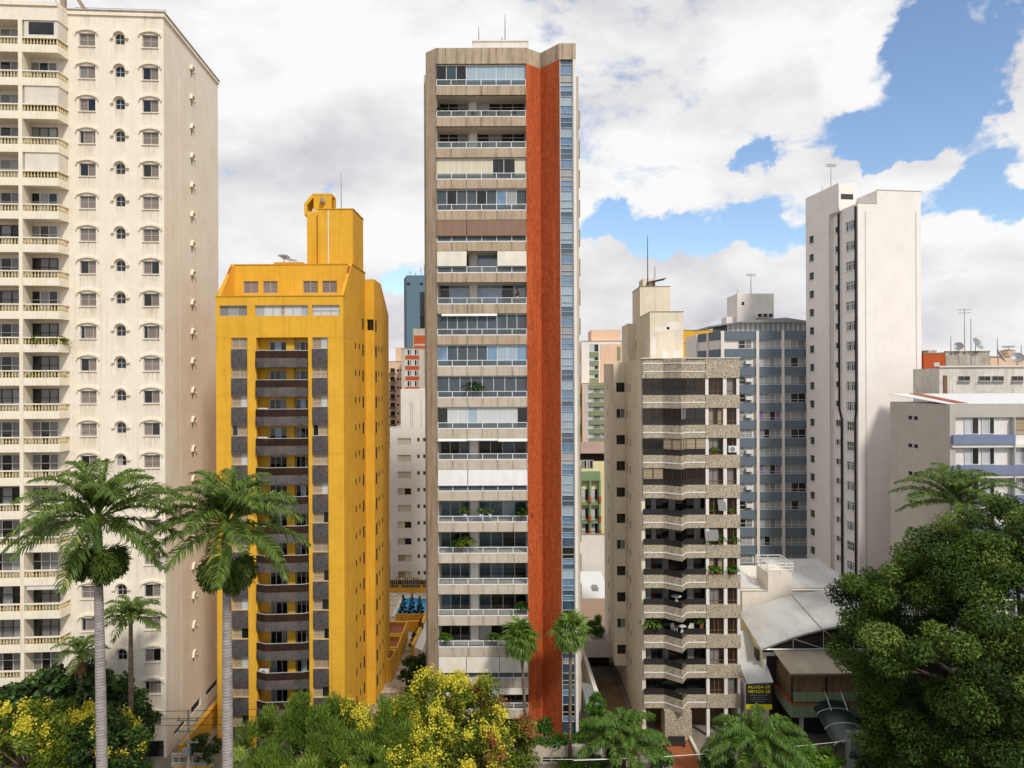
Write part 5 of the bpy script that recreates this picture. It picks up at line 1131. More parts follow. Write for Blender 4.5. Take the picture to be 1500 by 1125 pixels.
def crown(clumps, per, L, Wd, rs, up=.45, flat=.75, out=.7, rnd=.7, tone=.22, hang=None):
    Vs, T = [], []
    allc = np.array([c for c, r in clumps]); cen = allc.mean(0)
    for (c, r) in clumps:
        n = max(8, int(per * r * r)); u = rs.normal(size=(n, 3)); u /= np.linalg.norm(u, axis=1, keepdims=True)
        rad = r * (rs.random(n) ** .45)[:, None]; P = np.array(c) + u * rad * np.array([1, 1, flat])
        Nn = u * out + np.array([0, 0, up]) + rs.normal(size=(n, 3)) * rnd
        q = leaf_quads(P, Nn, L * (.6 + .8 * rs.random(n)), Wd * (.6 + .8 * rs.random(n)), rs)
        if hang is not None:                                # long leaves that stand or hang along an axis
            A = np.array(hang) + rs.normal(size=(n, 3)) * .45 + u * .5; A /= np.linalg.norm(A, axis=1, keepdims=True)
            B = np.cross(A, rs.normal(size=(n, 3))); B /= np.linalg.norm(B, axis=1, keepdims=True)
            l_ = L * (.5 + rs.random(n))[:, None]; w_ = Wd * (.6 + .8 * rs.random(n))[:, None]
            q = np.stack([P + A * l_, P + B * w_, P - A * l_, P - B * w_], 1)
        Vs.append(q); t0 = rs.normal() * tone + .45; T.append(np.clip(t0 + rs.normal(size=n) * .2, 0, 1))
    return np.concatenate(Vs), np.concatenate(T)
def clump_cloud(cen, rad, n, r0, r1, rs, lo=-1.0, shell=.55, rough=.16):
    out = []
    while len(out) < n:
        u = rs.normal(size=3); u /= np.linalg.norm(u)
        if u[2] < lo: continue
        k = 1 + rough * (sin(u[0] * 5 + cen[0]) + cos(u[1] * 6 + cen[1]) * .8 + sin(u[2] * 7)) * .6
        d = (shell + (1 - shell) * rs.random() ** .6) * k
        out.append((np.array(cen) + u * np.array(rad) * d, r0 + (r1 - r0) * rs.random()))
    return out
def tree(label, base, cen, rad, n, r0, r1, per, L, Wd, leaf, seed, cat='tree', name='tree', group=None, lo=-.75, trunk_r=.35, barkm='brown', shell=.5, hang=None, blossom=None, rough=.16, up=.45):
    rs = np.random.default_rng(seed); base = Vector(base); t = thing(name, label, cat, base, 0, group)
    c = Vector(cen) - base; cl = clump_cloud(c, rad, n, r0, r1, rs, lo, shell, rough)
    V, T = crown(cl, per, L, Wd, rs, hang=hang, up=up)
    inst('crown', quads_mesh('crown', V, LEAF[leaf], tint=T), t)
    m = MB(); fork = Vector((c.x * .6, c.y * .6, max(c.z - rad[2] * .45, .8)))
    m.tube([(0, 0, -.2), (0, 0, .25), fork * .5 + Vector((.06, .04, 0)), fork], [trunk_r * 1.5, trunk_r * 1.1, trunk_r * .95, trunk_r * .8], 9); m.build('trunk', BARK[barkm], t, smooth=True)
    m = MB(); idx = rs.permutation(len(cl))[:min(len(cl), 22)]
    for i in idx:
        e = Vector(cl[i][0]); mid = fork.lerp(e, .5) + Vector((rs.normal() * .3, rs.normal() * .3, .4)); m.tube([fork - Vector((0, 0, .15)), mid, e], [trunk_r * .5, trunk_r * .25, trunk_r * .06], 6)
    m.build('limbs', BARK[barkm], t, smooth=True)
    if blossom:
        for nm, leafn, share, per_, l_, w_, zmin, sel in blossom:
            Vs, Ts = [], []
            for (p, r) in cl:
                v = (p - np.array(c)) / np.array(rad)
                if v[2] < zmin or rs.random() > share or not sel(v): continue
                k = rs.integers(3, 7)
                for _ in range(k):                           # panicles stand out of the clump's upper side
                    u = rs.normal(size=3) + np.array([0, -.4, .9]) + v * .6; u /= np.linalg.norm(u); q = p + u * r * (.8 + .3 * rs.random()); nn = int(per_ * (.6 + rs.random()))
                    P = q + rs.normal(size=(nn, 3)) * np.array([.20, .20, .26]); Nn = rs.normal(size=(nn, 3)) + np.array([0, -.3, .5]); Vs.append(leaf_quads(P, Nn, l_, w_, rs)); Ts.append(np.clip(.5 + .25 * rs.normal(size=nn), 0, 1))
            if Vs: inst(nm, quads_mesh(nm, np.concatenate(Vs), LEAF[leafn], tint=np.concatenate(Ts)), t)
    return t
any_ = lambda v: True
# ---- feather palms
def frond_mesh(L, e0, droop, leaf, n, seed, mat='palm', vee=.35, w=.045, dry=.0, yellow=0.0, hang=.5):
    rs = np.random.default_rng(seed); pts = []; p = np.zeros(3); N = 14; side = rs.normal() * .12
    for i in range(N + 1):
        s = i / N; a = e0 - droop * s ** 1.4; pts.append(p.copy()); p = p + np.array([cos(a) * cos(side * s), cos(a) * sin(side * s), sin(a)]) * L / N
    pts = np.array(pts); V, T = [], []
    def at(s):
        x = s * N; i = min(int(x), N - 1); f = x - i; return pts[i] * (1 - f) + pts[i + 1] * f, (pts[i + 1] - pts[i]) / np.linalg.norm(pts[i + 1] - pts[i])
    for j in range(n):
        s = .16 + .84 * (j + .5) / n; q, t = at(s); ln = leaf * (.35 + .65 * sin(pi * min(1, (s - .05) * .92) ** .8)) * (.85 + .3 * rs.random()) * (1 - .35 * max(0, s - .8) / .2)
        for sg in (-1, 1):
            up = np.cross(t, np.array([0, 1., 0])); up = up / (np.linalg.norm(up) + 1e-9); up = up * (1 if up[2] > 0 else -1)
            sd_ = np.cross(t, up) * sg; d = t * (.55 + .25 * s + rs.normal() * .1) + sd_ * .85 + up * (vee + rs.normal() * .22); d /= np.linalg.norm(d)
            m = q + d * ln * .5; d2 = d + np.array([0, 0, -hang - .4 * rs.random()]); d2 /= np.linalg.norm(d2); e = m + d2 * ln * .5
            wv = np.cross(d, np.array([0, 0, 1.]) + rs.normal(size=3) * .35); wv = wv / (np.linalg.norm(wv) + 1e-9) * w
            V.append([q - wv * .6, q + wv * .6, m + wv, m - wv]); V.append([m - wv, m + wv, e + wv * .15, e - wv * .15]); k = float(np.clip(.38 + yellow + rs.normal() * .16 + (.25 if rs.random() < .05 else 0), 0, 1)); T += [k, k]
    for i in range(N):                                       # the rachis, a flat tapering rib
        r0, r1 = .055 * (1 - i / N) + .012, .055 * (1 - (i + 1) / N) + .012; a, b = pts[i], pts[i + 1]
        V.append([a + [0, -r0, 0], a + [0, r0, 0], b + [0, r1, 0], b + [0, -r1, 0]]); V.append([a + [0, 0, -r0], a + [0, 0, r0], b + [0, 0, r1], b + [0, 0, -r1]]); T += [.75, .75]
    return quads_mesh('frond', np.array(V), LEAF[mat], tint=np.array(T))
def palm(label, base, ztop, trunk_r, L, seed, name='palm_tree', cat='palm tree', group=None, shaft=2.4, nf=32, mat='palm', leaf=1.1, n=84, seeds=True, barkm='palm', spear=True, w=.042, lean=(0, 0), emin=-.28, emax=1.25, dr=(.9, 1.85), dryskirt=False, hang=.8):
    rs = random.Random(seed); base = Vector(base); t = thing(name, label, cat, base, 0, group); h = ztop - base.z
    m = MB(); pts, rr = [], []
    for i in range(13):
        s = i / 12; pts.append((lean[0] * s * s, lean[1] * s * s, h * s)); rr.append(trunk_r * (1.25 if i == 0 else 1.0 + .10 * sin(pi * s) - .28 * s))
    m.tube(pts, rr, 12); m.build('trunk', BARK[barkm], t, smooth=True)
    top = Vector((lean[0], lean[1], h))
    if shaft:
        m = MB(); m.tube([top + Vector((0, 0, z * shaft)) for z in (0, .15, .6, 1)], [trunk_r * .78, trunk_r * .92, trunk_r * .75, trunk_r * .4], 10); m.build('crown_shaft', BARK['shaft'], t, smooth=True)
    c = top + Vector((0, 0, shaft * .95)); meshes = []
    for i in range(7):
        e = emin + (emax - emin) * i / 6; meshes.append(frond_mesh(L * (1.0 if i < 5 else .85), e + .15, dr[1] + (dr[0] - dr[1]) * (1 - i / 6) if i > 1 else .75, leaf, n, seed * 10 + i, mat, .35 if i > 1 else .2, w, yellow=.12 if i == 0 else 0, hang=hang))
    for k in range(nf):
        i = min(6, int(7 * (k + .5) / nf)); inst('frond', meshes[i], t, c, (0, 0, k * 2.39996 + rs.uniform(-.2, .2)), [rs.uniform(.9, 1.08)] * 3)
    if spear: inst('spear_leaf', frond_mesh(L * .62, 1.45, .12, leaf * .45, n, seed * 10 + 9, mat, .1, w, yellow=.25, hang=.1), t, c, (0, 0, 1.0))
    if seeds:
        rn = np.random.default_rng(seed)
        for k in range(4):
            a = k * 1.7 + .4; V = []; T = []; lob = np.array([cos(a) * .95, sin(a) * .95, -.25 - .2 * (k % 2)])
            for j in range(1500):                             # brushy hanging strands
                u = rn.normal(size=3); u /= np.linalg.norm(u); p = lob + u * np.array([.62, .62, .95]) * rn.random() ** .4
                d = u * .5 + np.array([cos(a) * .25, sin(a) * .25, -.75]) + rn.normal(size=3) * .25; d = d / np.linalg.norm(d) * (.25 + .25 * rn.random()); wv = np.cross(d, rn.normal(size=3)); wv = wv / np.linalg.norm(wv) * .026
                V.append([p - wv, p + wv, p + d + wv, p + d - wv]); T.append(float(np.clip(.45 + rn.normal() * .25 - .35 * max(0, -u[2]), 0, 1)))
            for j in range(14):
                e = lob + rn.normal(size=3) * .3; s0 = np.array([cos(a) * .25, sin(a) * .25, .12]); wv = np.cross(e - s0, [0, 0, 1.]); wv = wv / np.linalg.norm(wv) * .03; V.append([s0 - wv, s0 + wv, e + wv, e - wv]); T.append(.9)
            inst('seed_cluster', quads_mesh('seed_cluster', np.array(V), LEAF['seeds'], tint=np.array(T)), t, top + Vector((0, 0, .05)))
    if dryskirt:
        for k in range(5): inst('dry_frond', frond_mesh(L * .7, -1.2, .3, leaf * .6, 24, seed * 10 + 20 + k, 'drydead', .1, w), t, top + Vector((0, 0, .1)), (0, 0, k * 1.3))
    return t
Yp = 45.0
b = W(150, 1000, Yp); palm('tall royal palm with smooth grey trunk in front of the cream tower', (b.x, Yp, 0), W(148, 816, Yp).z, .33, 5.5, 41, group=None, lean=(-.25, 0), shaft=2.5, emax=1.35, emin=-.5, dr=(.9, 1.7), nf=31)
b = W(333, 1000, Yp); palm('tall royal palm rising between the cream and the yellow tower', (b.x, Yp, 0), W(333, 830, Yp).z, .34, 5.2, 57, lean=(0, 0), shaft=2.8, emax=1.35, emin=-.5, dr=(.9, 1.7), nf=31)
b = W(192, 1050, 61.0); palm('slim queen palm with bare trunk against the cream tower wall', (b.x, 61, 0), W(190, 915, 61).z, .22, 2.9, 63, shaft=.7, nf=24, leaf=.7, n=40, seeds=False, barkm='thin', spear=False, w=.04)
b = W(119, 1040, 61.5); palm('small ragged queen palm left of the slim palm, dark fibrous trunk', (b.x, 61.5, 0), W(117, 965, 61.5).z, .30, 2.4, 71, shaft=.5, nf=18, leaf=.6, n=36, seeds=False, barkm='thin', spear=False, w=.04, emin=-.2, emax=1.35, dryskirt=True)
b = W(1405, 790, 68.5); palm('royal palm crown showing above the big dark tree on the right', (b.x, 68.5, 0), W(1408, 774, 68.5).z, .3, 6.0, 83, nf=30, seeds=False, emin=-.1, emax=1.3, dr=(.8, 1.7))
b = G(1112, 1150, 0); b = W(1108, 1118, 58); palm('low bushy palm with a pale spear leaf in front of the hall', (b.x, 58, 0), W(1112, 1100, 58).z, .2, 4.7, 91, shaft=.7, nf=27, mat='youngpalm', leaf=1.0, n=84, seeds=False, barkm='thin', w=.042, emin=-.25, emax=.85, dr=(1.0, 1.7))
b = W(914, 1118, 59); palm('low bushy palm beside the entrance path of the stone building', (b.x, 59, 0), W(914, 1098, 59).z, .2, 4.0, 97, shaft=.6, nf=26, mat='youngpalm', leaf=.95, n=84, seeds=False, barkm='thin', w=.042, emin=-.15, emax=1.15, dr=(.9, 1.6), spear=False)
# ---- fan palms
def fan_leaf(R, seed):
    rs = np.random.default_rng(seed); V, T = [], []; n = 17
    st = np.array([0, 0, 0.]); hub = np.array([1.0, 0, .12]) * 1.0
    V.append([st + [0, -.03, 0], st + [0, .03, 0], hub + [0, .02, 0], hub + [0, -.02, 0]]); V.append([st + [0, 0, -.03], st + [0, 0, .03], hub + [0, 0, .02], hub + [0, 0, -.02]]); T += [.7, .7]
    for i in range(n):
        a = (-1 + 2 * (i + .5) / n) * 2.1; r = R * (1 - .18 * abs(a) / 2.1) * (.9 + .2 * rs.random()); d = np.array([cos(a), sin(a), .12 * rs.normal() + .12 * (i % 2)]); wv = np.array([-sin(a), cos(a), .25 * (-1) ** i])
        m = hub + d * r * .55; e = m + (d + np.array([0, 0, -.75 - .5 * rs.random()])) * r * .45; w1 = wv * r * .085
        V.append([hub - w1 * .2, hub + w1 * .2, m + w1, m - w1]); V.append([m - w1, m + w1, e + w1 * .15, e - w1 * .15]); k = float(np.clip(.45 + rs.normal() * .16, 0, 1)); T += [k, k]
    return np.array(V), np.array(T)
def fan_palm(label, base, ztop, seed, lean=(0, 0)):
    base = Vector(base); t = thing('fan_palm', label, 'palm tree', base); h = ztop - base.z; rs = random.Random(seed)
    m = MB(); m.tube([(lean[0] * s * s, lean[1] * s, h * s) for s in (0, .25, .5, .75, 1)], [.2, .15, .15, .14, .16], 9); m.build('trunk', BARK['thin'], t, smooth=True)
    ms = []
    for i in range(4): V, T = fan_leaf(1.05, seed + i); ms.append(quads_mesh('fan_leaf', V, LEAF['fan'], tint=T))
    V, T = fan_leaf(.95, seed + 9); dry = quads_mesh('dry_leaf', V, LEAF['drydead'], tint=T); top = Vector((lean[0], lean[1], h))
    for k in range(34):
        e = 1.35 - 2.3 * (k / 33) ** .9
        inst('fan_leaf', ms[k % 4], t, top + Vector((0, 0, .35 * (1 - k / 33))), (0, -e, k * 2.39996 + rs.uniform(-.2, .2)), [rs.uniform(.85, 1.12)] * 3)
    for k in range(6): inst('dry_leaf', dry, t, top - Vector((0, 0, .15)), (0, 1.15 + rs.uniform(-.1, .2), k * 1.1), [.8] * 3)
    return t
b = W(770, 1055, 66.5); fan_palm('fan palm with slender trunk in front of the concrete balconies', (b.x, 66.5, 0), W(764, 940, 66.5).z, 5, (-.45, 0))
b = W(835, 1100, 64.5); fan_palm('fan palm with slender trunk in front of the glazed corner strip', (b.x, 64.5, 0), W(837, 930, 64.5).z, 15, (.1, 0))
# ---- broadleaf trees
tree('huge dark green spreading tree covering the lower right corner', (40.5, 58, 0), W(1495, 962, 58), (13.0, 10, 12.0), 600, 1.0, 1.65, 400, .14, .065, 'big', 201, name='spreading_tree', trunk_r=.8, lo=-.9, shell=.66, rough=.10)
c = W(636, 1114, 58); tree('golden rain tree in yellow bloom with rusty pods, before the concrete tower', (c.x, 58, 0), c, (8.6, 6.0, 5.9), 230, .7, 1.15, 260, .14, .07, 'flower_tree', 211, name='golden_rain_tree', trunk_r=.28, lo=-.6, shell=.5,
     blossom=[('blossom', 'blossom', .66, 46, .10, .07, -.35, lambda v: v[0] < .62), ('seed_pods', 'pods', .2, 30, .10, .07, -.5, lambda v: v[0] > .3)], rough=.2)
c = W(452, 1104, 56); tree('feathery light green tree at the foot of the yellow tower', (c.x, 56, 0), c, (5.0, 4.2, 4.1), 170, .6, .95, 460, .22, .03, 'weep', 221, name='bottlebrush_tree', trunk_r=.22, lo=-.8, hang=(0, 0, .9), rough=.22)
c = W(548, 1122, 55.5); tree('smaller feathery tree joining the golden rain tree on its left', (c.x, 55.5, 0), c, (4.2, 3.0, 3.9), 120, .55, .9, 460, .22, .03, 'weep', 223, name='bottlebrush_tree', trunk_r=.18, lo=-.8, hang=(0, 0, .9), rough=.22)
c = W(92, 1050, 62.5); tree('dark glossy rounded tree under the queen palms by the cream tower', (c.x, 62.5, 0), c, (5.6, 4.0, 4.0), 110, .8, 1.3, 150, .26, .14, 'dark', 231, trunk_r=.3, lo=-.8, shell=.6)
c = W(188, 1070, 62); tree('dark green tree right of the grey palm trunk by the cream wall', (c.x, 62, 0), c, (2.0, 2.4, 4.2), 45, .6, 1.0, 170, .22, .12, 'dark', 233, trunk_r=.2, lo=-.8)
c = W(42, 1098, 55.5); tree('yellow blooming tree in the lower left corner', (c.x, 55.5, 0), c, (4.3, 3.6, 3.7), 85, .65, 1.05, 230, .16, .075, 'flower_tree', 235, name='golden_rain_tree', trunk_r=.22, lo=-.7, blossom=[('blossom', 'blossom', .26, 60, .10, .07, .1, any_)], rough=.2)
c = W(155, 1108, 56); tree('small tree with scattered yellow flowers behind the grey palm trunk', (c.x, 56, 0), c, (3.0, 2.8, 3.5), 60, .6, 1.0, 230, .17, .08, 'dark', 237, name='golden_rain_tree', trunk_r=.2, lo=-.7, blossom=[('blossom', 'blossom', .32, 40, .10, .07, -.2, any_)])
c = W(612, 985, 80); tree('leafy green tree squeezed between the courtyard wall and concrete tower', (c.x, 80, 0), (c.x, 80, 2.0), (1.6, 2.6, 2.4), 34, .5, .8, 190, .18, .09, 'dark', 241, trunk_r=.14, lo=-.8)
def shrub(label, px, py, Y, rx, rz, seed, leaf='hedge', name='shrub', n=26, L=.13, cat='shrub', lo=-.6, base=0.0):
    c = W(px, py, Y); z = max(c.z, base + rz * .7); tree(label, (c.x, Y, base), (c.x, Y, z), (rx, rx, rz), n, .3, .5, 420, L, L * .5, leaf, seed, cat, name, trunk_r=.06, lo=lo)
shrub('clipped round green bush at the foot of the red wall', 797, 1067, 67, .75, .75, 301, n=22)
shrub('dark climbing bush against the driveway wall right of the corner strip', 874, 1038, 69, .9, 1.5, 303, n=30)
shrub('leafy bush below the driveway wall, behind the low palm', 866, 1075, 66.5, 1.1, 1.3, 305, 'bright', n=30)
shrub('dark shrub left of the cream tower gate', 300, 1098, 62, 1.4, 1.5, 307, 'dark', n=30)
shrub('low spiky green planting in the bottom of the view, right of the low palm', 1188, 1114, 60, 2.6, 1.0, 309, 'grass', n=60, L=.22)
shrub('round dark shrub beside the entrance path', 965, 1112, 62, 1.0, .8, 311, 'dark', n=26)
shrub('low bright shrub by the entrance of the stone building', 955, 1080, 67, .8, .8, 313, 'bright', n=20)
shrub('thick green shrub on the terrace edge right of the corner strip', 872, 918, 84.6, 1.0, 1.2, 315, 'hedge', n=30, base=4.6)
shrub('dark low hedge along the kerb right of the reddish path', 1050, 1118, 60.5, 1.3, .9, 317, 'hedge', n=34)
shrub('broad dark shrub under the low palm by the lawn strip', 900, 1122, 59, 2.2, 1.0, 319, 'dark', n=44)
shrub('wide leafy shrub beneath the sale board', 1110, 1122, 60, 2.6, 1.1, 321, 'hedge', n=54)
shrub('shadowed shrub at the foot of the grey cabinet', 1285, 1122, 59.5, 2.0, 1.1, 323, 'dark', n=44)
# ================================================================ POOL COURTYARD BEHIND THE YELLOW TOWER
def courtyard():
    g = lambda px, py, z=0: G(px, py, z)
    def sheet(name, pts, z, mat, label, cat, kind='structure'):
        m = MB(); m.face([(p.x, p.y, z) for p in pts]); o = m.build(name, mat); tag(o, label, cat, kind=kind); return o
    m_, nt, b = newmat('flagstone'); tc = nt.nodes.new('ShaderNodeTexCoord'); v = NN(nt, 'ShaderNodeTexVoronoi', i_Scale=1.3); nt.links.new(tc.outputs['Object'], v.inputs['Vector'])
    sp = nt.nodes.new('ShaderNodeSeparateColor'); nt.links.new(v.outputs['Color'], sp.inputs[0]); x = mixc(nt, sp.outputs[0], H('a3937c'), H('d0bfa6')); x = mixc(nt, remap(nt, noise(nt, .8, 4), .5, .7, 0, .5), x, H('7d6c56')); nt.links.new(x, b.inputs['Base Color']); b.inputs['Roughness'].default_value = .85
    sheet('terrace', [g(548, 1015), g(606, 1015), g(628, 930), g(632, 868), g(562, 868)], .01, m_, 'flagstone terrace round the pool', 'terrace')
    pm, nt, b = newmat('pool_water'); b.inputs['Base Color'].default_value = H('1f8fc4'); b.inputs['Roughness'].default_value = .06; bump(nt, b, noise(nt, 1.2, 3), .25, .08)
    P = [g(578, 902, .3), g(625, 904, .3), g(634, 875, .3), g(591, 875, .3)]
    o = sheet('pool_water', P, .12, pm, 'blue water of the swimming pool', 'water')
    m = MB()
    for p, q in zip(P, P[1:] + P[:1]):
        d = (q - p).normalized(); n = Vector((-d.y, d.x, 0)) * -.45
        m.extrude([(p.x, p.y, .02), (p.x + n.x, p.y + n.y, .02), (p.x + n.x, p.y + n.y, .24), (p.x, p.y, .24)], ((q - p).x, (q - p).y, 0))
    m.build('pool_edge', MT['beige2']); tag(bpy.data.objects['pool_edge'], 'pale stone rim round the blue pool', 'pool edge')
    # yellow garden wall with openings and hedge behind the pool
    R = Frame(560, 119, 0.0); w = R.X(640); zt = R.Z(600, 857); t = thing('garden_wall', 'yellow garden wall with barred openings behind the pool', 'wall', tuple(R.o))
    hs = [(R.X(570), R.X(583), .7, 2.0), (R.X(586), R.X(614.5), .7, 2.0), (R.X(618), w - .1, .7, 2.0)]
    m = MB(); m.wall(FRONT(0), 0, w, 0, zt, hs, .3); m.face([(0, 0, zt), (w, 0, zt), (w, .4, zt), (0, .4, zt)]); m.face([(0, .4, 0), (w, .4, 0), (w, .4, zt), (0, .4, zt)]); m.build('wall', MT['yellow'], t)
    for a, b_, c, d in hs:
        m = MB(); m.face([(a, .28, c), (b_, .28, c), (b_, .28, d), (a, .28, d)]); o = m.build('grille', MT['louver'], t); m = MB(); n = int((b_ - a) / .35)
        for i in range(n): x = a + (b_ - a) * (i + .5) / n; m.box(x - .04, x + .04, .1, .16, c, d)
        m.build('bars', MT['alum'], o)
    rs = np.random.default_rng(3); cl = [(np.array([x, rs.normal() * .25, rs.random() * .5]), .7) for x in np.linspace(-4, 7.5, 26)]
    V, T = crown(cl, 160, .22, .11, rs); t = thing('hedge', 'dark hedge along the top of the yellow garden wall', 'hedge', (R.o.x + 3, 120.2, zt - .2)); inst('foliage', quads_mesh('foliage', V, LEAF['dark'], tint=T), t)
    m = MB(); m.box(-4.5, 8, -.5, .6, -zt + .2, -.1); m.build('planter', MT['yellow_trim'], t)
    # column cypresses
    for i, (px, py, yt) in enumerate(((591, 905, 872), (603.5, 905, 870), (615, 905, 874), (616, 938, 908), (607, 952, 926))):
        p = G(px, py); z = W(px, yt, p.y).z; h = z - .3
        t = thing('cypress', ('narrow cypress at the left end of the pool row', 'narrow cypress in the middle of the pool row', 'narrow cypress at the right end of the pool row', 'taller dark cypress against the slanting yellow wall', 'lowest twisted cypress at the bottom of the slanting wall')[i], 'tree', p, 0, 'cypresses by the pool')
        rs = np.random.default_rng(60 + i); cl = []
        for k in range(22):
            s = k / 21; a = k * 2.4; r = .42 * (1 - s) ** .7 * (.7 + .6 * rs.random()) + .05; cl.append((np.array([cos(a) * r, sin(a) * r, .3 + h * s]), .32 * (1 - .6 * s)))
        V, T = crown(cl, 520, .17, .05, rs, hang=(0, 0, 1.0)); inst('crown', quads_mesh('crown', V, LEAF['cypress'], tint=T), t); m = MB(); m.tube([(0, 0, -.1), (0, 0, h * .7)], [.1, .04], 6); m.build('trunk', BARK['brown'], t)
    # yellow planter terraces with red earth
    def slanted(label, pts, z1, cat='planter', name='planter', inner='terracotta'):
        t = thing(name, label, cat, (pts[0].x, pts[0].y, 0)); o = pts[0]; m = MB(); q = [Vector((p.x - o.x, p.y - o.y, 0)) for p in pts]; n = len(q); cen = sum(q, Vector()) / n; inn = [p + (cen - p).normalized() * .45 for p in q]
        for i in range(n):
            j = (i + 1) % n; m.face([(q[i].x, q[i].y, -.1), (q[j].x, q[j].y, -.1), (q[j].x, q[j].y, z1), (q[i].x, q[i].y, z1)]); m.face([(q[i].x, q[i].y, z1), (q[j].x, q[j].y, z1), (inn[j].x, inn[j].y, z1), (inn[i].x, inn[i].y, z1)]); m.face([(inn[i].x, inn[i].y, z1 - .4), (inn[j].x, inn[j].y, z1 - .4), (inn[j].x, inn[j].y, z1), (inn[i].x, inn[i].y, z1)])
        m.build('wall', MT['yellow'], t); m = MB(); m.face([(p.x, p.y, z1 - .35) for p in inn]); m.build('soil', MT[inner], t); return t
    z = 2.6
    slanted('upper yellow planter bed with red earth below the pool', [G(568, 929, z), G(590, 929, z), G(597.5, 910, z), G(569, 910, z)], z)
    slanted('lower yellow planter bed with red earth beside the yellow tower', [G(563, 949, z), G(582, 949, z), G(589.5, 930.5, z), G(566, 930.5, z)], z)
    slanted('narrow yellow planter box above the courtyard passage', [G(561, 966, z), G(573, 966, z), G(581, 950.5, z), G(566, 950.5, z)], z)
    m = MB(); a, b_ = G(598, 925), G(616, 925); m.box(a.x, b_.x, a.y, a.y + .4, 0, 1.4); o = m.build('garden_wall', MT['yellow']); tag(o, 'short yellow retaining wall between planter and cypress', 'wall')
    a, b_ = G(580, 908), G(628, 908); m = MB(); m.box(a.x, b_.x, a.y - .3, a.y, 0, .9); o = m.build('garden_wall', MT['yellow_trim']); tag(o, 'low yellow kerb wall in front of the three cypresses', 'wall')
    a, b_ = G(602, 967), G(625, 912); m = MB(); d = (b_ - a); m.extrude([(a.x, a.y, 0), (a.x + .4, a.y, 0), (a.x + .4, a.y, 1.9), (a.x, a.y, 1.9)], (d.x, d.y, 0)); o = m.build('garden_wall', MT['yellow']); tag(o, 'long slanting yellow wall running up to the pool', 'wall')
    m = MB(); m.extrude([(a.x + .42, a.y, 0), (a.x + 1.4, a.y, 0), (a.x + 1.4, a.y, 1.2), (a.x + .42, a.y, 1.6)], (d.x, d.y, 0)); o = m.build('retaining_wall', MT['whitewall']); tag(o, 'white sloping wall beside the slanting yellow wall', 'wall')
    t = thing('railing', 'black courtyard railing below the planter boxes', 'railing', G(568, 993)); e = G(588, 953) - G(568, 993); m = MB()
    for i in range(24): p = e * (i / 23); m.box(p.x - .05, p.x + .05, p.y - .05, p.y + .05, 0, 1.0)
    m.tube([(0, 0, 1), (e.x, e.y, 1)], .05, 5); m.build('bars', MT['black'], t); m = MB()
    for i in range(0, 23, 2): p = e * ((i + .5) / 23); m.box(p.x - .06, p.x + .06, p.y - .06, p.y + .06, .62, .74)
    m.build('finials', MT['whitemetal'], t)
courtyard()
# ================================================================ LEFT PASSAGE BETWEEN CREAM AND YELLOW TOWERS
def passage():
    # yellow stair flank wall climbing along the side of the yellow tower
    a, b = G(262, 1110, 0), G(317, 1020, 0)
    t = thing('stair_wall', 'yellow sloping stair wall between the cream and the yellow tower', 'wall', (a.x, a.y, 0)); d = Vector((1.6, 11.5, 0)); m = MB()
    P = [(0, 0, -.1), (d.x, d.y, -.1), (d.x, d.y, 3.6), (0, 0, 1.0)]
    m.extrude(P, (.3, 0, 0)); m.build('wall', MT['yellow'], t); m = MB(); m.extrude([(-.08, 0, 1.003), (d.x - .08, d.y, 3.603), (d.x - .08, d.y, 3.75), (-.08, 0, 1.15)], (.46, 0, 0)); m.build('coping', MT['yellow_trim'], t)
    m = MB(); m.extrude([(.9, 1, -.05), (2.5, 11, -.05), (2.5, 11, 1.8), (.9, 1, .1)], (2.2, 0, 0)); o = m.build('ramp', MT['capbrown']); o.location = (a.x, a.y, 0); tag(o, 'dark ramp behind the yellow stair wall', 'ramp')
    # gate with yellow panels
    g = W(282, 1110, 62); t = thing('gate', 'yellow panel gate with white rails at the foot of the passage', 'gate', (g.x, 62, 0)); m = MB(); m.box(-1.6, 1.6, -.05, .05, .2, 1.5); m.build('panel', MT['yellow'], t)
    m = MB()
    for z in (1.55, 1.75, 2.35, 2.55): m.box(-1.8, 1.8, -.08, .08, z, z + .08)
    for i in range(7): m.box(-1.7 + i * .55, -1.62 + i * .55, -.07, .07, 1.63, 2.6)
    m.build('rails', MT['alum'], t)
    g = W(276, 1100, 60.5); t = thing('utility_pole', 'grey concrete utility pole with fittings before the yellow gate', 'pole', (g.x, 60.5, 0)); m = MB(); m.tube([(0, 0, 0), (0, 0, 7.0)], [.16, .11], 8); m.build('pole', MT['concrete_lt'], t)
    m = MB()
    for z in (4.3, 5.2, 6.1): m.box(-.9, .9, -.14, -.05, z, z + .1); [m.tube([(x, -.1, z + .1), (x, -.1, z + .32)], [.06, .05], 6) for x in (-.75, 0, .75)]
    m.build('crossarm', MT['greymetal'], t); m = MB(); m.box(-.3, .3, -.5, -.16, 3.4, 4.0); m.build('meter_box', MT['greymetal'], t)
passage()
def wire(label, p, q, sag, r=.025, mat='black'):
    m = MB(); pts = []
    for i in range(25):
        s = i / 24; v = Vector(p).lerp(Vector(q), s); v.z -= sag * 4 * s * (1 - s); pts.append(tuple(v))
    m.tube(pts, r, 5); o = m.build('cable', MT[mat]); tag(o, label, 'cable')
for i, (py, nm) in enumerate(((1037, 'topmost'), (1048, 'second'), (1058, 'third'))):
    p, q = W(-80, py + 4, 58.5), W(480, py - 2, 60.2)
    wire(nm + ' of the black street cables crossing before the cream tower', p, q, .25, .022)
wire('pale cable crossing before the entrance of the stone building', W(840, 1114, 56.5), W(1330, 1074, 60), .35, .018, 'alum')
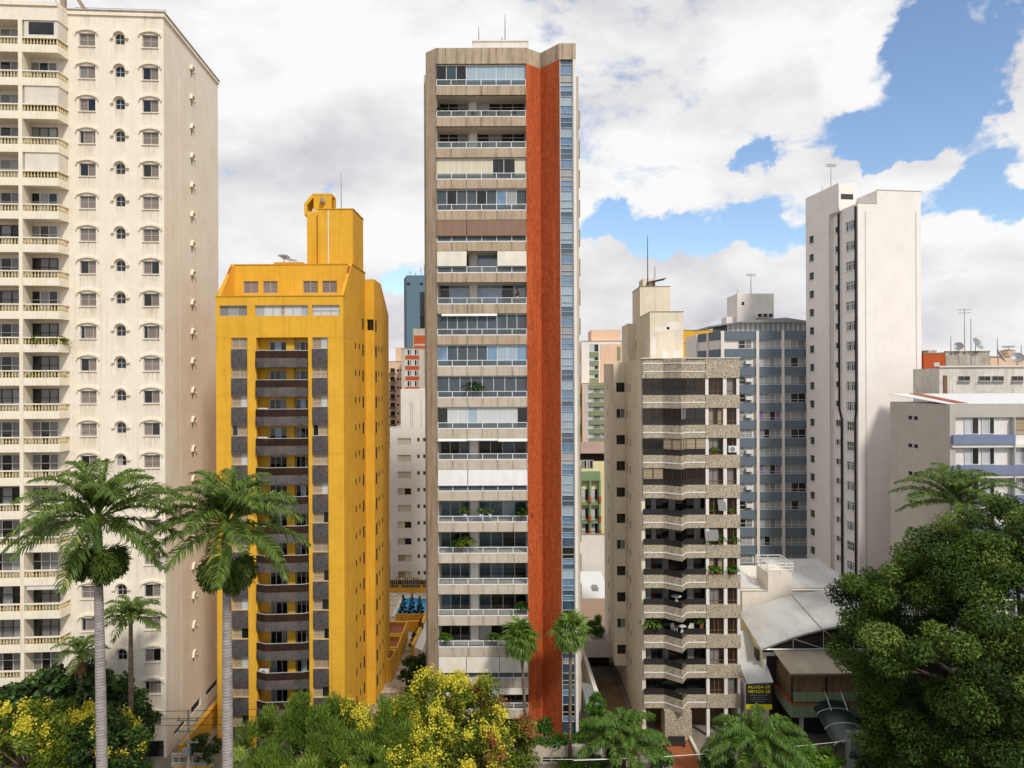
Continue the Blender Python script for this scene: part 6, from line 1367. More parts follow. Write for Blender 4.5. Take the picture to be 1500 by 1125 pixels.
wire('pale cable crossing the bottom of the hedge by the red wall', W(780, 1112, 57), W(980, 1108, 57), .1, .018, 'alum')
# ================================================================ FOOT OF THE CONCRETE TOWER AND DRIVEWAY
def forecourt():
    a, b = W(790, 1090, 65), W(872, 1090, 65)
    t = thing('planter', 'long planter with clipped hedge and dark slot openings at the foot of the red wall', 'planter', ((a.x + b.x) / 2, 65, 0)); w = (b.x - a.x) / 2; zt = a.z
    m = MB(); m.box(-w - 1, w, 0, 1.6, -.2, zt - .25); m.build('wall', MT['concrete_lt'], t); m = MB()
    for i in range(5): m.box(-w + .3 + i * .9, -w + 1.0 + i * .9, -.01, .02, .25, .62)
    m.build('slots', MT['dark'], t)
    rs = np.random.default_rng(8); cl = [(np.array([x, .8 + rs.normal() * .35, zt - .2 + rs.random() * .45]), .42) for x in np.linspace(-w - .9, w, 46)]; V, T = crown(cl, 420, .10, .055, rs); inst('hedge', quads_mesh('hedge', V, LEAF['hedge'], tint=T), t)
    a = W(848, 1100, 62); m = MB(); V = []; rs = np.random.default_rng(18); n = 2600
    P = np.stack([a.x - 1.6 + 3.4 * rs.random(n), 60 + 5 * rs.random(n), .25 + rs.random(n) * .25], 1); T = np.clip(.5 + .2 * rs.normal(size=n), 0, 1); A = np.array([0, 0, 1.]) + rs.normal(size=(n, 3)) * .4; B = rs.normal(size=(n, 3)) * .04; V = np.stack([P + A * .2, P + B, P - A * .2, P - B], 1)
    o = inst('lawn', quads_mesh('lawn', V, LEAF['grass'], tint=T), None); tag(o, 'strip of bright green lawn before the glazed corner strip', 'grass', kind='stuff')
    # side path, retaining walls and driveway between the two towers
    def lane(name, pts, z, mat, label, cat): m = MB(); m.face([(p[0], p[1], z) for p in pts]); o = m.build(name, MT[mat]); tag(o, label, cat, kind='structure')
    lane('driveway', [(9.4, 66.5), (12.05, 66.5), (11.9, 83), (8.8, 83)], .015, 'brownwall', 'brown paved driveway running under the stone building', 'driveway')
    lane('side_path', [(6.3, 66), (8.2, 66), (7.9, 92), (6.6, 92)], .012, 'greywall', 'grey side path along the corner strip', 'path')
    lane('entrance_path', [(14.1, 58), (16.6, 58), (16.6, 73), (14.1, 73)], .014, 'terracotta', 'reddish paved entrance path of the stone building', 'path')
    t = thing('retaining_wall', 'pale retaining wall along the driveway, rising towards the carport', 'wall', (9.0, 66.5, 0)); m = MB(); m.extrude([(0, 0, -.1), (0, 0, .9), (-1.2, 20, 3.3), (-1.2, 20, -.1)], (.32, 0, 0)); m.build('wall', MT['beige2'], t); m = MB(); m.extrude([(-.05, 0, .903), (-1.25, 20, 3.303), (-1.25, 20, 3.4), (-.05, 0, 1.0)], (.42, 0, 0)); m.build('coping', MT['whitewall'], t)
    t = thing('canopy', 'grey corrugated canopy along the side path', 'canopy', (7.2, 69, 0)); m = MB(); m.extrude([(0, 0, 2.1), (0, 8, 2.3), (0, 8, 2.4), (0, 0, 2.2)], (1.5, 0, -.35)); m.build('roof', MT['greymetal'], t); m = MB(); [m.box(.05, .15, y, y + .1, 0, 2.1) for y in (.3, 4, 7.5)]; m.build('posts', MT['alum'], t)
    t = thing('carport', 'grey walled carport bridging the driveway beside the stone building', 'carport', (8.9, 83, 0)); m = MB(); m.box(-.6, 2.6, 0, 5, 2.75, 4.6); m.build('deck', MT['greywall'], t); m = MB(); m.box(-.6, 2.6, 4.5, 5, 0, 2.748); m.build('back_wall', MT['dark'], t)
    t = thing('terrace', 'terracotta roof terrace behind the carport', 'terrace', (8.0, 88.2, 0)); m = MB(); m.box(0, 5, 0, 12, 2.0, 4.4); m.build('deck', MT['peach'], t)
    a = W(860, 1000, 70); t = thing('bin', 'white plastic bin on the grey side path', 'bin', (7.0, 78.2, 0)); m = MB(); m.tube([(0, 0, 0), (0, 0, .9)], [.28, .34], 10); m.build('body', MT['whitemetal'], t); m = MB(); m.tube([(0, 0, .902), (0, 0, .98)], [.37, .3], 10); m.build('lid', MT['alum'], t)
    # hoops of the path kerb by the entrance
    m = MB(); m.box(0, .25, 0, 13, 0, .35); o = m.build('kerb_wall', MT['beige2']); o.location = (16.7, 59, 0); tag(o, 'low pale kerb wall along the reddish entrance path', 'kerb')
    t = thing('bench', 'dark bench in the porch of the stone building', 'bench', (15.3, 69.0 - 1.2, 0)); m = MB(); m.box(-.8, .8, 0, .45, .38, .46); m.build('seat', MT['darkmetal'], t); m = MB(); m.box(-.8, .8, .46, .52, .38, .85); m.build('backrest', MT['darkmetal'], t)
    for x in (-.7, .62): m = MB(); m.box(x, x + .08, .05, .42, 0, .378); m.build('leg', MT['darkmetal'], t)
forecourt()
# ================================================================ HALL AND HOUSE ON THE RIGHT
def hall():
    x0, y0, y1, ze = 24.7, 72.0, 83.0, W(1115, 950, 72).z
    t = thing('hall', 'low hall with white curved metal roof behind the brown veranda', 'hall', (x0, y0, 0)); Wd = 24.0; D = y1 - y0
    arc = lambda s: ze + 2.6 * (1 - (2 * s - 1) ** 2); n = 16; sh = 1.4
    m = MB()
    for i in range(n):
        s, q = i / n, (i + 1) / n
        m.extrude([(s * Wd - .3, -.4, arc(s)), (q * Wd - .3, -.4, arc(q)), (q * Wd - .3, -.4, arc(q) + .10), (s * Wd - .3, -.4, arc(s) + .10)], (sh, D + .4, 0))
    m.build('roof', ROOFM, t)
    m = MB()
    for s in (.25, .5, .75): m.tube([(s * Wd - .3, -.4, arc(s) + .13), (s * Wd - .3 + sh, D, arc(s) + .13)], .05, 5)
    m.build('roof_rib', MT['greymetal'], t)
    m = MB(); m.face([(0, 0, -.1), (sh, D, -.1), (sh, D, ze), (0, 0, ze)]); m.build('side_wall', MT['paleyellow'], t)
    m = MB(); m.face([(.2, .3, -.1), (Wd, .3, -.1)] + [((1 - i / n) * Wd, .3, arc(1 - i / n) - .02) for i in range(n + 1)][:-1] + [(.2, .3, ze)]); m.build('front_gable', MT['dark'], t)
    m = MB()
    for i in range(n): s, q = i / n, (i + 1) / n; m.tube([(s * Wd, -.1, arc(s) - .12), (q * Wd, -.1, arc(q) - .12)], .07, 5)
    m.tube([(0, -.1, ze - .05), (Wd, -.1, ze - .05)], .08, 5)
    for i in range(2, 16, 2): s = i / n; m.tube([(s * Wd, -.1, ze), (s * Wd, -.1, arc(s) - .15)], .04, 5); m.tube([(s * Wd, -.1, arc(s) - .15), ((i + 2) / n * Wd, -.1, ze)], .035, 5)
    m.build('truss', MT['alum'], t); m = MB(); m.box(-.1, Wd, -.5, -.2, ze - .55, ze - .3); m.build('gutter', MT['greymetal'], t)
    m = MB(); m.box(-.12, .0, 1.2, 2.2, ze - 1.9, ze - .6); m.build('window', MT['louver'], t)
    m = MB(); m.box(.02, .35, -.1, .25, 0, ze - .56); m.build('post', MT['whitewall'], t)
    # white rear building with stair block
    R = Frame(1086, 84, 0.0); zt = R.Z(1170, 866); t = thing('white_house', 'white blank-walled building with roof stair block behind the curved roof', 'building', tuple(R.o)); w = R.X(1262)
    m = MB(); m.box(0, w, 0, 12, -.1, zt); m.build('wall', MT['offwhite'], t); a, b = R.X(1124), R.X(1159); zs = R.Z(1140, 839); m = MB(); m.box(a, b, .003, 4, zt, zs); m.build('stair_block', MT['offwhite'], t)
    m = MB()
    for z in (.35, .75, 1.1): [m.tube([(p[0], p[1], zs + z), (q[0], q[1], zs + z)], .05, 5) for p, q in (((a - .1, -.1), (b + .1, -.1)), ((b + .1, -.1), (b + .1, 4)), ((b + .1, 4), (a - .1, 4)), ((a - .1, 4), (a - .1, -.1)))]
    for x in (a - .1, (a + b) / 2, b + .1): [m.tube([(x, y, zs - .02), (x, y, zs + 1.1)], .05, 5) for y in (-.1, 2, 4)]
    m.tube([(a - .1, -.1, zs + .1), (a + 1.2, 2, zs + 1.1)], .04, 5); m.build('roof_railing', MT['whitemetal'], t)
    m = MB(); m.extrude([(b + .2, 1, zt + .05), (w - .4, 1, zt + .05), (w - .4, 11, zt + 1.0), (b + .2, 11, zt + 1.0)], (0, 0, .1)); m.extrude([(.1, 1, zt + .05), (a - .3, 1, zt + .05), (.1, 11, zt + 2.2)], (0, 0, .1)); m.build('roof', ROOFM, t)
    m = MB(); m.box(-.04, a - .01, -.05, .1, zt + .003, zt + .1); m.box(b + .01, w, -.05, .1, zt + .003, zt + .1); m.build('coping', MT['greywall'], t)
    # veranda house
    x0, yf, yb = 26.0, 68.0, 72.0 - .7; zr = 7.0; zs = W(1158, 1030, 68).z; zb = W(1158, 1042, 68).z - .5
    t = thing('veranda_house', 'brown meshed veranda on a pale green base under a beige sheet roof', 'house', (x0, yf, 0)); w = 12.0; D = 5.0
    m = MB(); m.extrude([(-.25, -.45, zr - .1), (w, -.45, zr - .1), (w, D, zr + .55), (-.25, D, zr + .55)], (0, 0, .12)); m.build('roof', ROOFB, t)
    m = MB(); m.box(-.25, w, -.40, -.25, zr - .32, zr - .102); m.build('fascia', MT['brownwall'], t)
    m = MB(); m.box(.15, w, .1, D, zs + .1, zr - .35); m.build('mesh_wall', MT['brownwall'], t)
    for x in (.0, 3.2, 6.4, 9.6):
        m = MB(); m.box(x, x + .16, -.02, .098, zs, zr - .33); m.build('post', MT['darkmetal'], t)
    m = MB(); m.box(0, .14, D - .2, D, zs, zr - .3); m.build('post', MT['darkmetal'], t)
    m = MB(); m.box(.165, w, .02, .09, zs + .9, zs + 1.0); m.build('mid_rail', MT['capbrown'], t)
    m = MB(); m.box(.165, w, .03, .095, zs + .1, zs + .9); m.build('lower_panel', MT['greenfascia'], t)
    m = MB(); m.box(-.15, w, -.25, D, zs - .1, zs + .0); m.build('sill', MT['terracotta'], t)
    m = MB(); m.extrude([(-.1, -.2, zs - .102), (-.1, D, zs - .102), (-.1, D, zb + .3), (-.1, -.2, zb)], (w, 0, 0)); m.build('base', MT['greenfascia'], t)
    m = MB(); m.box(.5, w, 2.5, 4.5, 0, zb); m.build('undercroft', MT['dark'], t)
    for x in (1.0, 5.0, 9.0): m = MB(); m.box(x, x + .3, .4, .7, 0, zb); m.build('pillar', MT['greywall'], t)
    # white lean-to and sale board
    m = MB(); m.extrude([(22.4, 69.6, 5.1), (24.9, 69.6, 5.3), (26.2, 79, 7.0), (23.0, 79, 7.0)], (0, 0, .1)); o = m.build('sheet_roof', ROOFM); tag(o, 'narrow white sheet roof between stone building and hall', 'roof')
    m = MB(); m.box(22.3, 22.5, 69.6, 78, -.1, 5.0); m.box(22.5, 24.8, 70.5, 70.7, -.1, 5.0); o = m.build('boundary_wall', MT['whitewall']); tag(o, 'white wall under the narrow sheet roof behind the sale board', 'wall')
    a, b = W(1093, 1002, 68.6), W(1131, 1039, 68.6); bw, bh = b.x - a.x, a.z - b.z
    t = thing('sale_board', 'black and yellow letting board reading ALUGA-SE VENDE-SE', 'sign', ((a.x + b.x) / 2, 68.6, 0)); m = MB(); m.box(-bw / 2, bw / 2, 0, .08, b.z + bh * .2, a.z); m.build('panel', MT['signblack'], t); m = MB(); m.box(-bw / 2, bw / 2, 0, .08, b.z, b.z + bh * .2 - .003); m.build('yellow_strip', MT['signyellow'], t)
    for x in (-bw / 2 + .15, bw / 2 - .25): m = MB(); m.box(x, x + .1, .085, .18, 0, a.z - .1); m.build('post', MT['brownwall'], t)
    def text(body, x, z, size, mat, sx=1.0):
        cu = bpy.data.curves.new('lettering', 'FONT'); cu.body = body; cu.size = size; cu.extrude = .01; cu.align_x = 'CENTER'; cu.space_character = 1.1
        o0 = bpy.data.objects.new('lettering', cu); col.objects.link(o0); bpy.context.view_layer.update(); me = bpy.data.meshes.new_from_object(o0.evaluated_get(bpy.context.evaluated_depsgraph_get())); bpy.data.objects.remove(o0)
        me.name = 'lettering'; me.materials.clear(); me.materials.append(MT[mat]); xs = [v.co.x for v in me.vertices]; sc_ = sx / (max(xs) - min(xs)); o = inst('lettering', me, t, (x, -.015, z), (pi / 2, 0, 0), (sc_, 1, 1))
    text('ALUGA-SE', 0, a.z - bh * .17, bh * .165, 'signyellow', bw * .86); text('VENDE-SE', 0, a.z - bh * .35, bh * .165, 'signyellow', bw * .86)
    m = MB()
    for i, (z, w_) in enumerate(((.43, .7), (.52, .5), (.60, .62), (.68, .4))): m.box(-bw * w_ / 2, bw * w_ / 2, -.012, -.002, a.z - bh * z - .05, a.z - bh * z)
    m.build('small_print', MT['greymetal'], t)
    # arched awning and service box
    a = W(1225, 1060, 65.5); t = thing('awning', 'dark arched street awning with pale hoops before the veranda house', 'awning', (a.x + .6, 63.5, 0)); zc = 2.6; r = 1.75; n = 12
    def hoop(y, dz, rr): return [(rr * cos(pi * (.08 + .84 * i / n)), y, zc + dz + rr * .42 * sin(pi * (.08 + .84 * i / n))) for i in range(n + 1)]
    A, B = hoop(0, -.5, r), hoop(5.2, 1.2, r); m = MB()
    for i in range(n): m.face([A[i], A[i + 1], B[i + 1], B[i]])
    m.build('cover', MT['awncover'], t, smooth=True)
    for y, dz in ((-.02, -.48), (1.8, .1), (3.5, .66)):
        m = MB(); m.tube(hoop(y, dz, r + .03), .05, 6); m.build('hoop', MT['alum'], t)
    for x in (-1.5, 1.5): m = MB(); m.tube([(x, .1, 0), (x, .1, zc - .3)], .05, 6); m.build('post', MT['darkmetal'], t)
    for x in (-.5, 1.0): m = MB(); m.tube([(x, 3.2, zc + 1.3), (x, 4.8, zc + 2.6), (x, 4.9, zc + 3.0)], .05, 5); m.build('stay', MT['whitemetal'], t)
    a, b = W(1246, 1077, 62.5), W(1296, 1115, 62.5); t = thing('service_box', 'grey two-door metal cabinet under the big tree', 'cabinet', ((a.x + b.x) / 2, 62.5, 0)); w_ = (b.x - a.x) / 2
    m = MB(); m.box(-w_, w_, 0, 1.0, 0, a.z); m.build('body', MT['cabinet'], t); m = MB(); m.box(-.03, .03, -.03, -.002, .1, a.z - .1); m.build('door_edge', MT['whitemetal'], t)
    for x in (-w_ * .5, w_ * .5): m = MB(); m.box(x - w_ * .42, x + w_ * .42, -.02, -.003, .15, a.z - .12); o = m.build('door', MT['cabinet'], t); mm = MB(); mm.box(x * .3 - .05, x * .3 + .05, -.06, -.021, a.z * .5, a.z * .5 + .2); mm.build('handle', MT['darkmetal'], o)
    m = MB(); m.box(0, 24, 0, .25, 0, .7); o = m.build('boundary_wall', MT['terracotta']); o.location = (a.x - 2, 60.5, 0); tag(o, 'low brick-red street wall under the big tree', 'wall')
def ribbed(name, hexa, hexb, sc=6):
    m, nt, b = newmat(name); tc = nt.nodes.new('ShaderNodeTexCoord'); w = NN(nt, 'ShaderNodeTexWave', bands_direction='X', i_Scale=sc, i_Distortion=.1); nt.links.new(tc.outputs['Object'], w.inputs['Vector'])
    x = mixc(nt, remap(nt, noise(nt, .5, 6, .7, (1, .3, 1)), .4, .7, 0, .8), H(hexa), H(hexb)); nt.links.new(x, b.inputs['Base Color']); b.inputs['Roughness'].default_value = .5; bump(nt, b, w.outputs['Fac'], .6, .06); return m
ROOFM, ROOFB = ribbed('white_sheet', 'd6d6d4', 'b2b0ac'), ribbed('beige_sheet', 'c4b8a4', '9a8d78', 3)
MT.update(signblack=plain('sign_black', '2a2426', .5), signyellow=plain('sign_yellow', 'e3dc1e', .5), awncover=clear_glass('awning_cover', '1d2f2e', .55, .3), cabinet=plain('cabinet_grey', '8a908e', .6))
hall()
# ================================================================ SMALL THINGS ON ROOFS AND BALCONIES
def pot_plant(label, loc, s, seed, leaf='palm', pot='whitemetal', h=.5, name='potted_plant', group=None, n=60):
    rs = np.random.default_rng(seed); t = thing(name, label, 'potted plant', loc, 0, group)
    m = MB(); m.tube([(0, 0, 0), (0, 0, h * .05), (0, 0, h)], [.14 * s, .15 * s, .22 * s], 10); m.build('pot', MT[pot], t)
    V = []; T = []
    for j in range(n):
        a = rs.random() * 6.28; e = .4 + rs.random() * 1.0; d = np.array([cos(a) * cos(e), sin(a) * cos(e), sin(e)]); p = np.array([0, 0, h]); q = p + d * s * .55; r = q + (d + np.array([0, 0, -.9])) * s * .3; w = np.cross(d, [0, 0, 1.]); w = w / (np.linalg.norm(w) + 1e-6) * .05 * s
        V += [[p - w * .3, p + w * .3, q + w, q - w], [q - w, q + w, r + w * .2, r - w * .2]]; k = float(np.clip(.45 + rs.normal() * .2, 0, 1)); T += [k, k]
    inst('foliage', quads_mesh('foliage', np.array(V), LEAF[leaf], tint=np.array(T)), t); return t
D_ = TD_; rb, xr = D_['rb'], D_['xr']
def tw(x, y, z): return on(TR, x, y, z)
def tx(px, y=.5): return TR.X(px, y, 750)
for lab, px, k, s, lf in (('left white pot of the three on the balcony below the white awning', 681, 14, 1.0, 'youngpalm'), ('middle white pot of the three on the balcony below the white awning', 704.5, 14, .9, 'youngpalm'), ('right white pot of the three on the balcony below the white awning', 718, 14, .7, 'palm')):
    pot_plant(lab, tw(tx(px), .5, rb(k)), s * 1.15, int(px), lf, h=.75)
pot_plant('large dark leafy plant at the red wall end of the balcony with white pots', tw(tx(764), .7, rb(14)), 1.7, 4, 'dark', 'terracotta', .4, n=110)
pot_plant('wide yellow green plant on the concrete tower balcony beneath the white pots', tw(tx(683), .6, rb(15)), 1.7, 5, 'flower_tree', 'whitemetal', .6, n=110)
pot_plant('tall dark plant behind the railing between the pale curtains', tw(tx(694), .9, rb(10)), 2.2, 6, 'dark', 'terracotta', .5, n=140)
pot_plant('fern at the left end of the second highest balcony', tw(tx(648), .7, rb(1)), 1.2, 7, 'dark', 'terracotta', .5, n=90)
for i in range(6): pot_plant(('first', 'second', 'third', 'fourth', 'fifth', 'last')[i] + ' small palm from the left along the second highest balcony railing', tw(tx(656 + 19.5 * i), .4, rb(1)), .85, 30 + i, 'palm', 'whitemetal', .25, group='small plants on the second highest balcony')
for i, (px, k) in enumerate(((650, 18), (722, 18), (760, 18), (668, 15), (764, 17))):
    pot_plant(('leafy pot at the left of the flower-filled balcony low on the concrete tower', 'bushy pot beside the pier of the flower-filled low balcony', 'drooping plant at the right of the flower-filled low balcony', 'dark pot left of the wide yellow green plant', 'overhanging bush at the red wall end of a low balcony')[i], tw(tx(px), .5, rb(k)), 1.35, 50 + i, ('bright', 'youngpalm', 'dark', 'dark', 'dark')[i], 'terracotta', .45, n=90)
def plastic_chair(label, loc, rz, mat='whitemetal', group=None):
    t = thing('chair', label, 'chair', loc, rz, group); m = MB(); m.box(-.24, .24, -.22, .22, .42, .46); m.build('seat', MT[mat], t); m = MB(); m.extrude([(-.24, .22, .46), (.24, .22, .46), (.2, .30, .9), (-.2, .30, .9)], (0, .03, 0)); m.build('backrest', MT[mat], t)
    for x in (-.2, .2):
        for y in (-.18, .18): m = MB(); m.tube([(x, y, 0), (x * .95, y * .95, .42)], .025, 5); m.build('leg', MT[mat], t)
        m = MB(); m.box(x - .03, x + .03, -.2, .24, .64, .67); m.box(x - .02, x + .02, -.2, -.16, .46, .64); m.build('armrest', MT[mat], t)
    return t
def table(label, loc, r=.45, mat='whitemetal'):
    t = thing('table', label, 'table', loc); m = MB(); m.tube([(0, 0, .70), (0, 0, .74)], r, 14); m.build('top', MT[mat], t); m = MB(); m.tube([(0, 0, 0), (0, 0, .70)], [.2, .04], 8); m.build('base', MT[mat], t); return t
for i, (px, rz) in enumerate(((403, .4), (411.5, -.4), (426, .3), (435, -.3))):
    zz = yellow_z(8) - YD['H0'] + .065; plastic_chair(('first', 'second', 'third', 'last')[i] + ' white chair from the left on the dark mosaic balcony', on(YR, YR.X(px, -.1, 800), .0, zz), rz, group='white chairs on the yellow tower balcony')
for k, i, lab in ((2, 0, 'upper'), (3, 1, 'lower'), (11, 2, 'lowest')):
    loc = on(YR, YD['c'][3] + .62, .1, yellow_z(k) - YD['H0'] + .95)
    t = thing('air_conditioner', lab + ' white air conditioner box on the dark mosaic balconies', 'air conditioner', loc); m = MB(); m.box(-.42, .42, -.16, .16, 0, .62); m.build('casing', MT['whitemetal'], t)
    m = MB(); m.tube([(-.08, -.165, .31), (-.08, -.185, .31)], .25, 16); m.build('fan_grille', MT['greymetal'], t); m = MB(); m.box(-.3, .3, -.12, .6, -.06, -.003); m.build('bracket', MT['darkmetal'], t)
for i, (px, k) in enumerate(((404, 9), (420, 10), (398, 12), (436, 11))):
    pot_plant(('plant in a clay pot on the dark mosaic balcony below the white chairs', 'second clay pot plant below the white chairs', 'clay pot plant above the feathery tree', 'clay pot plant near the lowest air conditioner')[i], on(YR, YR.X(px, 0, 850), .1, yellow_z(k) - YD['H0'] + .065), 1.1, 70 + i, 'dark', 'terracotta', .4)
# stone building: air conditioner, greenery on the ledges
zb_ = lambda k: SD['bt'](k)
for k, lab in ((2, 'upper'), (3, 'lower')):
    pass
for i, (px, k, s, lf) in enumerate(((1047, 2, 1.0, 'grass'), (1040, 5, .8, 'bright'), (1054, 5, 1.2, 'bright'), (1076, 5, 1.0, 'bright'), (1040, 6, 1.3, 'grass'), (1052, 6, 1.0, 'bright'), (1072, 6, 1.3, 'bright'), (1046, 4, .6, 'grass'), (1071, 4, .7, 'grass'))):
    pot_plant(('grassy window box plant three floors below the stone crown', 'small plant on the ledge beside the open window sash', 'larger bush right of it on the ledge', 'plant on the narrow window ledge at the same height', 'yellow green plant on the planted stone ledge', 'dark leafed plant on the planted stone ledge', 'bush at the narrow window of the planted floor', 'thin grass on the ledge over the open sash', 'thin grass at the narrow window over the open sash')[i], on(SR, SR.X(px, .05, 760), .08, zb_(k) + .005), s, 90 + i, lf, 'terracotta', .18, n=70)
t = thing('air_conditioner', 'white air conditioner hung in the narrow window of the stone building', 'air conditioner', on(SR, SR.X(1073, 0, 680), -.0, zb_(2) + .25)); m = MB(); m.box(-.4, .4, -.2, .18, 0, .6); m.build('casing', MT['whitemetal'], t); m = MB(); m.tube([(-.05, -.205, .3), (-.05, -.225, .3)], .24, 14); m.build('fan_grille', MT['greymetal'], t)
for i, (px, k) in enumerate(((988, 8), (1012, 8))): plastic_chair(('left', 'right')[i] + ' pale lounge chair on the open zigzag balcony', on(SR, SR.X(px, .3, 900), .35, zb_(8) + .01), .5 - i, 'inwall', 'lounge chairs on the zigzag balcony')
table('white round table on the open zigzag balcony', on(SR, SR.X(999, .3, 900), .3, zb_(8) + .01), .4)
table('small white table on the zigzag balcony one floor above the lounge chairs', on(SR, SR.X(991, .3, 870), .4, zb_(7) + .01), .5)
pot_plant('big dark plant at the left end of the open zigzag balcony', on(SR, SR.X(953, .3, 900), .5, zb_(8) + .01), 1.8, 120, 'palm', 'terracotta', .45, n=120)
pot_plant('trailing plant at the right end of the open zigzag balcony', on(SR, SR.X(1028, .3, 900), .5, zb_(8) + .01), 1.0, 121, 'bright', 'terracotta', .9, n=80)
# cream tower: plants on the balconies
for i, (x, r, s) in enumerate(((.8, 9, 1.6), (2.7, 9, 1.5), (.7, 10, 1.1), (2.6, 10, .9), (.6, 8, 1.0), (.9, 20, 1.1), (2.6, 18, .9))):
    pot_plant(('yellow green bush at the left of the planted cream balcony', 'yellow green bush at the right of the planted cream balcony', 'small pot plant at the left, one floor below the planted cream balcony', 'small pot plant at the right, one floor below the planted cream balcony', 'dark pot plant one floor above the planted cream balcony', 'leafy pot on the low cream balcony above the dark tree', 'small pot on the cream balcony near the ragged palm')[i], on(CR, CPX1 + x, -.8, cream_rows(r) + .06 - 1.18), s, 140 + i, ('flower_tree', 'flower_tree', 'youngpalm', 'palm', 'dark', 'bright', 'palm')[i], 'terracotta', .5, n=100)
# ---- aerials and masts
zr, zh = TD_['zr'], TD_['zh']
antenna('mast', 'short mast on the left of the concrete tower roof house', tw(TR.X(703.5, 7), 7, zh), 1.9, .07)
antenna('mast', 'tall thin lightning mast on the concrete tower roof', tw(TR.X(742, 7), 7, zh), 3.2, .06)
antenna('mast', 'stub vent on the concrete tower roof house', tw(TR.X(737.5, 7), 6.6, zh), .6, .09)
antenna('mast', 'tall lightning mast on the mustard water tower', on(YR, YR.X(501, 7.5), 7.5, YD['zt2'] + .1), 4.2, .05)
antenna('antenna', 'tv aerial on the yellow penthouse roof, left of the water tower', on(YR, YR.X(417, 6), 6, YD['zt']), 1.3, .05, 2)
antenna('antenna', 'second low tv aerial on the yellow penthouse roof', on(YR, YR.X(425, 6.4), 6.4, YD['zt']), 1.0, .04, 1)
antenna('mast', 'tall dark mast on the beige water tower of the stone building', on(SR, SR.X(949, 11, 450), 11.0, SD['z2']), 5.8, .06, mat='darkmetal')
antenna('mast', 'short dark mast beside the tall one on the beige water tower', on(SR, SR.X(960, 11, 450), 11.2, SD['z2']), 2.4, .05, mat='darkmetal')
antenna('antenna', 'tv aerial on the white roof tower of the slate block', on(BR, BR.X(1102, 9), 9.5, BD['zt']), 3.6, .08, 2)
antenna('mast', 'thin mast at the left edge of the slate block roof tower', on(BR, BR.X(1082, 9), 9.5, BD['zt']), 1.0, .06)
antenna('antenna', 'leaning tv aerial on the white tower roof', on(WR, .9, WD['d2'] + 1.2, WD['zc']), 3.8, .06, 2)
antenna('mast', 'small mast at the rear of the white tower roof', on(WR, 1.0, WD['D'] - 3, WD['zc']), 1.2, .06)
antenna('antenna', 'tv aerial on the cream tower roof by the leaning post', on(CR, -10.5, 2.0, 68.2), 2.5, .05, 2)
for i, (px, y0, y1, Y, a, lab) in enumerate(((1413, 515, 450, 107, 1, 'tall tv aerial on the weathered rooftop block'), (1422.5, 540, 464, 93, 0, 'tall pale pole before the weathered rooftop block'), (1393, 516, 490, 107, 0, 'short thin mast at the left of the weathered rooftop block'), (1461, 523, 492, 109, 0, 'thin mast on the lower peach roof, leftmost'), (1477, 523, 505, 109, 1, 'small aerial on the lower peach roof'), (1496, 523, 503, 109, 0, 'thin mast on the lower peach roof near the frame edge'), (1470, 523, 510, 109.5, 0, 'shortest mast on the lower peach roof'))):
    p = W(px, y0, Y); antenna('antenna' if a else 'mast', lab, (p.x, Y, p.z - .2), W(px, y1, Y).z - p.z, .07, 2 * a)
def dish(label, p, r, az, el=.5):
    t = thing('satellite_dish', label, 'satellite dish', p, az); m = MB(); n = 14; rings = 4; C = Vector((0, -.15, r * 1.25)); ax = Vector((0, -cos(el), sin(el))); u = Vector((1, 0, 0)); v = ax.cross(u)
    P = lambda i, k: C + (u * cos(2 * pi * k / n) + v * sin(2 * pi * k / n)) * r * i / rings + ax * (r * .28 * (i / rings) ** 2)
    for i in range(rings):
        for k in range(n): m.face([P(i, k), P(i, k + 1), P(i + 1, k + 1), P(i + 1, k)])
    m.build('reflector', MT['greymetal'], t, smooth=True); m = MB(); m.tube([(0, 0, 0), (0, 0, r * 1.2)], .05, 6); m.build('post', MT['darkmetal'], t); m = MB(); m.tube([C, C + ax * r * .8], .025, 4); m.build('feed_arm', MT['darkmetal'], t)
for px, py, Y, r, az, lab in ((1429, 516, 107, 1.0, .5, 'dark satellite dish on the weathered rooftop block'), (1404, 516, 107, .7, -.6, 'small satellite dish left of the tall aerial'), (1462, 536, 98, 1.1, .9, 'tilted satellite dish before the peach wall'), (1490, 535, 97, .8, -.5, 'satellite dish at the right end of the white rooftop wall')):
    p = W(px, py, Y); dish(lab, (p.x, Y, p.z - .1), r, az)
for px, Y, h, lab in ((601, 7, .6, ''),): pass
p = W(1483, 524, 108); t = thing('water_tank', 'low round water tank on the lower peach roof', 'tank', (p.x, 109, p.z - .1)); m = MB(); m.tube([(0, 0, 0), (0, 0, 1.2)], [.9, 1.0], 12); m.build('tank', MT['peach'], t); m = MB(); m.tube([(0, 0, 1.202), (0, 0, 1.4)], [1.05, .4], 12); m.build('lid', MT['greymetal'], t)
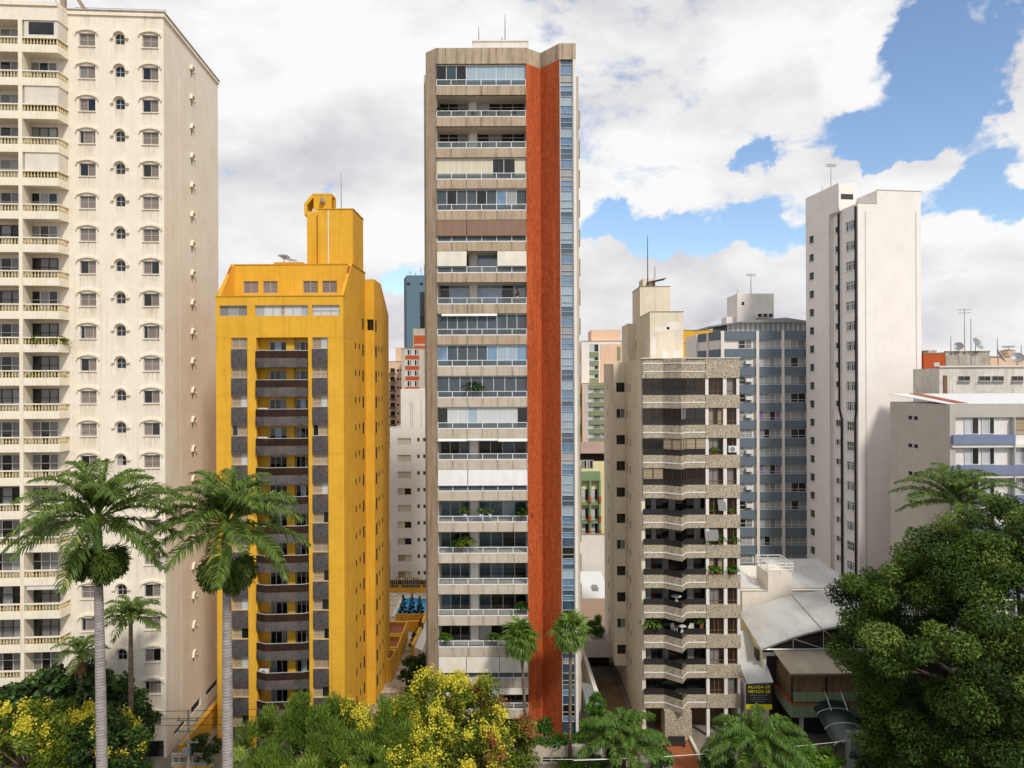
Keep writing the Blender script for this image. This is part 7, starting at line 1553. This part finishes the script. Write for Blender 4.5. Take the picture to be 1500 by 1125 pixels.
# ---- the person at the balcony of the concrete tower
def person(label, loc, rz):
    t = thing('person', label, 'person', loc, rz)
    V = [(0, 0, .86), (0, .0, 1.02), (0, 0, 1.22), (0, -.01, 1.32), (0, -.02, 1.42), (0, -.03, 1.53), (0, -.02, 1.60),
         (.085, 0, .82), (.095, -.02, .46), (.10, .02, .08), (.105, -.11, .04), (-.085, 0, .82), (-.095, -.02, .46), (-.10, .02, .08), (-.105, -.11, .04),
         (.16, 0, 1.30), (.22, -.02, 1.06), (.20, -.22, .96), (.17, -.29, .96), (-.16, 0, 1.30), (-.23, -.04, 1.08), (-.10, -.22, 1.16), (-.04, -.26, 1.20)]
    Rr = [.13, .115, .135, .10, .05, .085, .07, .085, .055, .04, .035, .085, .055, .04, .035, .06, .042, .032, .035, .06, .042, .032, .035]
    E = [(0, 1), (1, 2), (2, 3), (3, 4), (4, 5), (5, 6), (0, 7), (7, 8), (8, 9), (9, 10), (0, 11), (11, 12), (12, 13), (13, 14), (3, 15), (15, 16), (16, 17), (17, 18), (3, 19), (19, 20), (20, 21), (21, 22)]
    me = bpy.data.meshes.new('body'); me.from_pydata(V, E, []); me.materials.append(MT['skin']); o = inst('body', me, t)
    sk = o.modifiers.new('skin', 'SKIN'); sk.use_smooth_shade = True
    for i, r in enumerate(Rr): me.skin_vertices[0].data[i].radius = (r, r)
    me.skin_vertices[0].data[0].use_root = True
    o.modifiers.new('sub', 'SUBSURF').levels = 2; o.modifiers['sub'].render_levels = 2
    m = MB(); m.tube([(0, -.0, .84), (0, 0, .98), (0, 0, 1.2), (0, -.0, 1.36)], [.165, .145, .175, .10], 14, cap=False); m.build('shirt', MT['cloth_dark'], t, smooth=True)
    m = MB(); m.tube([(0, 0, .48), (0, 0, .7), (0, 0, .88)], [.2, .19, .16], 14, cap=False); m.build('skirt', MT['cloth_rose'], t, smooth=True)
    m = MB(); n = 12
    m.tube([(0, .0, 1.42), (0, .02, 1.52), (0, .015, 1.62), (0, .0, 1.67)], [.075, .105, .10, .04], n); m.build('hair', MT['hair'], t, smooth=True)
MT.update(skin=plain('skin', 'b98a70', .6), cloth_dark=plain('cloth_dark', '2e2a33', .9), cloth_rose=plain('cloth_rose', 'a87a7c', .9), hair=plain('hair', '241a16', .7))
person('person in a dark top standing at the right end of a concrete tower balcony', tw(tx(759, .9), .9, rb(7)), .5)
m_, nt, b = newmat('ground_mat')
x = mixc(nt, remap(nt, noise(nt, .08, 6, .65), .4, .65), H('6f675c'), H('8d857a')); x = mixc(nt, remap(nt, noise(nt, 1.3, 5), .5, .75, 0, .5), x, H('4b463f'))
nt.links.new(x, b.inputs['Base Color']); b.inputs['Roughness'].default_value = .95
m = MB(); n = 40
for i in range(n):
    for j in range(n):
        a, c = -1500 + 3000 * i / n, -300 + 3000 * j / n; s = 3000 / n
        m.face([(a, c, 0), (a + s, c, 0), (a + s, c + s, 0), (a, c + s, 0)])
o = m.build('ground', m_); tag(o, 'grey urban ground between the buildings', 'ground', kind='structure')
